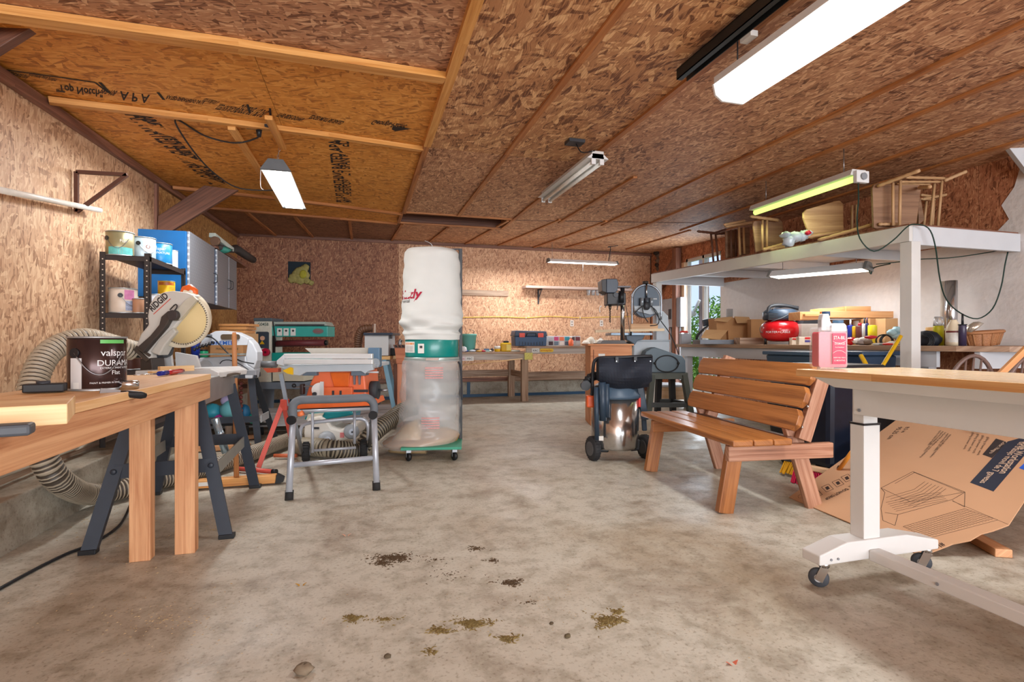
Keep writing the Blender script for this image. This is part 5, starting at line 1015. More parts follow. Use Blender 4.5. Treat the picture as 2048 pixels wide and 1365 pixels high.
t=thing('parts_organizer',at(1130,8.8,.925),'white many-drawer parts organizer beside the red-latched toolbox','organizer')
x0=at(1098,8.7,0).x;x1=at(1163,8.7,0).x; m=MB(); m.box(x0,x1,8.75,8.95,.926,1.10); ob('cabinet',m,M(206,212,216,.5),t,bev=.004)
cols=[(70,50,56),(196,200,206),(110,130,150),(206,80,130),(230,230,226),(240,130,90),(80,100,120),(60,160,180),(180,186,190),(90,70,70),(206,206,210),(130,60,70)]
for k in range(6):
    for j in range(2): xx=x0+(k+.5)*(x1-x0)/6; m=MB(); m.box(xx-.04,xx+.04,8.738,8.75,.94+j*.08,1.005+j*.08); ob('drawer',m,M(*cols[(k*2+j)%12],.4),t,bev=.003)
t=thing('orange_bottle',at(1142,8.6,.925),'orange plastic bottle in front of the parts organizer','bottle'); c=at(1142,8.6,.926); m=MB(); m.lathe([(.04,0),(.045,.05),(.04,.10),(.015,.12),(.015,.14)],c,UP,18); ob('body',m,M(240,120,80,.35),t); m=MB(); m.lathe([(.02,.14),(.02,.165),(0,.165)],c,UP,12); ob('cap',m,PAPER,t)
t=thing('paper_heap',at(1185,8.7,.925),'crumpled white papers and rags heaped on the higher rear bench','papers')
for k,(px,dz,r) in enumerate(((1172,.05,.07),(1182,.1,.08),(1190,.05,.09),(1200,.08,.07),(1212,.05,.07),(1178,.02,.08))): m=MB(); c=at(px,8.65+.03*k,.93+dz*.5); m.ball(c+UP*.02,r,.06,dz*.6+.02,10,.5); ob('crumpled_sheet',m,M(226-10*(k%3),218-12*(k%3),206-16*(k%3),.8,var=.15),t)
# wall shelf and wall bits
t=thing('wall_shelf',at(1150,9.5,2.0),'long wooden wall shelf with hanging glass jars below it','shelf')
x0=at(1050,9.4,0).x;x1=at(1262,9.4,0).x; m=MB(); m.box(x0,x1,9.34,YB-.001,2.0,2.045); ob('board',m,wood((176,148,134),(200,176,164)),t,bev=.003)
for px in (1083,1228): x=at(px,9.4,0).x; m=MB(); m.box(x-.012,x+.012,YB-.03,YB-.001,1.72,2.0); m.box(x-.012,x+.012,9.38,YB-.001,1.975,2.0); ob('shelf_bracket',m,DARK,t); m=MB(); m.bar((x,9.4,1.98),(x,YB-.01,1.80),.01,.02); ob('bracket_strut',m,DARK,t)
for k,px in enumerate((1177,1186,1195,1204,1228,1240)):
    c=at(px,9.43,1.90); t2=thing('hanging_jar',c,('small clear jar screwed under the wall shelf, '+('leftmost of six','second of six','third of six','fourth of six','fifth of six, past the gap','rightmost of six')[k]),'jar',group='jars hanging under the wall shelf'); m=MB(); m.lathe([(0,0),(.032,0),(.035,.07)],c,UP,14,cap=False); ob('glass_body',m,CLEARP,t2); m=MB(); m.lathe([(.037,.07),(.037,.095)],c,UP,14); ob('lid',m,LGREY,t2)
m=MB(); x0=at(922,9.57,0).x;x1=at(1017,9.57,0).x; m.box(x0,x1,YB-.03,YB-.001,oY(900,590,9.57).z,oY(900,579,9.57).z); ob('wall_cleat',m,W_OLD,label='short weathered board nailed to the rear wall beside the dust collector',cat='board',bev=.002)
pts=[oY(x,y,YB-.012) for x,y in ((922,635.5),(1000,634.5),(1052,636),(1100,633.5),(1160,636),(1200,635),(1262,634))]
t=thing('yellow_cable',pts[3],'yellow cable stapled across the rear wall','cable'); m=MB(); m.tube(pts,.008,6); ob('cable',m,M(236,196,80,.4),t)
for k in (0,2,4): m=MB(); q=pts[k]; m.box(q.x-.006,q.x+.006,YB-.024,YB-.001,q.z-.015,q.z+.015); ob('staple',m,PAPER,t)
for px,lb in ((1144,'electrical outlet on the rear wall above the parts organizer'),(1203,'electrical outlet on the rear wall behind the drill press')):
    q=oY(px,647,YB-.01); t=thing('wall_outlet',q,lb,'outlet'); m=MB(); m.box(q.x-.035,q.x+.035,YB-.012,YB-.001,q.z-.06,q.z+.06); ob('cover_plate',m,M(220,210,200,.4),t,bev=.002)
    for dz in (-.025,.025): m=MB(); m.box(q.x-.016,q.x+.016,YB-.015,YB-.012,q.z+dz-.014,q.z+dz+.014); ob('receptacle',m,M(150,130,120,.5),t)
m=MB(); m.tube([oY(x,y,YB-.01) for x,y in ((1203,613),(1200,614),(1199,620),(1200,625))],.008,6); ob('wall_hook',m,PAPER,label='small white hook on the rear wall behind the drill',cat='hook')
# corner nest
t=thing('wasp_nest_clump',oY(1317,520,9.3),'dark ragged mud and cobweb clump hanging in the room corner','nest')
for k,(x,y,r) in enumerate(((1312,506,5),(1318,510,7),(1325,508,7),(1332,502,6),(1318,520,7),(1324,516,6),(1317,530,6),(1317,538,5),(1336,499,5),(1329,512,5))): m=MB(); m.ball(oY(x,y,9.35),pxm(10.3,r),.07,pxm(10.3,r),8,.7); ob('clump',m,M(*((58,46,38),(112,92,76),(150,132,112))[k%3],.9,var=.4,sc=20),t)
# electrical panel near the glass door
t=thing('breaker_panel',(XR-.06,9.1,1.3),'grey electrical breaker cabinet beside the dark post','electrical panel')
z0,z1=oX(1340,655,XR-.08).z,oX(1340,598,XR-.08).z; ya,yb_=oX(1362,620,XR-.1).y,oX(1326,620,XR-.1).y
m=MB(); m.box(XR-.11,XR-.014,ya,yb_-.0,z0,z1); ob('cabinet',m,M(158,160,166,.5,.2),t,bev=.004); m=MB(); m.box(XR-.118,XR-.11,ya+.02,ya+.25,z0+.02,z1-.02); ob('panel_door',m,M(140,142,150,.5),t)
m=MB(); m.box(XR-.118,XR-.11,ya+.3,ya+.38,z0+.15,z1-.2); ob('breaker_row',m,DARK,t)
for k in range(4): m=MB(); m.cyl((XR-.05,ya+.1+k*.1,.3),(XR-.05,ya+.1+k*.1,z0),.02); ob('conduit',m,M(170,170,174,.5),t)
t=thing('low_ply_box',oz(1350,800,0),'low plywood box on the floor behind the band saw legs','box'); m=MB(); m.pb(1322,775,1378,800,7.95,.5); ob('body',m,wood((206,168,128),(224,192,156)),t,bev=.004); m=MB(); m.pb(1320,771,1380,775,7.93,.55); ob('lid',m,PWHITE,t)
# ---------------------------------------------------------------- drill press on wooden cabinet
D=6.3
t=thing('wooden_pedestal',oz(1222,852,0),'light brown wooden pedestal cabinet carrying the drill press','cabinet'); WP=wood((196,126,76),(216,152,102),(168,100,56))
zt=P(0,692,D).z; a=P(1181,692,D);b=P(1264,692,D); bk=FW*.45
m=MB(); m.prism([a-UP*a.z,b-UP*b.z,b,a],bk); ob('body',m,WP,t,bev=.004); m=MB(); a=P(1176,692,D-.04);b=P(1268,692,D-.04); m.prism([a,b,b+UP*.022,a+UP*.022],FW*.53); ob('top',m,WP,t,bev=.003)
m=MB(); q=P(1187,700,D-.004); m.bar(q,V((q.x,q.y,.05)),.012,.004); ob('corner_trim',m,W_DK2,t); m=MB(); m.pb(1197,708,1210,713,D-.004,.003); ob('paper_label',m,PAPER,t)
D=6.35
t=thing('drill_press',P(1228,690,D),'black bench drill press with chrome column and long auger bit','drill press')
m=MB(); m.pp([(1198,690),(1206,681),(1250,681),(1256,690)],D-.0,.3); ob('base',m,M(88,82,80,.5,var=.2),t,bev=.004); m=MB(); m.pb(1196,687,1257,690.5,D-.03,.36); ob('base_foot',m,M(70,68,70,.5),t)
m=MB(); m.cyl(P(1245,683,D+.16),P(1245,575,D+.16),.026); ob('column',m,CHROME,t)
m=MB(); m.pb(1214,586,1252,610,D+.0,.22); ob('head',m,M(40,38,40,.45),t,bev=.01)
m=MB(); m.pp([(1203,560),(1213,558),(1213,586),(1204,582)],D-.03,.0+.28); ob('pulley_guard_side',m,M(44,40,40,.45),t,bev=.004); m=MB(); m.pp([(1213,558),(1234,558),(1237,566),(1235,582),(1230,586),(1213,586)],D-.04,.34); ob('pulley_guard',m,M(56,66,82,.4),t,bev=.006)
m=MB(); m.disc(1232,590,5,D-.02,.06,20); ob('depth_gauge',m,DARK,t)
m=MB(); m.cyl(P(1220,584,D+.06),P(1220,612,D+.06),.022); ob('quill',m,BLACK,t); m=MB(); m.cyl(P(1220,612,D+.06),P(1220,620,D+.06),.02,.012); ob('chuck',m,M(96,80,66,.35,.6),t)
pts=[P(1220,620+k*.5,D+.06)+ (RT*math.cos(k*.9)+FW*math.sin(k*.9))*.008 for k in range(0,52)]; m=MB(); m.tube(pts,.005,5,smooth=False); ob('auger_bit',m,M(60,50,46,.4,.5),t)
for x0,y0,x1,y1 in ((1216,605,1210,616),(1238,600,1234,620),(1242,598,1248,622)): m=MB(); m.cyl(P(x0,y0,D-.04),P(x1,y1,D-.06),.005); ob('feed_handle',m,DARK,t)
m=MB(); m.cyl(P(1243,606,D-.03),P(1243,583,D-.03),.03); ob('motor',m,BLACK,t)
m=MB(); m.pb(1234,572,1262,575,D+.1,.15); ob('motor_mount',m,M(120,114,118,.5),t)
m=MB(); m.tube([P(x,y,D+.05) for x,y in ((1250,605),(1254,625),(1257,645),(1260,665))],.004,5); ob('cord',m,BLACK,t)
# ---------------------------------------------------------------- band saw
D=7.3
t=thing('band_saw',oz(1340,822,0),'grey band saw with arched wheel cover on a dark steel stand','band saw'); BS=M(72,88,106,.4,var=.05); BSL=M(176,184,192,.42,var=.04)
arch=[(1265,634),(1265,588)]+[(1292+27*math.cos(math.radians(a)),593+24*math.sin(math.radians(a))) for a in range(190,351,16)]+[(1320,600),(1320,634)]
m=MB(); m.pp(ell(1293,598,26,26,30,180,360)+[(1319,612)]+ell(1293,612,25,24,16,0,180)[0:16]+[(1267,612)],D-.02,.16); ob('upper_wheel_cover',m,BS,t,bev=.01)
m=MB(); m.tube([P(x,y,D-.03) for x,y in [(1265,680),(1264,640),(1264,600)]+ell(1293,598,29,28,14,185,355)+[(1322,600),(1322,640)]],.014,8); ob('chrome_rim',m,M(150,156,164,.3,.6),t)
m=MB(); m.pp([(1268,612),(1321,612),(1321,626),(1300,630),(1270,622)],D-.05,.05); ob('arm_casting',m,BSL,t,bev=.006)
m=MB(); m.pp([(1312,626),(1326,622),(1336,632),(1338,650),(1338,682),(1312,682)],D+.05,.16); ob('frame_column',m,BSL,t,bev=.012)
m=MB(); m.cyl(P(1293,567,D-.05),P(1293,600,D-.05),.012); ob('guide_rod',m,CHROME,t)
for x,w2,mt in ((1284,3.5,M(160,170,180,.3,.4)),(1303,3.5,M(160,170,180,.3,.4)),(1294,4,M(96,104,116,.3,.4))): m=MB(); m.cyl(P(x,596,D-.08),P(x,612,D-.08),w2*D/F); ob('guide_cylinder',m,mt,t)
m=MB(); m.ball(P(1294,612,D-.1),.05,.03,.06); ob('tension_knob',m,DARK,t)
for pts in ([(1286,612),(1276,620),(1267,630)],[(1284,614),(1288,632),(1296,645)],[(1300,612),(1312,622),(1318,640),(1314,650),(1300,652)],[(1303,612),(1320,640),(1338,665),(1350,690),(1358,712)]): m=MB(); m.tube([P(x,y,D-.1) for x,y in pts],.007,5); ob('hose_line',m,BLACK,t)
m=MB(); m.cyl(P(1291,568,D-.03),P(1291,563,D-.03),.04); ob('tension_cap',m,M(60,50,44,.5),t)
m=MB(); m.pb(1306,597,1314,599.5,D-.03,.005); ob('badge',m,LGREY,t)
m=MB(); m.bar(P(1190,663,D-.35),P(1328,660,D-.1),.03,.035); ob('long_fence_board',m,wood((222,196,160),(238,216,186)),t,bev=.002); m=MB(); m.pb(1262,648,1316,659,D-.1,.06); ob('fence_box',m,wood((196,148,104),(220,176,132)),t,bev=.003)
m=MB(); m.pb(1222,666,1305,671,D-.2,.42); ob('saw_table',m,M(120,136,150,.35,.3),t,bev=.003); m=MB(); m.pp([(1252,671),(1290,671),(1285,680),(1275,682),(1270,690),(1262,684),(1254,680)],D-.1,.15); ob('trunnion',m,M(52,72,92,.4),t,bev=.005)
m=MB(); m.cyl(P(1262,672,D-.25),P(1262,664,D-.25),.012); ob('lock_knob',m,BLACK,t)
m=MB(); m.pb(1267,682,1340,747,D,.36); ob('lower_body',m,BSL,t,bev=.015); m=MB(); m.pb(1265,680,1341,683,D-.01,.38); ob('body_ledge',m,M(150,158,166,.4),t)
m=MB(); m.pp([(1288,712),(1292,703),(1302,697),(1310,695),(1350,708),(1366,713),(1371,722),(1372,746),(1288,746)],D-.22,.2); ob('belt_cover',m,M(86,102,114,.42,var=.05),t,bev=.012)
m=MB(); m.tube([P(x,y,D-.235) for x,y in ell(1334,728,23,16.5,25,0,360)+[(1357,728)]],.008,6,smooth=False); ob('oval_seam',m,BLACK,t)
for x in (1310,1357): m=MB(); m.ball(P(x,727,D-.24),.018,.014,.018); ob('cover_latch',m,BLACK,t)
m=MB(); m.tube([P(1258,690,D-.3),P(1254,697,D-.35),P(1247,706,D-.42)],[.055,.06,.07],14,smooth=False); ob('dust_elbow',m,BLACK,t)
ST=M(84,88,82,.5,.2,var=.12)
m=MB(); m.pb(1300,746,1376,759,D-.2,.5); ob('stand_apron',m,ST,t,bev=.003)
for x0,x1,dd in ((1368,1382,D-.18),(1304,1296,D-.18),(1343,1346,D+.28),(1318,1315,D+.28)):
    a=P(x0,750,dd); b=P(x1,684,dd); b.z=0; m=MB(); m.bar(b,a,.075,.06,up=(0,1,0)); ob('stand_leg',m,ST if dd<D else M(36,36,38,.5),t)
q0=P(1298,684,D-.18);q1=P(1380,684,D-.18);q2=P(1346,684,D+.28);q3=P(1315,684,D+.28)
for a,b in ((q0,q1),(q2,q3),(q1,q2)): m=MB(); m.bar((a.x,a.y,.15),(b.x,b.y,.15),.05,.06); ob('stand_rail',m,M(60,62,62,.5,.2),t)
# ---------------------------------------------------------------- shop vacuum
D=4.55
t=thing('shop_vacuum',oz(1230,915,0),'stainless shop vacuum with black cloth tool bag and orange latches','vacuum'); c=P(1230,896,D); r=47*D/F
STL=M(196,194,192,.16,.95,var=.05,sc=3)
m=MB(); zb=.10; zt=P(0,795,D).z; m.lathe([(r*.96,zb),(r,zb+.02),(r,zt)],(c.x,c.y,0),UP,48); ob('tank',m,STL,t)
m=MB(); m.lathe([(r*1.05,zt),(r*1.05,zt+.03),(r*.95,zt+.05),(r*.9,zt+.10),(r*.7,zt+.12),(0,zt+.12)],(c.x,c.y,0),UP,40); ob('lid',m,M(74,94,112,.4,var=.05),t)
HB=M(28,30,36,.5)
m=MB(); m.tube([P(1184,800,D-.1),P(1185,760,D-.1),P(1187,730,D-.1),P(1192,720,D-.1),P(1205,716,D-.12),P(1250,715,D-.14),P(1296,713,D-.12),P(1302,716,D-.1),P(1300,740,D-.1)],.014,10); ob('handle_frame',m,HB,t)
def bagq(u,v):
    x=1198+106*u; y=717+57*v+ (6*math.sin(3.14*u) if v>.5 else 0); b=math.sin(math.pi*v)*.10+.02*math.sin(u*9+v*5)
    if v>.8: x=1198+106*(u*.86+.08)
    return P(x,y,D-.16-b)
m=MB(); m.grid(bagq,18,10,None,th=FW*.14); ob('tool_bag',m,M(28,34,46,.75,var=.2,sc=9,bump=.4),t)
for px in (1231,1268): m=MB(); m.pb(px,714,px+6,726,D-.2,.02); ob('bag_strap',m,BLACK,t)
for px in (1231,1268,1299): m=MB(); m.disc(px+2,723,1.0,D-.22,.006,10); ob('snap_button',m,CHROME,t)
WND=M(46,62,78,.4,var=.05)
for x0,y0,x1,y1,rr in ((1204,765,1206,842,.030),(1213,768,1214,835,.024),(1192,775,1194,880,.02)): m=MB(); m.cyl(P(x0,y0,D-.2),P(x1,y1,D-.2),rr); ob('wand_tube',m,WND,t)
m=MB(); m.bar(P(1279,772,D-.05),P(1290,840,D-.05),.05,.06); m.bar(P(1287,830,D-.05),P(1289,862,D-.05),.035,.04); ob('floor_nozzle',m,WND,t,bev=.008)
m=MB(); m.pb(1174,792,1192,816,D-.12,.08); ob('side_latch',m,M(236,100,44,.4),t,bev=.01); m=MB(); m.pb(1277,796,1282,815,D-.1,.06); ob('side_latch',m,M(206,56,48,.4),t,bev=.006)
m=MB(); m.tube([P(1172,768,D-.05),P(1180,756,D-.05),P(1198,752,D),P(1205,756,D)],.035,10,rib=.003,pitch=.02); ob('suction_hose',m,BLACK,t)
m=MB(); m.disc(1172,772,10,D-.1,.05,20); ob('hose_cuff',m,BLACK,t)
for px,py in ((1186,896),(1290,893)):
    cc_=P(px,py,D-.08 if px<1200 else D+.0); cc_.z=.10; ax=RT*.93+FW*.35
    m=MB(); m.lathe([(.03,-.03),(.085,-.03),(.10,-.02),(.10,.02),(.085,.03),(.03,.03)],cc_,ax,n=28); w_=ob('rear_wheel',m,M(50,50,52,.7),t); m=MB(); m.lathe([(.06,-.034),(.06,.034)],cc_,ax,n=20); ob('hub',m,M(90,90,92,.5),w_)
    h=MB(); 
    for k in range(24): a=k*math.pi/12; e=ax.normalized().cross(UP).normalized(); nn_=(UP*math.cos(a)+e*math.sin(a)); g=cc_+nn_*.100; h.bar(g-ax*.02,g+ax*.02,.01,.007,up=nn_)
    ob('tread',h,M(44,44,46,.8),w_,kind='stuff')
m=MB(); m.pb(1194,882,1218,906,D-.12,.14); ob('wheel_bracket',m,BLACK,t,bev=.012); m=MB(); m.pp([(1258,880),(1268,876),(1282,882),(1280,902),(1262,904)],D-.1,.14); ob('wheel_bracket',m,BLACK,t,bev=.012)
m=MB(); m.pb(1198,873,1207,882,D-.215,.003); ob('paper_label',m,PAPER,t)
# ---------------------------------------------------------------- wooden bench
O=V((2.0,2.5,0)); ba=V((math.sin(.11),math.cos(.11),0)); bb=V((math.cos(.11),-math.sin(.11),0))
def B(a,b,z): return O+ba*a+bb*b+UP*z
t=thing('wooden_bench',B(.6,.3,0),'varnished brown slatted wooden bench with reclined back','bench')
for k,(b0,b1) in enumerate(((0,.125),(.13,.25),(.255,.37))):
    m=MB(); m.bar(B(0,(b0+b1)/2,.428),B(1.27,(b0+b1)/2,.428),b1-b0,.038); ob('seat_slat',m,W_BENCH,t,bev=.009)
def bpnt(f): return (.41+.135*f,.485+.387*f) # back plane: b,z along height 0..1
for f0,f1 in ((0,.315),(.345,.655),(.685,1)):
    b0,z0=bpnt(f0);b1,z1=bpnt(f1); p=B(0,(b0+b1)/2,(z0+z1)/2);q=B(1.27,(b0+b1)/2+0,(z0+z1)/2); up=(bb*(b1-b0)+UP*(z1-z0)).normalized(); hh=math.hypot(b1-b0,z1-z0)
    m=MB(); pts=[(.04,.035),(.07,0),(1.28,0),(1.31,.035),(1.31,hh-.03),(1.28,hh),(.07,hh),(.04,hh-.035)]; base=B(0,b0,z0); nrm=ba.cross(up).normalized(); m.prism([base+ba*x+up*y for x,y in pts],nrm*-.036 if nrm.dot(bb)<0 else nrm*.036,uvax=ba); ob('back_slat',m,W_BENCH,t,bev=.004)
for a in (.14,1.15):
    m=MB(); m.bar(B(a,.03,0),B(a,.10,.40),.095,.045,up=ba); ob('front_leg',m,W_BENCH,t,bev=.004)
    m=MB(); m.bar(B(a,.62,0),B(a,.46,.50),.095,.04,up=ba); ob('rear_leg',m,W_BENCH2,t,bev=.004)
    m=MB(); m.bar(B(a-.045,.02,.355),B(a-.045,.70,.355),.04,.09); ob('side_rail',m,W_BENCH2 if a<.5 else W_BENCH,t,bev=.006)
    u_=(bb*.135+UP*.387).normalized(); s0=B(a-.05,.455,.42); m=MB(); m.bar(s0+bb*.05,s0+bb*.05+u_*.49,.04,.085,up=bb); ob('back_support',m,W_BENCH2,t,bev=.004)
m=MB(); m.bar(B(.1,.43,.40),B(1.2,.43,.40),.035,.08); ob('back_rail',m,W_DK,t)
for z in (.50,.62): m=MB(); m.ball(B(.07,.485+.3*(z-.5),z),.009,.009,.009,8); ob('bolt_head',m,CHROME,t)
# ---------------------------------------------------------------- white adjustable table
t=thing('adjustable_table',(2.03,1.2,0),'white height-adjustable rolling table with butcher block top','table')
ZT=.886
for k in range(6):
    x0=1.75+k*.0925; 
m=MB(); m.box(1.75,2.31,.1,1.80,ZT-.028,ZT); ob('tabletop',m,W_BUTCH,t,bev=.003)
WT=M(222,221,218,.4,var=.02)
m=MB(); m.prism([(1.80,1.77,ZT-.03),(2.26,1.77,ZT-.03),(2.26,1.70,ZT-.07),(2.0,1.68,ZT-.08),(1.84,1.70,ZT-.07)],(0,-1.6,0)); ob('top_frame',m,WT,t,bev=.004)
m=MB(); m.box(1.962,1.985,.2,1.72,.70,ZT-.06); ob('long_apron',m,WT,t,bev=.003)
m=MB(); m.box(2.075,2.10,.2,1.72,.70,ZT-.06); ob('long_apron',m,WT,t,bev=.003)
for yy in (1.735,.38):
    m=MB(); m.box(2.004,2.079,yy-.028,yy+.026,.60,ZT-.05); ob('inner_post',m,WT,t,bev=.003)
    m=MB(); m.box(1.998,2.085,yy-.034,yy+.032,.14,.655); lg=ob('leg',m,WT,t,bev=.004); m=MB(); m.box(1.996,2.087,yy-.036,yy+.034,.653,.661); ob('collar_gap',m,BLACK,lg)
    m=MB(); m.prism([(1.76,yy-.045,.105),(2.40,yy-.045,.105),(2.40,yy-.045,.145),(2.22,yy-.045,.185),(1.90,yy-.045,.185),(1.76,yy-.045,.145)],(0,.09,0)); ob('foot_bar',m,WT,t,bev=.005)
    for x in (1.80,2.36):
        m=MB(); m.lathe([(0,-.012),(.034,-.012),(.038,-.006),(.038,.006),(.034,.012),(0,.012)],(x+.0,yy,.038),(.75,.66,0),24); w_=ob('caster_wheel',m,M(66,70,76,.6),t); m=MB(); m.lathe([(.016,-.014),(.016,.014)],(x,yy,.038),(.75,.66,0),16); ob('wheel_hub',m,LGREY,w_)
        ax=V((.75,.66,0)).normalized()
        for s_ in(-1,1): m=MB(); q=V((x,yy,.038))+ax*s_*.018; m.bar(q-UP*.008,q+V((.02,-.015,.05)),.03,.003,up=ax); ob('caster_fork',m,CHROME,t)
        m=MB(); m.cyl((x+.015,yy-.012,.085),(x+.015,yy-.012,.104),.02); ob('caster_stem',m,CHROME,t)
    for x in (1.85,1.815): m=MB(); m.cyl((x,yy-.046,.125),(x,yy-.049,.125),.005,n=10); ob('screw',m,GREY,t)
m=MB(); m.box(2.01,2.07,.42,1.69,.10,.145); ob('crossbeam',m,WT,t,bev=.005)
m=MB(); m.cyl((2.009,1.42,.122),(2.006,1.42,.122),.006,n=10); ob('screw',m,GREY,t)
for y in (1.69,): m=MB(); m.cyl((1.961,y,.72),(1.958,y,.72),.007,n=10); ob('screw',m,GREY,t)
for k,(x,ya,yb2) in enumerate(((1.7495,1.46,1.8),(1.7495,.95,1.4595),(1.7495,.1,.9495))):
    m=MB(); m.box(1.7485,1.7492+.0006,ya,yb2-.001,ZT-.0265,ZT-.0015); ob('edge_stave',m,(wood((206,156,98),(224,178,120)),wood((196,142,84),(212,164,106)),wood((200,140,76),(216,160,98)))[k],t)
# fuel stabilizer bottle
D=2.19
t=thing('fuel_stabilizer_bottle',P(1667,737,D),'translucent pink fuel stabilizer bottle on the butcher block table corner','bottle')
PL=M(236,236,238,.2,alpha=.22,var=0); PK=M(224,50,78,.25,var=.03)
m=MB(); m.pp(rrect(1638.5,664,1694,735,5),D+.004,.052); ob('liquid',m,PK,t)
m=MB(); m.pp(rrect(1637,655,1695,737,6),D-.003,.066); ob('body',m,PL,t)
m=MB(); m.pp([(1663,664),(1663,652),(1668,647),(1690,647),(1694,652),(1694,664)],D,.058); ob('shoulder',m,M(226,228,232,.3,alpha=.8,var=0),t,bev=.004)
m=MB(); m.lathe([(.022,0),(.022,.03),(.017,.04),(.014,.07)],P(1651,662,D+.03),UP,20); ob('measuring_neck',m,M(226,226,230,.3,alpha=.8,var=0),t); m=MB(); m.lathe([(.0155,0),(.0155,.018),(0,.018)],P(1652,632,D+.03),UP,18); ob('blue_cap',m,M(44,74,104,.4),t)
m=MB(); m.pp([(1643,640),(1646,628),(1659,628),(1660,662),(1643,662)],D+.01,.03); ob('neck_body',m,M(222,222,226,.3,alpha=.75,var=0),t,bev=.004)
m=MB(); m.lathe([(.02,0),(.02,.014),(0,.014)],P(1676,648,D+.03),UP,20); ob('blue_cap',m,M(70,104,132,.4),t)
m=MB(); m.pp(rrect(1665,667,1692,729,2),D-.0045,.001); lb=ob('front_label',m,M(222,48,84,.4,var=.04),t)
for s_,x,y,h,w2 in (('STA-BIL',1667,679,.019,.048),('STORAGE',1669,690,.012,.042),('Fuel Stabilizer',1670,696,.006,.038),('KEEPS FUEL FRESH',1667,717,.007,.048),('12 MONTHS',1668,723,.009,.044)): text(s_,P(x,y,D-.006),RT,UP,h,WHITE,t,width=w2,bold=.01)
m=MB(); m.tube([P(x,y,D-.006) for x,y in ((1666,683),(1672,686),(1679,687),(1685,686),(1691,683))],.0009,5); m.tube([P(x,y,D-.006) for x,y in ((1666,707),(1672,703),(1679,702),(1685,703),(1691,707))],.0009,5); ob('label_swoosh',m,WHITE,lb)
# ---------------------------------------------------------------- flattened carton
A0=oz(1578,995,.006); B0=oz(1843,1112,.006); e1=(B0-A0).normalized(); hz=V((-e1.y,e1.x,0)); hz=hz if hz.x>0 else -hz
e2=(hz+UP*.36).normalized(); nrm=e1.cross(e2); nrm=nrm if nrm.z>0 else -nrm
def onp(x,y,off=0):
    r=ray(x,y); k=(A0-EYE).dot(nrm)/r.dot(nrm); return EYE+r*k+nrm*off
t=thing('flattened_carton',A0,'large flattened brown shipping carton with printed text lying under the white table','cardboard')
m=MB(); out=[(1578,995),(1640,951),(1700,908),(1796,838),(1900,838),(2060,838),(2075,900),(2060,985),(2017,1050),(1985,1062),(1962,1068),(1940,1081),(1905,1088),(1880,1098),(1843,1112),(1820,1102),(1700,1046)]
m.prism([onp(x,y) for x,y in out],nrm*-.006); ob('sheet',m,M(196,152,116,.85,var=.06,sc=3),t)
c0=onp(2017,1050);c1=onp(1935,1012); m=MB(); m.bar(onp(2017,1050,.0006),onp(1905,1003,.0006),.002,.0004,up=nrm); ob('fold_crease',m,M(120,92,70,.9),t)
CI=M(56,42,36,.8,var=0); NB=M(30,38,58,.6,var=0)
def cline(pts,w=.0022,mat=CI,nm='printed_line'):
    m=MB()
    for a,b in zip(pts,pts[1:]): m.bar(onp(*a,.0007),onp(*b,.0007),w,.0004,up=nrm)
    return ob(nm,m,mat,t)
def cbox(pts,mat,nm='printed_box'): m=MB(); m.prism([onp(x,y,.0006) for x,y in pts],nrm*.0004); return ob(nm,m,mat,t)
def ctext(s_,x0,y0,x1,y1,h,mat=CI,bold=0):
    a=onp(x0,y0,.0014);b=onp(x1,y1,.0014);d=(b-a); return text(s_,a,d,nrm.cross(d),h,mat,t,width=d.length,bold=bold)
cbox([(1940,966),(1987,984),(2060,899),(2060,872),(2015,884)],NB); cbox([(1965,910),(1984,917),(2015,885),(1992,878)],M(44,34,36,.7,var=0)); cbox([(2038,937),(2060,945),(2062,916)],M(30,90,200,.5,var=0))
LT=M(214,186,160,.8,var=0)
ctext('Mobile Workstation',2052,879,1998,948,.052,LT,.01); ctext('de trabajo movil de 7 gavetas',2040,885,1959,967,.045,LT,.005); ctext('Color: Negro',2008,884,1978,908,.028,LT)
ctext('DO NOT DROP',1692,978,1648,999,.035,CI,.02); ctext('RIGHT',1712,966,1695,975,.035,CI,.02); ctext('#16115',1884,1087,1850,1097,.045,CI,.01)
ctext('95.25 cm',1797,855,1774,879,.04,CI); ctext('8.5 in',1812,855,1802,866,.035,CI)
for k in range(5): ctext('soporta trabajo con madera',1880+k*5,862+k*2,1855+k*4-12*(k%3),892+k*4+8*(k%3),.018)
for k in range(4): ctext('gliding drawer work',1945+k*10,866+k*3,1926+k*9,900+k*4,.018)
for cx,cy in ((1633,988),(1655,977),(1676,967),(1694,957)):
    cline([(cx-12,cy-2),(cx+2,cy-8),(cx+12,cy+2),(cx-2,cy+8),(cx-12,cy-2)],.003)
    cbox([(cx-5,cy-1),(cx+1,cy-4),(cx+5,cy+1),(cx-1,cy+4)],CI,'pictogram')
cline([(1596,993),(1600,990),(1607,990),(1609,994),(1604,997),(1597,997),(1596,993)],.0016)
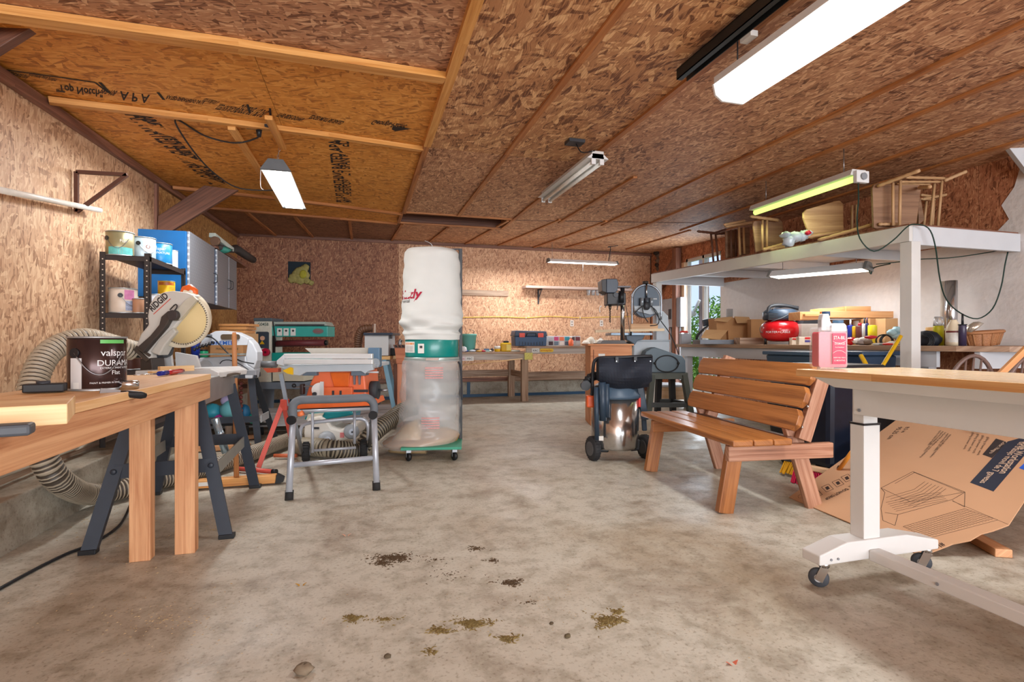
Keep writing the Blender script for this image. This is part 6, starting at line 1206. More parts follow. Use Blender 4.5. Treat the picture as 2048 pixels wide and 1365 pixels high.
# line drawing of a workbench
for pts in ([(1762,977),(1826,944),(1930,985),(1929,1015)],[(1762,977),(1770,986),(1762,1018)],[(1829,946),(1924,985)],[(1826,944),(1829,946),(1790,968)],[(1762,977),(1822,1005),(1929,985)],[(1770,1026),(1796,1030),(1905,1000),(1929,986)],[(1796,1030),(1790,1052)],[(1929,1015),(1905,1002)],[(1762,1018),(1766,1042),(1790,1052)]): cline(pts)
for k in range(7): cline([(1850+k*7,964+k*2.4),(1828+k*7,980+k*2.4),(1772+k*9,996+k*3.2)],.0016)
for k in range(6): cline([(1772+k*4,1006+k*3.5),(1840+k*5,990+k*3.4),(1880+k*3,986+k*3.)],.0016)
cline([(1806,1054),(1930,1018),(1996,1041),(1855,1078),(1806,1054)],.0014)
for k in range(22): cline([(1808+k*5.6,1053-k*1.62),(1855+k*6.2,1075-k*1.62)],.0007)
for k in range(9): cline([(1806+k*5.4,1054+k*2.6),(1930+k*7,1018+k*2.5)],.0007)
t=thing('wood_offcut',oz(1990,1100,0),'short squared wood stick on the floor under the carton edge','wood'); m=MB(); m.bar(oz(1950,1076,.02),oz(2008,1108,.02),.07,.038); ob('stick',m,W_FIR,t,bev=.003)
# ---------------------------------------------------------------- bins, brooms, chairs beyond the bench
t=thing('wheeled_bin',(3.45,3.3,0),'tall black plastic wheeled rubbish bin behind the wooden bench','bin')
BK=M(20,26,40,.3,var=.3,sc=20); c=V((3.5,3.28,0))
m=MB(); w0,w1=.19,.245
m.add([c+V((-w0,-w0,.06)),c+V((w0,-w0,.06)),c+V((w0,w0,.06)),c+V((-w0,w0,.06)),c+V((-w1,-w1,.80)),c+V((w1,-w1,.80)),c+V((w1,w1,.80)),c+V((-w1,w1,.80))],[(0,1,2,3),(7,6,5,4),(0,4,5,1),(1,5,6,2),(2,6,7,3),(3,7,4,0)]); ob('body',m,BK,t,bev=.04)
m=MB(); m.box(c.x-.26,c.x+.26,c.y-.26,c.y+.26,.79,.83); ob('rim',m,BLACK,t,bev=.015)
for s_ in(-1,1): m=MB(); m.lathe([(.02,-.02),(.075,-.02),(.08,0),(.075,.02),(.02,.02)],c+V((s_*.19,.2,.082)),(1,0,0),20); ob('wheel',m,RUBBER,t)
t=thing('black_tub',(3.0,3.5,0),'low black plastic tub behind the wooden bench','tub'); m=MB(); m.lathe([(.16,0),(.2,.3),(.22,.3),(.22,.32)],(3.75,2.75,0),UP,28); ob('body',m,M(26,28,34,.5),t)
def tote(x,y,z,w,d,h,yaw,label,col=(58,76,92)):
    t=thing('storage_tote',(x,y,z),label,'tote'); a=V((math.cos(yaw),math.sin(yaw),0)); b=V((-a.y,a.x,0)); c=V((x,y,z)); m=MB()
    k=.88; q=[c+a*(i*w/2*k)+b*(j*d/2*k) for i,j in((-1,-1),(1,-1),(1,1),(-1,1))]+[c+a*(i*w/2)+b*(j*d/2)+UP*h for i,j in((-1,-1),(1,-1),(1,1),(-1,1))]
    m.add(q,[(0,1,2,3),(7,6,5,4),(0,4,5,1),(1,5,6,2),(2,6,7,3),(3,7,4,0)]); ob('body',m,M(*col,.4,var=.05),t,bev=.02)
    m=MB(); q=[c+a*(i*(w/2+.02))+b*(j*(d/2+.02))+UP*h for i,j in((-1,-1),(1,-1),(1,1),(-1,1))]; m.prism(q,(0,0,.035)); ob('lid',m,M(*[v*1.15 for v in col],.4,var=.05),t,bev=.008); return t
q=oX(1575,720,4.15); t=tote(4.25,q.y-.25,.53,.5,.75,.34,.1,'grey-blue storage tote on top of the stack under the worktop'); tote(4.25,q.y-.25,.0,.5,.75,.48,.1,'dark storage tote at the bottom of the stack under the worktop',(34,38,44))
m=MB(); m.pb(1627,717,1637,732,4.6,.004); ob('paper_label',m,PAPER,t)
tote(4.35,3.75,.42,.4,.4,.46,.0,'small dark blue tote beside the white loft post',(44,62,84)); tote(4.35,3.75,.0,.42,.42,.38,.0,'black tote under the small dark blue tote',(26,28,32))
t=thing('yellow_hose',(4.1,3.6,.8),'yellow coiled hose on the tote beside the loft post','hose'); m=MB(); m.tube([P(1722,712,4.5),P(1732,730,4.4),P(1738,748,4.4),P(1736,775,4.4)],.018,8); ob('hose',m,YEL,t)
# brooms
def broom(name,h0,h1,col,base,label,pole=None,pc=None,ferr=None,tall=.035,bl=.10,lean=(0,0,0),bcol=None):
    t=thing(name,h0,label,'broom'); h0=V(h0);h1=V(h1); m=MB(); m.bar(h0,h1,.045,tall); ob('head',m,base,t,bev=.005)
    d=h1-h0; sd=d.normalized().cross(UP); m=MB(); n=int(d.length/.012)
    for i in range(n):
        for j in(-1,0,1):
            p=h0+d*((i+.5)/n)+sd*(j*.014)-UP*tall/2; q=p-UP*bl+sd*(j*.012)+V(lean)+V((RN.uniform(-.006,.006),RN.uniform(-.006,.006),RN.uniform(-.004,.004))); m.bar(p,q,.006,.006,w1=.009,h1=.009)
    ob('bristles',m,col,t,kind='stuff')
    if pole: m=MB(); m.tube([pole[0],pole[1]],pole[2],10,smooth=False); ob('handle',m,pc,t)
    if ferr: m=MB(); m.tube(ferr,[.016,.015],10,smooth=False); ob('ferrule',m,CHROME,t)
    return t
hb0=oz(1588,938,.13);hb1=oz(1680,962,.13)
broom('red_broom',oz(1590,930,.12),oz(1688,950,.12),M(196,24,70,.6),wood((214,172,128),(232,196,156)),'push broom with crimson bristles and orange handle under the carton edge',pole=(oz(1676,943,.14),P(1712,893,3.35),.013),pc=M(214,140,50,.45),ferr=[oz(1674,946,.13),oz(1680,935,.16)],lean=(-.04,-.02,0))
broom('yellow_broom',oz(1570,917,.12),oz(1615,925,.12),M(224,166,30,.6),DARK,'dark brush head with yellow bristles lying behind the bench leg',lean=(-.05,-.01,0),bl=.08)
broom('black_broom',oz(1635,925,.07),oz(1682,940,.07),M(60,54,50,.8),M(44,42,42,.7),'black bristle brush head lying between the colourful brooms',bl=.05)
t=thing('yellow_pole_scraper',oz(1650,918,0),'long yellow pole with black scraper blade leaning on the loft post','scraper')
a=oz(1655,912,.10); b=P(1802,672,4.25); m=MB(); m.tube([a,b],.015,10,smooth=False); ob('pole',m,M(206,160,16,.45),t)
m=MB(); q=oz(1647,923,.02); m.prism([a+V((-.02,0,.0)),a+V((.03,0,0)),oz(1656,928,.012),oz(1636,924,.012)],(0,.02,.01)); ob('blade_shoe',m,M(62,60,60,.6),t,bev=.004)
def windsor(c,yaw,label):
    c=V(c); t=thing('windsor_chair',c,label,'chair','bow-back chairs behind the white table'); a=V((math.cos(yaw),math.sin(yaw),0)); b=V((-a.y,a.x,0)); W=M(112,88,80,.4,var=.12)
    m=MB(); m.prism([c+a*x+b*y+UP*.43 for x,y in rrect(-.22,-.02,.22,.40,.1)],(0,0,.03)); ob('seat',m,W,t,bev=.01)
    for x in(-.17,.17):
        for y in(.04,.34): m=MB(); m.tube([c+a*x*1.2+b*(y+(.05 if y>.2 else -.05)),c+a*x+b*y+UP*.43],[.012,.018],8,smooth=False); ob('leg',m,W,t)
    hoop=[c+a*(.205*math.cos(th))+b*(-.05*math.sin(th))+UP*(.46+.44*math.sin(th)) for th in [math.pi*k/18 for k in range(19)]]
    m=MB(); m.tube(hoop,.014,8,smooth=False); ob('bow',m,W,t)
    for k in range(-3,4):
        x=k*.05; th=math.acos(x*1.15/.205); m=MB(); m.tube([c+a*x+b*.0+UP*.46,c+a*(x*1.15)+b*(-.05*math.sin(th))+UP*(.46+.44*math.sin(th))],.008,6,smooth=False); ob('spindle',m,W,t)
windsor((P(1936,684,3.85).x,P(1936,684,3.85).y,0),-.25,'dark bow-back wooden chair behind the white table, closer to the loft post')
windsor((P(2046,684,3.72).x,P(2046,684,3.72).y,0),-.15,'dark bow-back wooden chair behind the white table, crossed by the leaning stick')
t=thing('leaning_stick',P(2000,760,3.2),'orange-brown wooden stick leaning across the bow-back chair','stick'); m=MB(); m.bar(P(1926,822,3.3),P(2075,676,3.2),.03,.03); ob('stick',m,wood((196,128,64),(220,156,90)),t)
# ---------------------------------------------------------------- white storage loft
t=thing('storage_loft',(5.0,5.3,0),'white painted timber loft on posts over the worktop, loaded with chairs','loft')
zn,zf_=1.968,2.055
m=MB(); m.prism([(4.37,3.31,zn-.135),(4.37,3.31,zn),(4.37,7.36,zf_),(4.37,7.36,zf_-.135)],(.04,0,0),uvax=(0,1,0)); ob('long_beam',m,WHITE2,t,bev=.003)
m=MB(); m.prism([(4.412,3.31,zn-.16),(XR-.008,3.31,zn-.16),(XR-.008,3.31,zn),(4.412,3.31,zn)],(0,.04,0)); ob('end_beam',m,PWHITE,t,bev=.003)
m=MB(); m.box(4.412,XR-.02,7.32,7.36,1.90,2.04); ob('end_beam',m,PWHITE,t)
m=MB(); m.prism([(4.38,3.32,zn),(5.68,3.32,zn),(5.68,7.35,zf_),(4.38,7.35,zf_)],(0,0,.014)); ob('deck',m,W_DK2,t)
m=MB(); m.prism([(4.42,3.36,zn-.02),(5.67,3.36,zn-.02),(5.67,7.30,zf_-.02),(4.42,7.30,zf_-.02)],(0,0,.012)); ob('underside',m,PWHITE,t)
for y in (4.3,5.3,6.3): m=MB(); z=zn+(y-3.3)*.0214; m.box(4.42,5.67,y,y+.04,z-.12,z-.022); ob('joist',m,PWHITE,t)
for (x,y) in ((4.37,3.29),(4.40,7.26)): m=MB(); m.box(x,x+.10,y,y+.10,0,(zn if y<5 else zf_)-.137); ob('post',m,WHITE2,t,bev=.003)
t=thing('white_wall_brace',(5.6,3.0,2.3),'white painted diagonal brace high on the side wall','brace'); m=MB(); m.bar(oX(2012,275,5.45),oX(2070,350,5.66),.05,.10); ob('board',m,PWHITE,t,bev=.003)
# loft chairs
def lchair(label,seat,D,bars,dep=.03,mat=W_OAKD,spin=W_STOOL):
    c=P(*seat[0],D); t=thing('wooden_chair',c,label,'chair','wooden chairs stored on the loft')
    m=MB(); m.pp(seat,D,dep); ob('seat',m,mat,t,bev=.008)
    for nm,pts,r,dd in bars:
        m=MB(); q=[P(x,y,D+d_) for (x,y),d_ in zip(pts,dd)]
        if nm=='spindle': m.tube(q,r,8,smooth=False)
        else:
            a,b=q[0],q[-1]; n=14; m.tube([a.lerp(b,k/n) for k in range(n+1)],[r*(.8+.35*abs(math.sin(k*1.1))) for k in range(n+1)],8,smooth=False)
        ob(nm,m,spin,t)
    return t
lchair('wooden chair lying on its back on the loft corner, seat underside out',[(1745,376),(1749,369),(1757,366),(1840,370),(1843,376),(1834,447),(1755,458),(1748,456)],4.72,[('leg',[(1755,373),(1840,341)],.016,(-.02,-.3)),('leg',[(1838,376),(1860,374)],.016,(-.02,-.35)),('leg',[(1757,449),(1800,449)],.014,(-.02,-.06)),
 ('spindle',[(1786,366),(1786,452)],.012,(-.08,-.08)),('spindle',[(1801,361),(1799,452)],.012,(-.1,-.1)),('stretcher',[(1812,355),(1889,357)],.013,(-.1,.2)),('stretcher',[(1800,364),(1880,364)],.011,(-.08,.2)),('stretcher',[(1795,367),(1860,369)],.011,(-.05,.2)),('spindle',[(1869,368),(1861,452)],.012,(.2,.2)),('spindle',[(1884,362),(1876,452)],.012,(.2,.2)),('leg',[(1888,362),(1933,343)],.016,(.2,.15))])
lchair('second wooden chair on the loft corner, mostly behind the first',[(1850,440),(1842,395),(1836,395),(1838,450)],5.3,[('stretcher',[(1842,390),(1875,395)],.013,(0,.1)),('stretcher',[(1842,398),(1870,400)],.011,(0,.1)),('leg',[(1845,399),(1917,385)],.015,(0,.1)),('spindle',[(1853,403),(1848,450)],.012,(.05,.05)),('spindle',[(1868,403),(1865,450)],.012,(.05,.05))])
lchair('pale wooden chair seat standing on edge on the loft beside the plastic bag',[(1607,436),(1607,425),(1613,419),(1672,402),(1680,401),(1687,408),(1688,466),(1622,478)],5.35,[('leg',[(1612,474),(1700,463)],.016,(-.08,-.05)),('leg',[(1636,481),(1745,450)],.017,(-.1,-.5)),('spindle',[(1704,411),(1704,460)],.012,(.2,.2)),('spindle',[(1712,410),(1713,458)],.012,(.2,.2))],mat=W_STOOL)
lchair('brown wooden chair standing on edge on the loft between the bag and the far chairs',[(1506,448),(1508,442),(1558,438),(1566,444),(1567,490),(1512,505)],6.0,[('leg',[(1500,433),(1557,441)],.017,(-.1,-.05)),('spindle',[(1525,441),(1525,500)],.013,(-.08,-.08)),('spindle',[(1534,441),(1534,498)],.013,(-.08,-.08)),('leg',[(1526,500),(1566,489)],.017,(-.12,-.12)),('leg',[(1540,499),(1580,492)],.015,(-.12,-.12))])
lchair('brown chair with two pale spindles near the far end of the loft',[(1478,456),(1500,454),(1500,508),(1478,513)],6.5,[('leg',[(1450,453),(1505,446)],.02,(-.1,-.1)),('spindle',[(1478,455),(1480,510)],.014,(-.1,-.1)),('spindle',[(1487,455),(1489,508)],.014,(-.1,-.1)),('stretcher',[(1448,450),(1490,442)],.015,(-.2,-.1))])
lchair('dark chair with slim dark spindles near the far end of the loft',[(1451,462),(1476,458),(1476,513),(1452,517)],6.7,[('spindle',[(1462,460),(1463,516)],.012,(-.1,-.1)),('spindle',[(1471,459),(1472,514)],.012,(-.1,-.1))],spin=W_DK)
lchair('farthest dark chair on the loft, spindles in front of the glass door',[(1442,465),(1452,462),(1452,468),(1442,470)],7.0,[('leg',[(1395,463),(1432,467)],.016,(-.1,0)),('spindle',[(1422,468),(1427,525)],.013,(0,0)),('spindle',[(1431,467),(1436,523)],.013,(0,0)),('stretcher',[(1424,468),(1452,459)],.013,(0,0)),('stretcher',[(1432,469),(1455,465)],.013,(0,0))],spin=W_DK,mat=W_DK)
t=thing('plastic_bag',P(1592,485,5.45),'crumpled clear plastic bag with a red knot lying on the loft edge','bag'); m=MB()
for x,y,r in ((1578,483,13),(1590,475,13),(1602,473,12),(1612,468,9),(1570,470,7)): m.ball(P(x,y,5.3),pxm(5.3,r),.07,pxm(5.3,r*.8),10,.5)
ob('film',m,M(206,220,232,.2,alpha=.75,var=.1,coat=.5),t,kind='stuff'); m=MB(); m.ball(P(1616,466,5.22),.03,.03,.022,8,.3); ob('red_knot',m,M(200,30,60,.4),t); m=MB(); m.ball(P(1586,478,5.3),.045,.05,.03,8,.2); ob('contents',m,M(214,140,90,.6),t)
# green cords
cord('extension_cable',[P(1716,352,4.5),P(1717,400,4.45),P(1714,440,4.4),P(1720,478,4.32),P(1748,503,4.3),P(1785,482,4.3),P(1812,456,4.33),P(1828,449,4.34),P(1856,456,4.34),P(1870,490,4.36),P(1880,560,4.5),P(1893,600,4.6),P(1920,626,4.7),P(1955,638,4.75),P(1985,618,4.8),P(2002,575,4.8),P(2010,530,4.8),P(2016,504,4.8)],.0055,GREENC,label='dark green extension cord draped over the loft beam and down to the wall')
cord('extension_cable',[P(1752,529,5.3),P(1800,524,5.2),P(1840,519,5.1),P(1900,516,5.0),P(1960,508,4.95),P(2012,499,4.85),P(2020,502,4.8)],.005,GREENC,label='thin green cord running level under the loft along the white wall')
# ---------------------------------------------------------------- worktop along the painted wall
t=thing('wall_worktop',(5.1,5,0),'long worn wooden worktop on a white frame along the painted wall','worktop'); WZ=.965
m=MB(); m.prism([(4.6,7.06,WZ-.045),(XR-.02,7.06,WZ-.045),(XR-.02,2.6,WZ-.045),(5.2,2.62,WZ-.045),(4.78,2.85,WZ-.045),(4.62,3.12,WZ-.045),(4.6,3.4,WZ-.045)],(0,0,.045),uvax=(0,1,0)); ob('worktop_board',m,wood((150,118,94),(176,146,120),(122,92,70)),t,bev=.003)
m=MB(); m.box(4.66,4.70,3.3,7.0,WZ-.18,WZ-.047); ob('front_rail',m,PWHITE,t); m=MB(); m.box(4.70,5.65,3.0,3.04,WZ-.18,WZ-.047); ob('end_rail',m,PWHITE,t)
for y in (6.9,5.0,3.4): m=MB(); m.box(4.71,4.80,y,y+.09,0,WZ-.047); ob('leg',m,PWHITE,t)
def WD(px,X=4.95): return X/ray(px,684).x
def wbase(px,X=4.95): q=P(px,684,WD(px,X)); return V((q.x,q.y,WZ+.001))
def wbox(name,px0,px1,ytop,label,cat,mat,X=4.95,d=.25,ybot=None,bev=.003,parts=()):
    D=WD((px0+px1)/2,X); yb_=684+F*(1-WZ-.001)/D if ybot is None else ybot; t=thing(name,P((px0+px1)/2,yb_,D),label,cat); m=MB(); m.pb(px0,ytop,px1,yb_,D,d); ob('body',m,mat,t,bev=bev); return t,D
def wcyl(name,px,r,ytop,label,cat,mat,X=4.95,cap=None,prof=None):
    D=WD(px,X); c=wbase(px,X); h=P(px,ytop,D).z-c.z; R_=r*D/F; t=thing(name,c,label,cat); m=MB(); m.lathe([(a*R_,b*h) for a,b in (prof or [(1,0),(1,.95),(.9,1)])],c,UP,24); ob('body',m,mat,t)
    if cap: m=MB(); m.lathe([(cap[0]*R_,h),(cap[0]*R_*.8,h+cap[1]),(0,h+cap[1])],c,UP,16); ob('cap',m,cap[2],t)
    return t,D,c,h,R_
# compressor
c=wbase(1560,4.98); D=WD(1560,4.98); t=thing('air_compressor',c,'red pancake air compressor with black motor shroud on the worktop','air compressor')
R_=37*D/F; zc_=P(0,662,D).z-.0
m=MB(); hh=22*D/F; m.lathe([(R_*math.cos(a)**.55 if math.cos(a)>0 else 0,hh*math.sin(a)) for a in [math.radians(-88+k*176/16) for k in range(17)]],(c.x,c.y,zc_),UP,40); ob('tank',m,RED,t)
m=MB(); m.lathe([(R_*.80,0),(R_*.86,.02),(R_*.86,.10),(R_*.7,.13),(0,.14)],(c.x,c.y,P(0,641,D).z),UP,32); ob('motor_shroud',m,M(52,66,82,.4),t)
m=MB(); m.lathe([(R_*.6,0),(R_*.6,.03)],(c.x,c.y,P(0,645,D).z),UP,24); ob('deck_plate',m,RED,t)
m=MB(); m.tube([P(x,y,D-.05) for x,y in ((1536,625),(1538,616),(1546,612),(1562,611),(1580,613),(1596,617))],.02,8); ob('carry_handle',m,M(44,46,50,.5),t)
for k in range(4): m=MB(); m.tube([P(1545+k*3,619-k*1.5,D-.1+k*.03),P(1570,614-k,D),P(1597,620-k*2,D)],.008,6); ob('air_hose_loop',m,DARK,t)
for k in range(5): m=MB(); m.pb(1537,627+k*3,1556,628.2+k*3,D-.26,.02); ob('vent_slot',m,BLACK,t)
m=MB(); m.tube([P(1542,644,D-.27),P(1550,641,D-.28),P(1565,636,D-.28),P(1580,628,D-.26)],.006,6); ob('cable',m,BLACK,t)
for px in (1531,1590): q=P(px,684,D); m=MB(); m.cyl((q.x,q.y,WZ),(q.x,q.y,zc_-.08),.016); ob('rubber_foot',m,BLACK,t)
m=MB(); m.tube([P(x,y,D-.02) for x,y in ell(1524,659,4,7,13)],.006,6,smooth=False); ob('gauge_ring',m,M(90,70,60,.5),t)
n0=c-V((EYE.x,EYE.y,0)); text('PORTER+CABLE',c,(1,0,0),(0,0,1),.035,WHITE,t,warp=cw(V((c.x,c.y,0)),R_*1.0,P(0,667,D).z,-42),width=.28)
def openbox(name,pts,D,d,label,flaps=()):
    t=thing(name,P(*pts[0],D),label,'box'); m=MB(); m.pp(pts,D,.006); ob('front_wall',m,CARD,t); 
    (x0,y0),(x1,y1)=pts[0],pts[1]; a=P(*pts[0],D);b=P(*pts[1],D);c2=P(*pts[2],D);e=P(*pts[3],D)
    m=MB(); m.prism([a+FW*d,b+FW*d,c2+FW*d,e+FW*d],FW*.006); ob('back_wall',m,CARD2,t)
    m=MB(); m.prism([a+FW*.007,a+FW*(d-.001),e+FW*(d-.001),e+FW*.007],RT*.005); ob('side_wall',m,CARD,t); m=MB(); m.prism([b+FW*.007,b+FW*(d-.001),c2+FW*(d-.001),c2+FW*.007],RT*-.005); ob('side_wall',m,CARD2,t)
    m=MB(); m.prism([e+FW*.007,c2+FW*.007,c2+FW*(d-.001),e+FW*(d-.001)],UP*.005); ob('bottom',m,CARD2,t)
    for f in flaps: m=MB(); q=[P(x,y,D+dd) for x,y,dd in f]; m.prism(q,(0,0,.004)); ob('flap',m,CARD2,t)
    return t
D=WD(1470,5.25)
openbox('cardboard_box',[(1432,637),(1498,635),(1496,687),(1436,686)],D,.3,'open cardboard box with drooping flaps near the glass door',flaps=(((1432,637,0),(1466,634,0),(1455,645,-.12),(1428,642,-.1)),((1468,634,0),(1498,635,0),(1503,646,-.12),(1474,647,-.12))))
D=WD(1440,5.0)
openbox('cardboard_box',[(1456,661),(1480,661),(1480,680),(1457,680)],D,.2,'small open cardboard box in front of the larger drooping box',flaps=(((1412,660,.05),(1456,661,0),(1440,680,-.12),(1402,676,-.1)),))
wbox('standing_carton',1502,1535,639,'tall tan carton standing behind the red compressor','box',CARD,X=5.4,d=.12)
t,D=wbox('open_grey_carton',1603,1640,648,'grey-white open carton with black foam beside the compressor','box',M(206,200,190,.8),X=5.15,d=.3); m=MB(); m.pp([(1606,648),(1610,638),(1622,640),(1640,636),(1640,648)],D+.02,.2); ob('black_foam',m,M(50,52,56,.8),t)
t,D=wbox('small_fastener_box',1598,1622,674,'small red, white and blue fastener box before the compressor','box',M(214,202,186,.6),X=4.72,d=.06); m=MB(); m.pb(1610,675,1621,679,D-.003,.003); ob('red_band',m,RED,t); m=MB(); m.pb(1610,681,1621,685,D-.003,.003); ob('blue_band',m,M(60,60,140,.5),t)
t,D=wbox('fastener_box',1584,1597,676,'smaller white fastener box touching the red one','box',M(226,214,200,.6),X=4.72,d=.06); m=MB(); m.pb(1585,677,1596,680,D-.003,.003); ob('red_band',m,RED,t)
t,D=wbox('metal_tray',1400,1510,680,'flat dark grey metal tray at the front edge of the worktop','tray',M(96,98,104,.4,.4),X=4.72,d=.3,bev=.004)
t,D=wbox('scrap_boards',1480,1528,676,'short wood scraps stacked on the grey tray','wood',W_OLD,X=4.9,d=.2)
t,D=wbox('grey_parts_bin',1363,1383,668,'grey slotted parts bin at the far end of the worktop','bin',M(150,150,156,.5),X=4.66,d=.1); 
t,D,c,h,r=wcyl('red_lidded_tub',1368,8,666,'clear tub with red lid behind the grey slotted bin','tub',CLEARP,X=4.78,cap=(1.1,.03,M(220,70,60,.4)))
t=thing('clamp_lamp',wbase(1400,5.0),'black and silver work lamp leaning beside the drooping box','lamp'); D=WD(1400,5.0)
m=MB(); m.tube([P(x,y,D) for x,y in ((1394,688),(1394,674),(1402,664),(1412,656),(1428,648))],.02,8); ob('arm',m,DARK,t); m=MB(); m.pp([(1406,640),(1424,636),(1424,650),(1408,654)],D+.05,.06); ob('lamp_head',m,M(60,70,82,.4),t,bev=.01); m=MB(); m.tube([P(1408,661,D-.05),P(1428,646,D-.05)],.008,6,smooth=False); ob('strut',m,CHROME,t)
m=MB(); m.ball(P(1427,652,D-.02),.06,.05,.07,12); ob('reflector_cup',m,CHROME,t)
wbox('metal_junction_box',1455,1466,618,'small grey metal box peeking over the drooping box','box',M(130,124,120,.4,.5),X=5.55,d=.05,ybot=640)
# stacked lumber tray above the bottles
D=WD(1740,5.45); t=thing('carton_tray_stack',P(1740,640,D),'long flat orange cartons stacked over small bottles near the loft post','box')
for x0,y0,x1,y1,dd in ((1600,624,1640,640,.1),(1645,617,1690,624,.05),(1652,623,1800,636,0),(1692,613,1742,623,.12),(1610,628,1660,633,.06)): m=MB(); m.pb(x0,y0,x1,y1,D+dd,.25); ob('carton',m,wood((206,146,90),(222,170,116),vs=8),t,bev=.003)
wbox('brown_carton',1740,1770,637,'brown carton with faint print under the long flat cartons','box',CARD,X=5.4,d=.3); wbox('brown_carton',1771,1796,637,'plain tan carton side beside the printed carton','box',CARD2,X=5.4,d=.3)
wbox('brown_carton',1650,1738,640,'wide darker carton behind the glue bottles','box',M(150,106,72,.85),X=5.5,d=.15)
for px,r,yt,col,cap,lb in ((1701,5.5,651,(30,50,150),(.35,.06,WHITE),'blue caulk tube with white nozzle'),(1710,5,653,(206,160,30),None,'mustard yellow tin between the blue tube and the red label bottle'),(1720,7.5,652,(96,52,48),(.5,.03,M(196,30,40,.4)),'dark bottle with red oval cap'),(1729,4.5,648,(206,212,216),(.4,.06,DARK),'white caulk tube with dark nozzle'),(1734,3,647,(50,50,110),(.6,.06,M(80,50,70,.4)),'thin navy tube beside the yellow tin'),(1745,8,651,(236,222,40),None,'bright yellow round tin'),):
    wcyl('small_bottle',px,r,yt,lb+' on the worktop','bottle',M(*col,.35),X=5.2,cap=cap)
wcyl('white_tin',1716,8,642,'white tin standing behind the dark red-capped bottle','tin',M(222,222,214,.4),X=5.4)
t=thing('tool_heap',wbase(1735,4.8),'heap of red-handled pliers, gloves and trowels at the worktop edge','tools')
for k,(x,y,rx,rz,mt) in enumerate(((1702,684,.05,.04,RED),(1716,683,.06,.03,M(220,214,206,.6)),(1728,680,.05,.025,M(226,220,210,.6)),(1742,675,.055,.018,M(196,20,40,.35)),(1722,690,.05,.03,M(150,140,136,.5)),(1734,691,.05,.03,M(128,108,90,.7)),(1755,693,.06,.012,M(226,224,216,.5)),(1768,694,.06,.012,M(160,160,156,.5)),(1786,690,.06,.02,M(206,200,186,.5)),(1776,697,.03,.012,M(200,50,40,.5)))): 
    D=WD(x,4.75+.03*(k%3)); c=P(x,y,D); c.z=max(c.z,WZ+rz); m=MB(); m.ball(c,rx,.05,rz,12,.3); ob('tool_piece',m,mt,t)
t=thing('cable_coil',wbase(1775,5.0),'black cable coil on the worktop beside the loft post','cable'); D=WD(1770,5.0); 
for k,(cx,rx) in enumerate(((1768,16),(1773,13),(1778,15))): m=MB(); m.tube([P(x,y,D+.03*k) for x,y in ell(cx,682,rx,12,20,150,390)],.007,6); ob('loop',m,BLACK,t)
t=thing('blue_plastic_wrap',wbase(1792,5.1),'pale blue crumpled plastic wrap against the loft post','wrap'); D=WD(1790,5.1)
for x,y,r in ((1784,666,9),(1793,660,9),(1798,670,8),(1790,672,9)): m=MB(); m.ball(P(x,y,D),r*D/F,.05,r*D/F*.7,10,.4); ob('fold',m,M(170,206,214,.35,var=.1),t)
# beyond the loft post
def wb2(px): return wbase(px,5.15)
t,D,c,h,r=wcyl('steel_duct',1902,10.5,562,'tall shiny round metal duct standing on the worktop','duct',CHROME,X=5.45,prof=[(1,0),(1,1)])
wcyl('duct_sleeve',1888,6,563,'tall thin pale tube beside the shiny duct','tube',M(206,196,184,.5),X=5.5,prof=[(1,0),(1,1)])
wcyl('cleaner_bottle',1877,9,652,'yellow-green spray tin with clear cap','bottle',M(206,204,30,.35),X=4.95,cap=(1.0,.08,CLEARP))
wcyl('orange_bottle',1862,9,655,'peach coloured bottle behind the black cable drum','bottle',M(236,190,120,.4),X=5.2)
t,D,c,h,r=wcyl('white_jug',1907,13,640,'cream plastic jug with brown-striped label','jug',M(222,206,176,.4),X=4.9,prof=[(1,0),(1.02,.1),(1,.55),(.85,.75),(.45,.95),(.42,1)]); patch(t,c,r*1.03,c.z+.03,c.z+h*.55,-60,60,M(226,220,210,.5,var=.15,sc=60)); patch(t,c,r*1.04,c.z+h*.5,c.z+h*.57,-60,60,M(110,40,36,.5))
t,D,c,h,r=wcyl('caulk_tube',1925,6.5,650,'dark purple caulk tube with black nozzle','tube',M(56,48,72,.35,var=.3,sc=40),X=4.75,cap=(.35,.09,BLACK)); m=MB(); m.lathe([(r*1.15,h-.004),(r*1.15,h+.004)],c,UP,16); ob('collar',m,BLACK,t)
wcyl('brown_bottle',1889,6,662,'small amber bottle beside the yellow-green spray tin','bottle',M(120,64,40,.3),X=5.0,cap=(.8,.02,WHITE))
t=thing('black_cable_drum',wb2(1850),'black cloth wrapped bundle of cable beside the loft post','cable'); D=WD(1852,4.85); m=MB(); m.ball(P(1853,680,D),19*D/F,.12,18*D/F,16,.08); ob('bundle',m,M(30,36,46,.6),t)
for k in range(4): m=MB(); m.tube([P(x,y,D-.12) for x,y in ell(1852,682,8+k*3,9+k*2.4,16,-110,80)],.005,5); ob('loop',m,BLACK,t)
t=thing('wicker_basket',wb2(1965),'brown woven wicker basket at the end of the worktop','basket'); D=WD(1967,5.0); c=P(1967,0,D); c=V((c.x,c.y,WZ+.001)); WK=wood((150,98,60),(184,128,84),(110,66,38),vs=60,us=30)
k0=34*D/F; hh=P(0,665,D).z-c.z
def bask(u,v): 
    a=2*math.pi*u; w_=1+.012*math.sin(60*a)*math.cos(v*70); s_=(.78+.26*v)*w_; return c+(RT*math.cos(a)*k0+FW*math.sin(a)*k0*.6)*s_+UP*(v*hh+.01*math.cos(a))
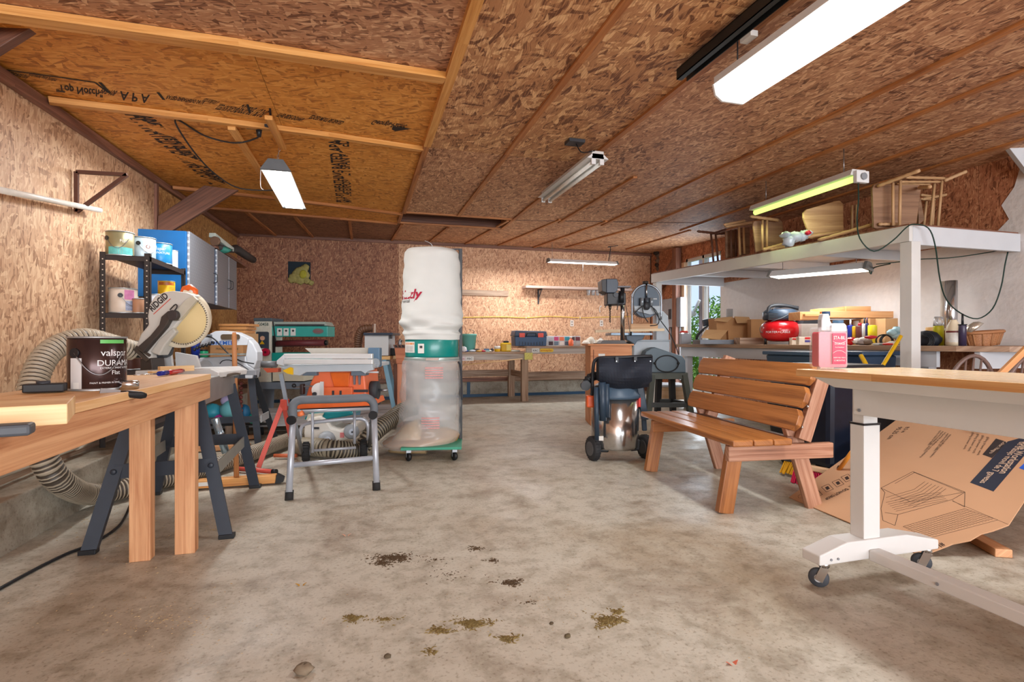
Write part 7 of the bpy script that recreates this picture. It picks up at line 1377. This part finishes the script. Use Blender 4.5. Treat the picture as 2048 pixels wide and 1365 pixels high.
m=MB(); m.grid(bask,72,14,lambda u,v,q:(u*3,v*.3)); ob('woven_side',m,WK,t); m=MB(); m.tube([bask(u/24.,1) for u in range(25)],.014,8,smooth=False); ob('rim',m,WK,t); m=MB(); m.prism([bask(u/24.,.02) for u in range(24)],UP*.01); ob('base',m,WK,t)
for k in range(12): m=MB(); m.tube([bask(k/12.,v/4.)+UP*.0 for v in range(5)],.007,5,smooth=False); ob('stake',m,M(160,110,70,.6),t)
m=MB(); m.lathe([(.0,-.04),(.04,-.035),(.065,-.015),(.078,.02),(.074,.02)],P(1946,657,D),(.3,-.5,-.6),20); ob('lamp_shade',m,M(206,196,180,.25,.7),t)
# ---------------------------------------------------------------- floor cable, dirt, leaf, stones
cord('floor_cable',[oz(-30,1195,.008),oz(60,1145,.008),oz(130,1110,.008),oz(190,1085,.008),oz(240,1050,.008),oz(262,1005,.02),P(263,985,3.0),P(263,950,3.0)],.007,BLACK,label='black cable trailing over the concrete under the long workbench')
def dirt(nm,spots,col,label,cat='dirt'):
    m=MB()
    for px,py,rx,ry,n,s_ in spots:
        for i in range(n):
            a=RN.random()*6.283;k=abs(RN.gauss(0,.55))*(1+.35*math.sin(3*a+px)); x=px+rx*k*math.cos(a); y=py+ry*k*math.sin(a); ss=s_*(.5+RN.random())
            y=max(y,880)
            c=oz(x,y,.0)
            if c.x<-1.55: continue
            q=V((RN.uniform(-1,1),RN.uniform(-1,1),0)).normalized()*ss; w_=V((-q.y,q.x,0))*.3
            m.add([c-q-w_*.3,c+w_,c+q,c-w_,c+UP*ss*.35],[(0,1,4),(1,2,4),(2,3,4),(3,0,4)])
    return ob(nm,m,M(*col,.95,var=.3,sc=40),label=label,cat=cat,kind='stuff')
dirt('dark_dirt',[(790,1116,38,8,700,.007),(765,1127,20,7,300,.007),(1022,1166,24,7,260,.007),(985,1122,14,4,80,.006),(950,1098,16,5,120,.007),(870,1120,50,12,40,.006),(900,1150,70,25,60,.005),(1055,1205,40,10,24,.006)],(84,66,46),'dark crumbled dirt scattered on the concrete','dirt')
dirt('dry_grass_clippings',[(1215,1243,28,13,600,.008),(1235,1225,14,6,160,.008),(945,1248,34,10,500,.008),(706,1238,18,8,240,.008),(880,1262,25,8,200,.008),(1015,1278,22,9,120,.009),(770,1240,40,8,120,.006),(860,1305,20,8,50,.008)],(122,104,62),'dry olive grass clippings scattered on the concrete','debris')
dirt('sawdust_specks',[(200,1000,190,150,450,.006),(430,1060,200,120,200,.004),(330,1240,300,90,260,.004),(1100,1200,500,140,260,.003)],(176,150,112),'pale wood chips and specks scattered over the concrete','debris')
def stone(px,py,r,col,label,cat='stone',fl=.5): c=oz(px,py,0); m=MB(); m.ball(c+UP*r*fl*.8,r,r*.8,r*fl,10,.35); ob(cat,m,M(*col,.9,var=.25,sc=40),label=label,cat=cat)
stone(607,1347,.03,(128,112,92),'knobbly grey stone on the concrete nearest the camera'); stone(1135,1275,.012,(92,80,58),'small brown dirt clod beyond the grass clippings'); stone(775,1316,.012,(88,74,56),'dark dirt clod among the nearer specks'); stone(1103,1249,.008,(84,70,52),'tiny brown clod beside the wide clipping patch')
for px,py,col,lb in ((693,1071,(214,158,128),'small curled pinkish dry leaf on the concrete'),(1464,1327,(206,110,84),'small reddish dry leaf near the white table beam'),(602,1170,(190,140,50),'small mustard dry leaf on the concrete by the posts')):
    c=oz(px,py,.003); m=MB(); m.grid(lambda u,v:c+V(((u-.5)*.045,(v-.5)*.018*math.sin(math.pi*u)+.0,.006*math.cos(6*u))),8,3,None,th=(0,0,.001)); ob('dry_leaf',m,M(*col,.8),label=lb,cat='leaf')
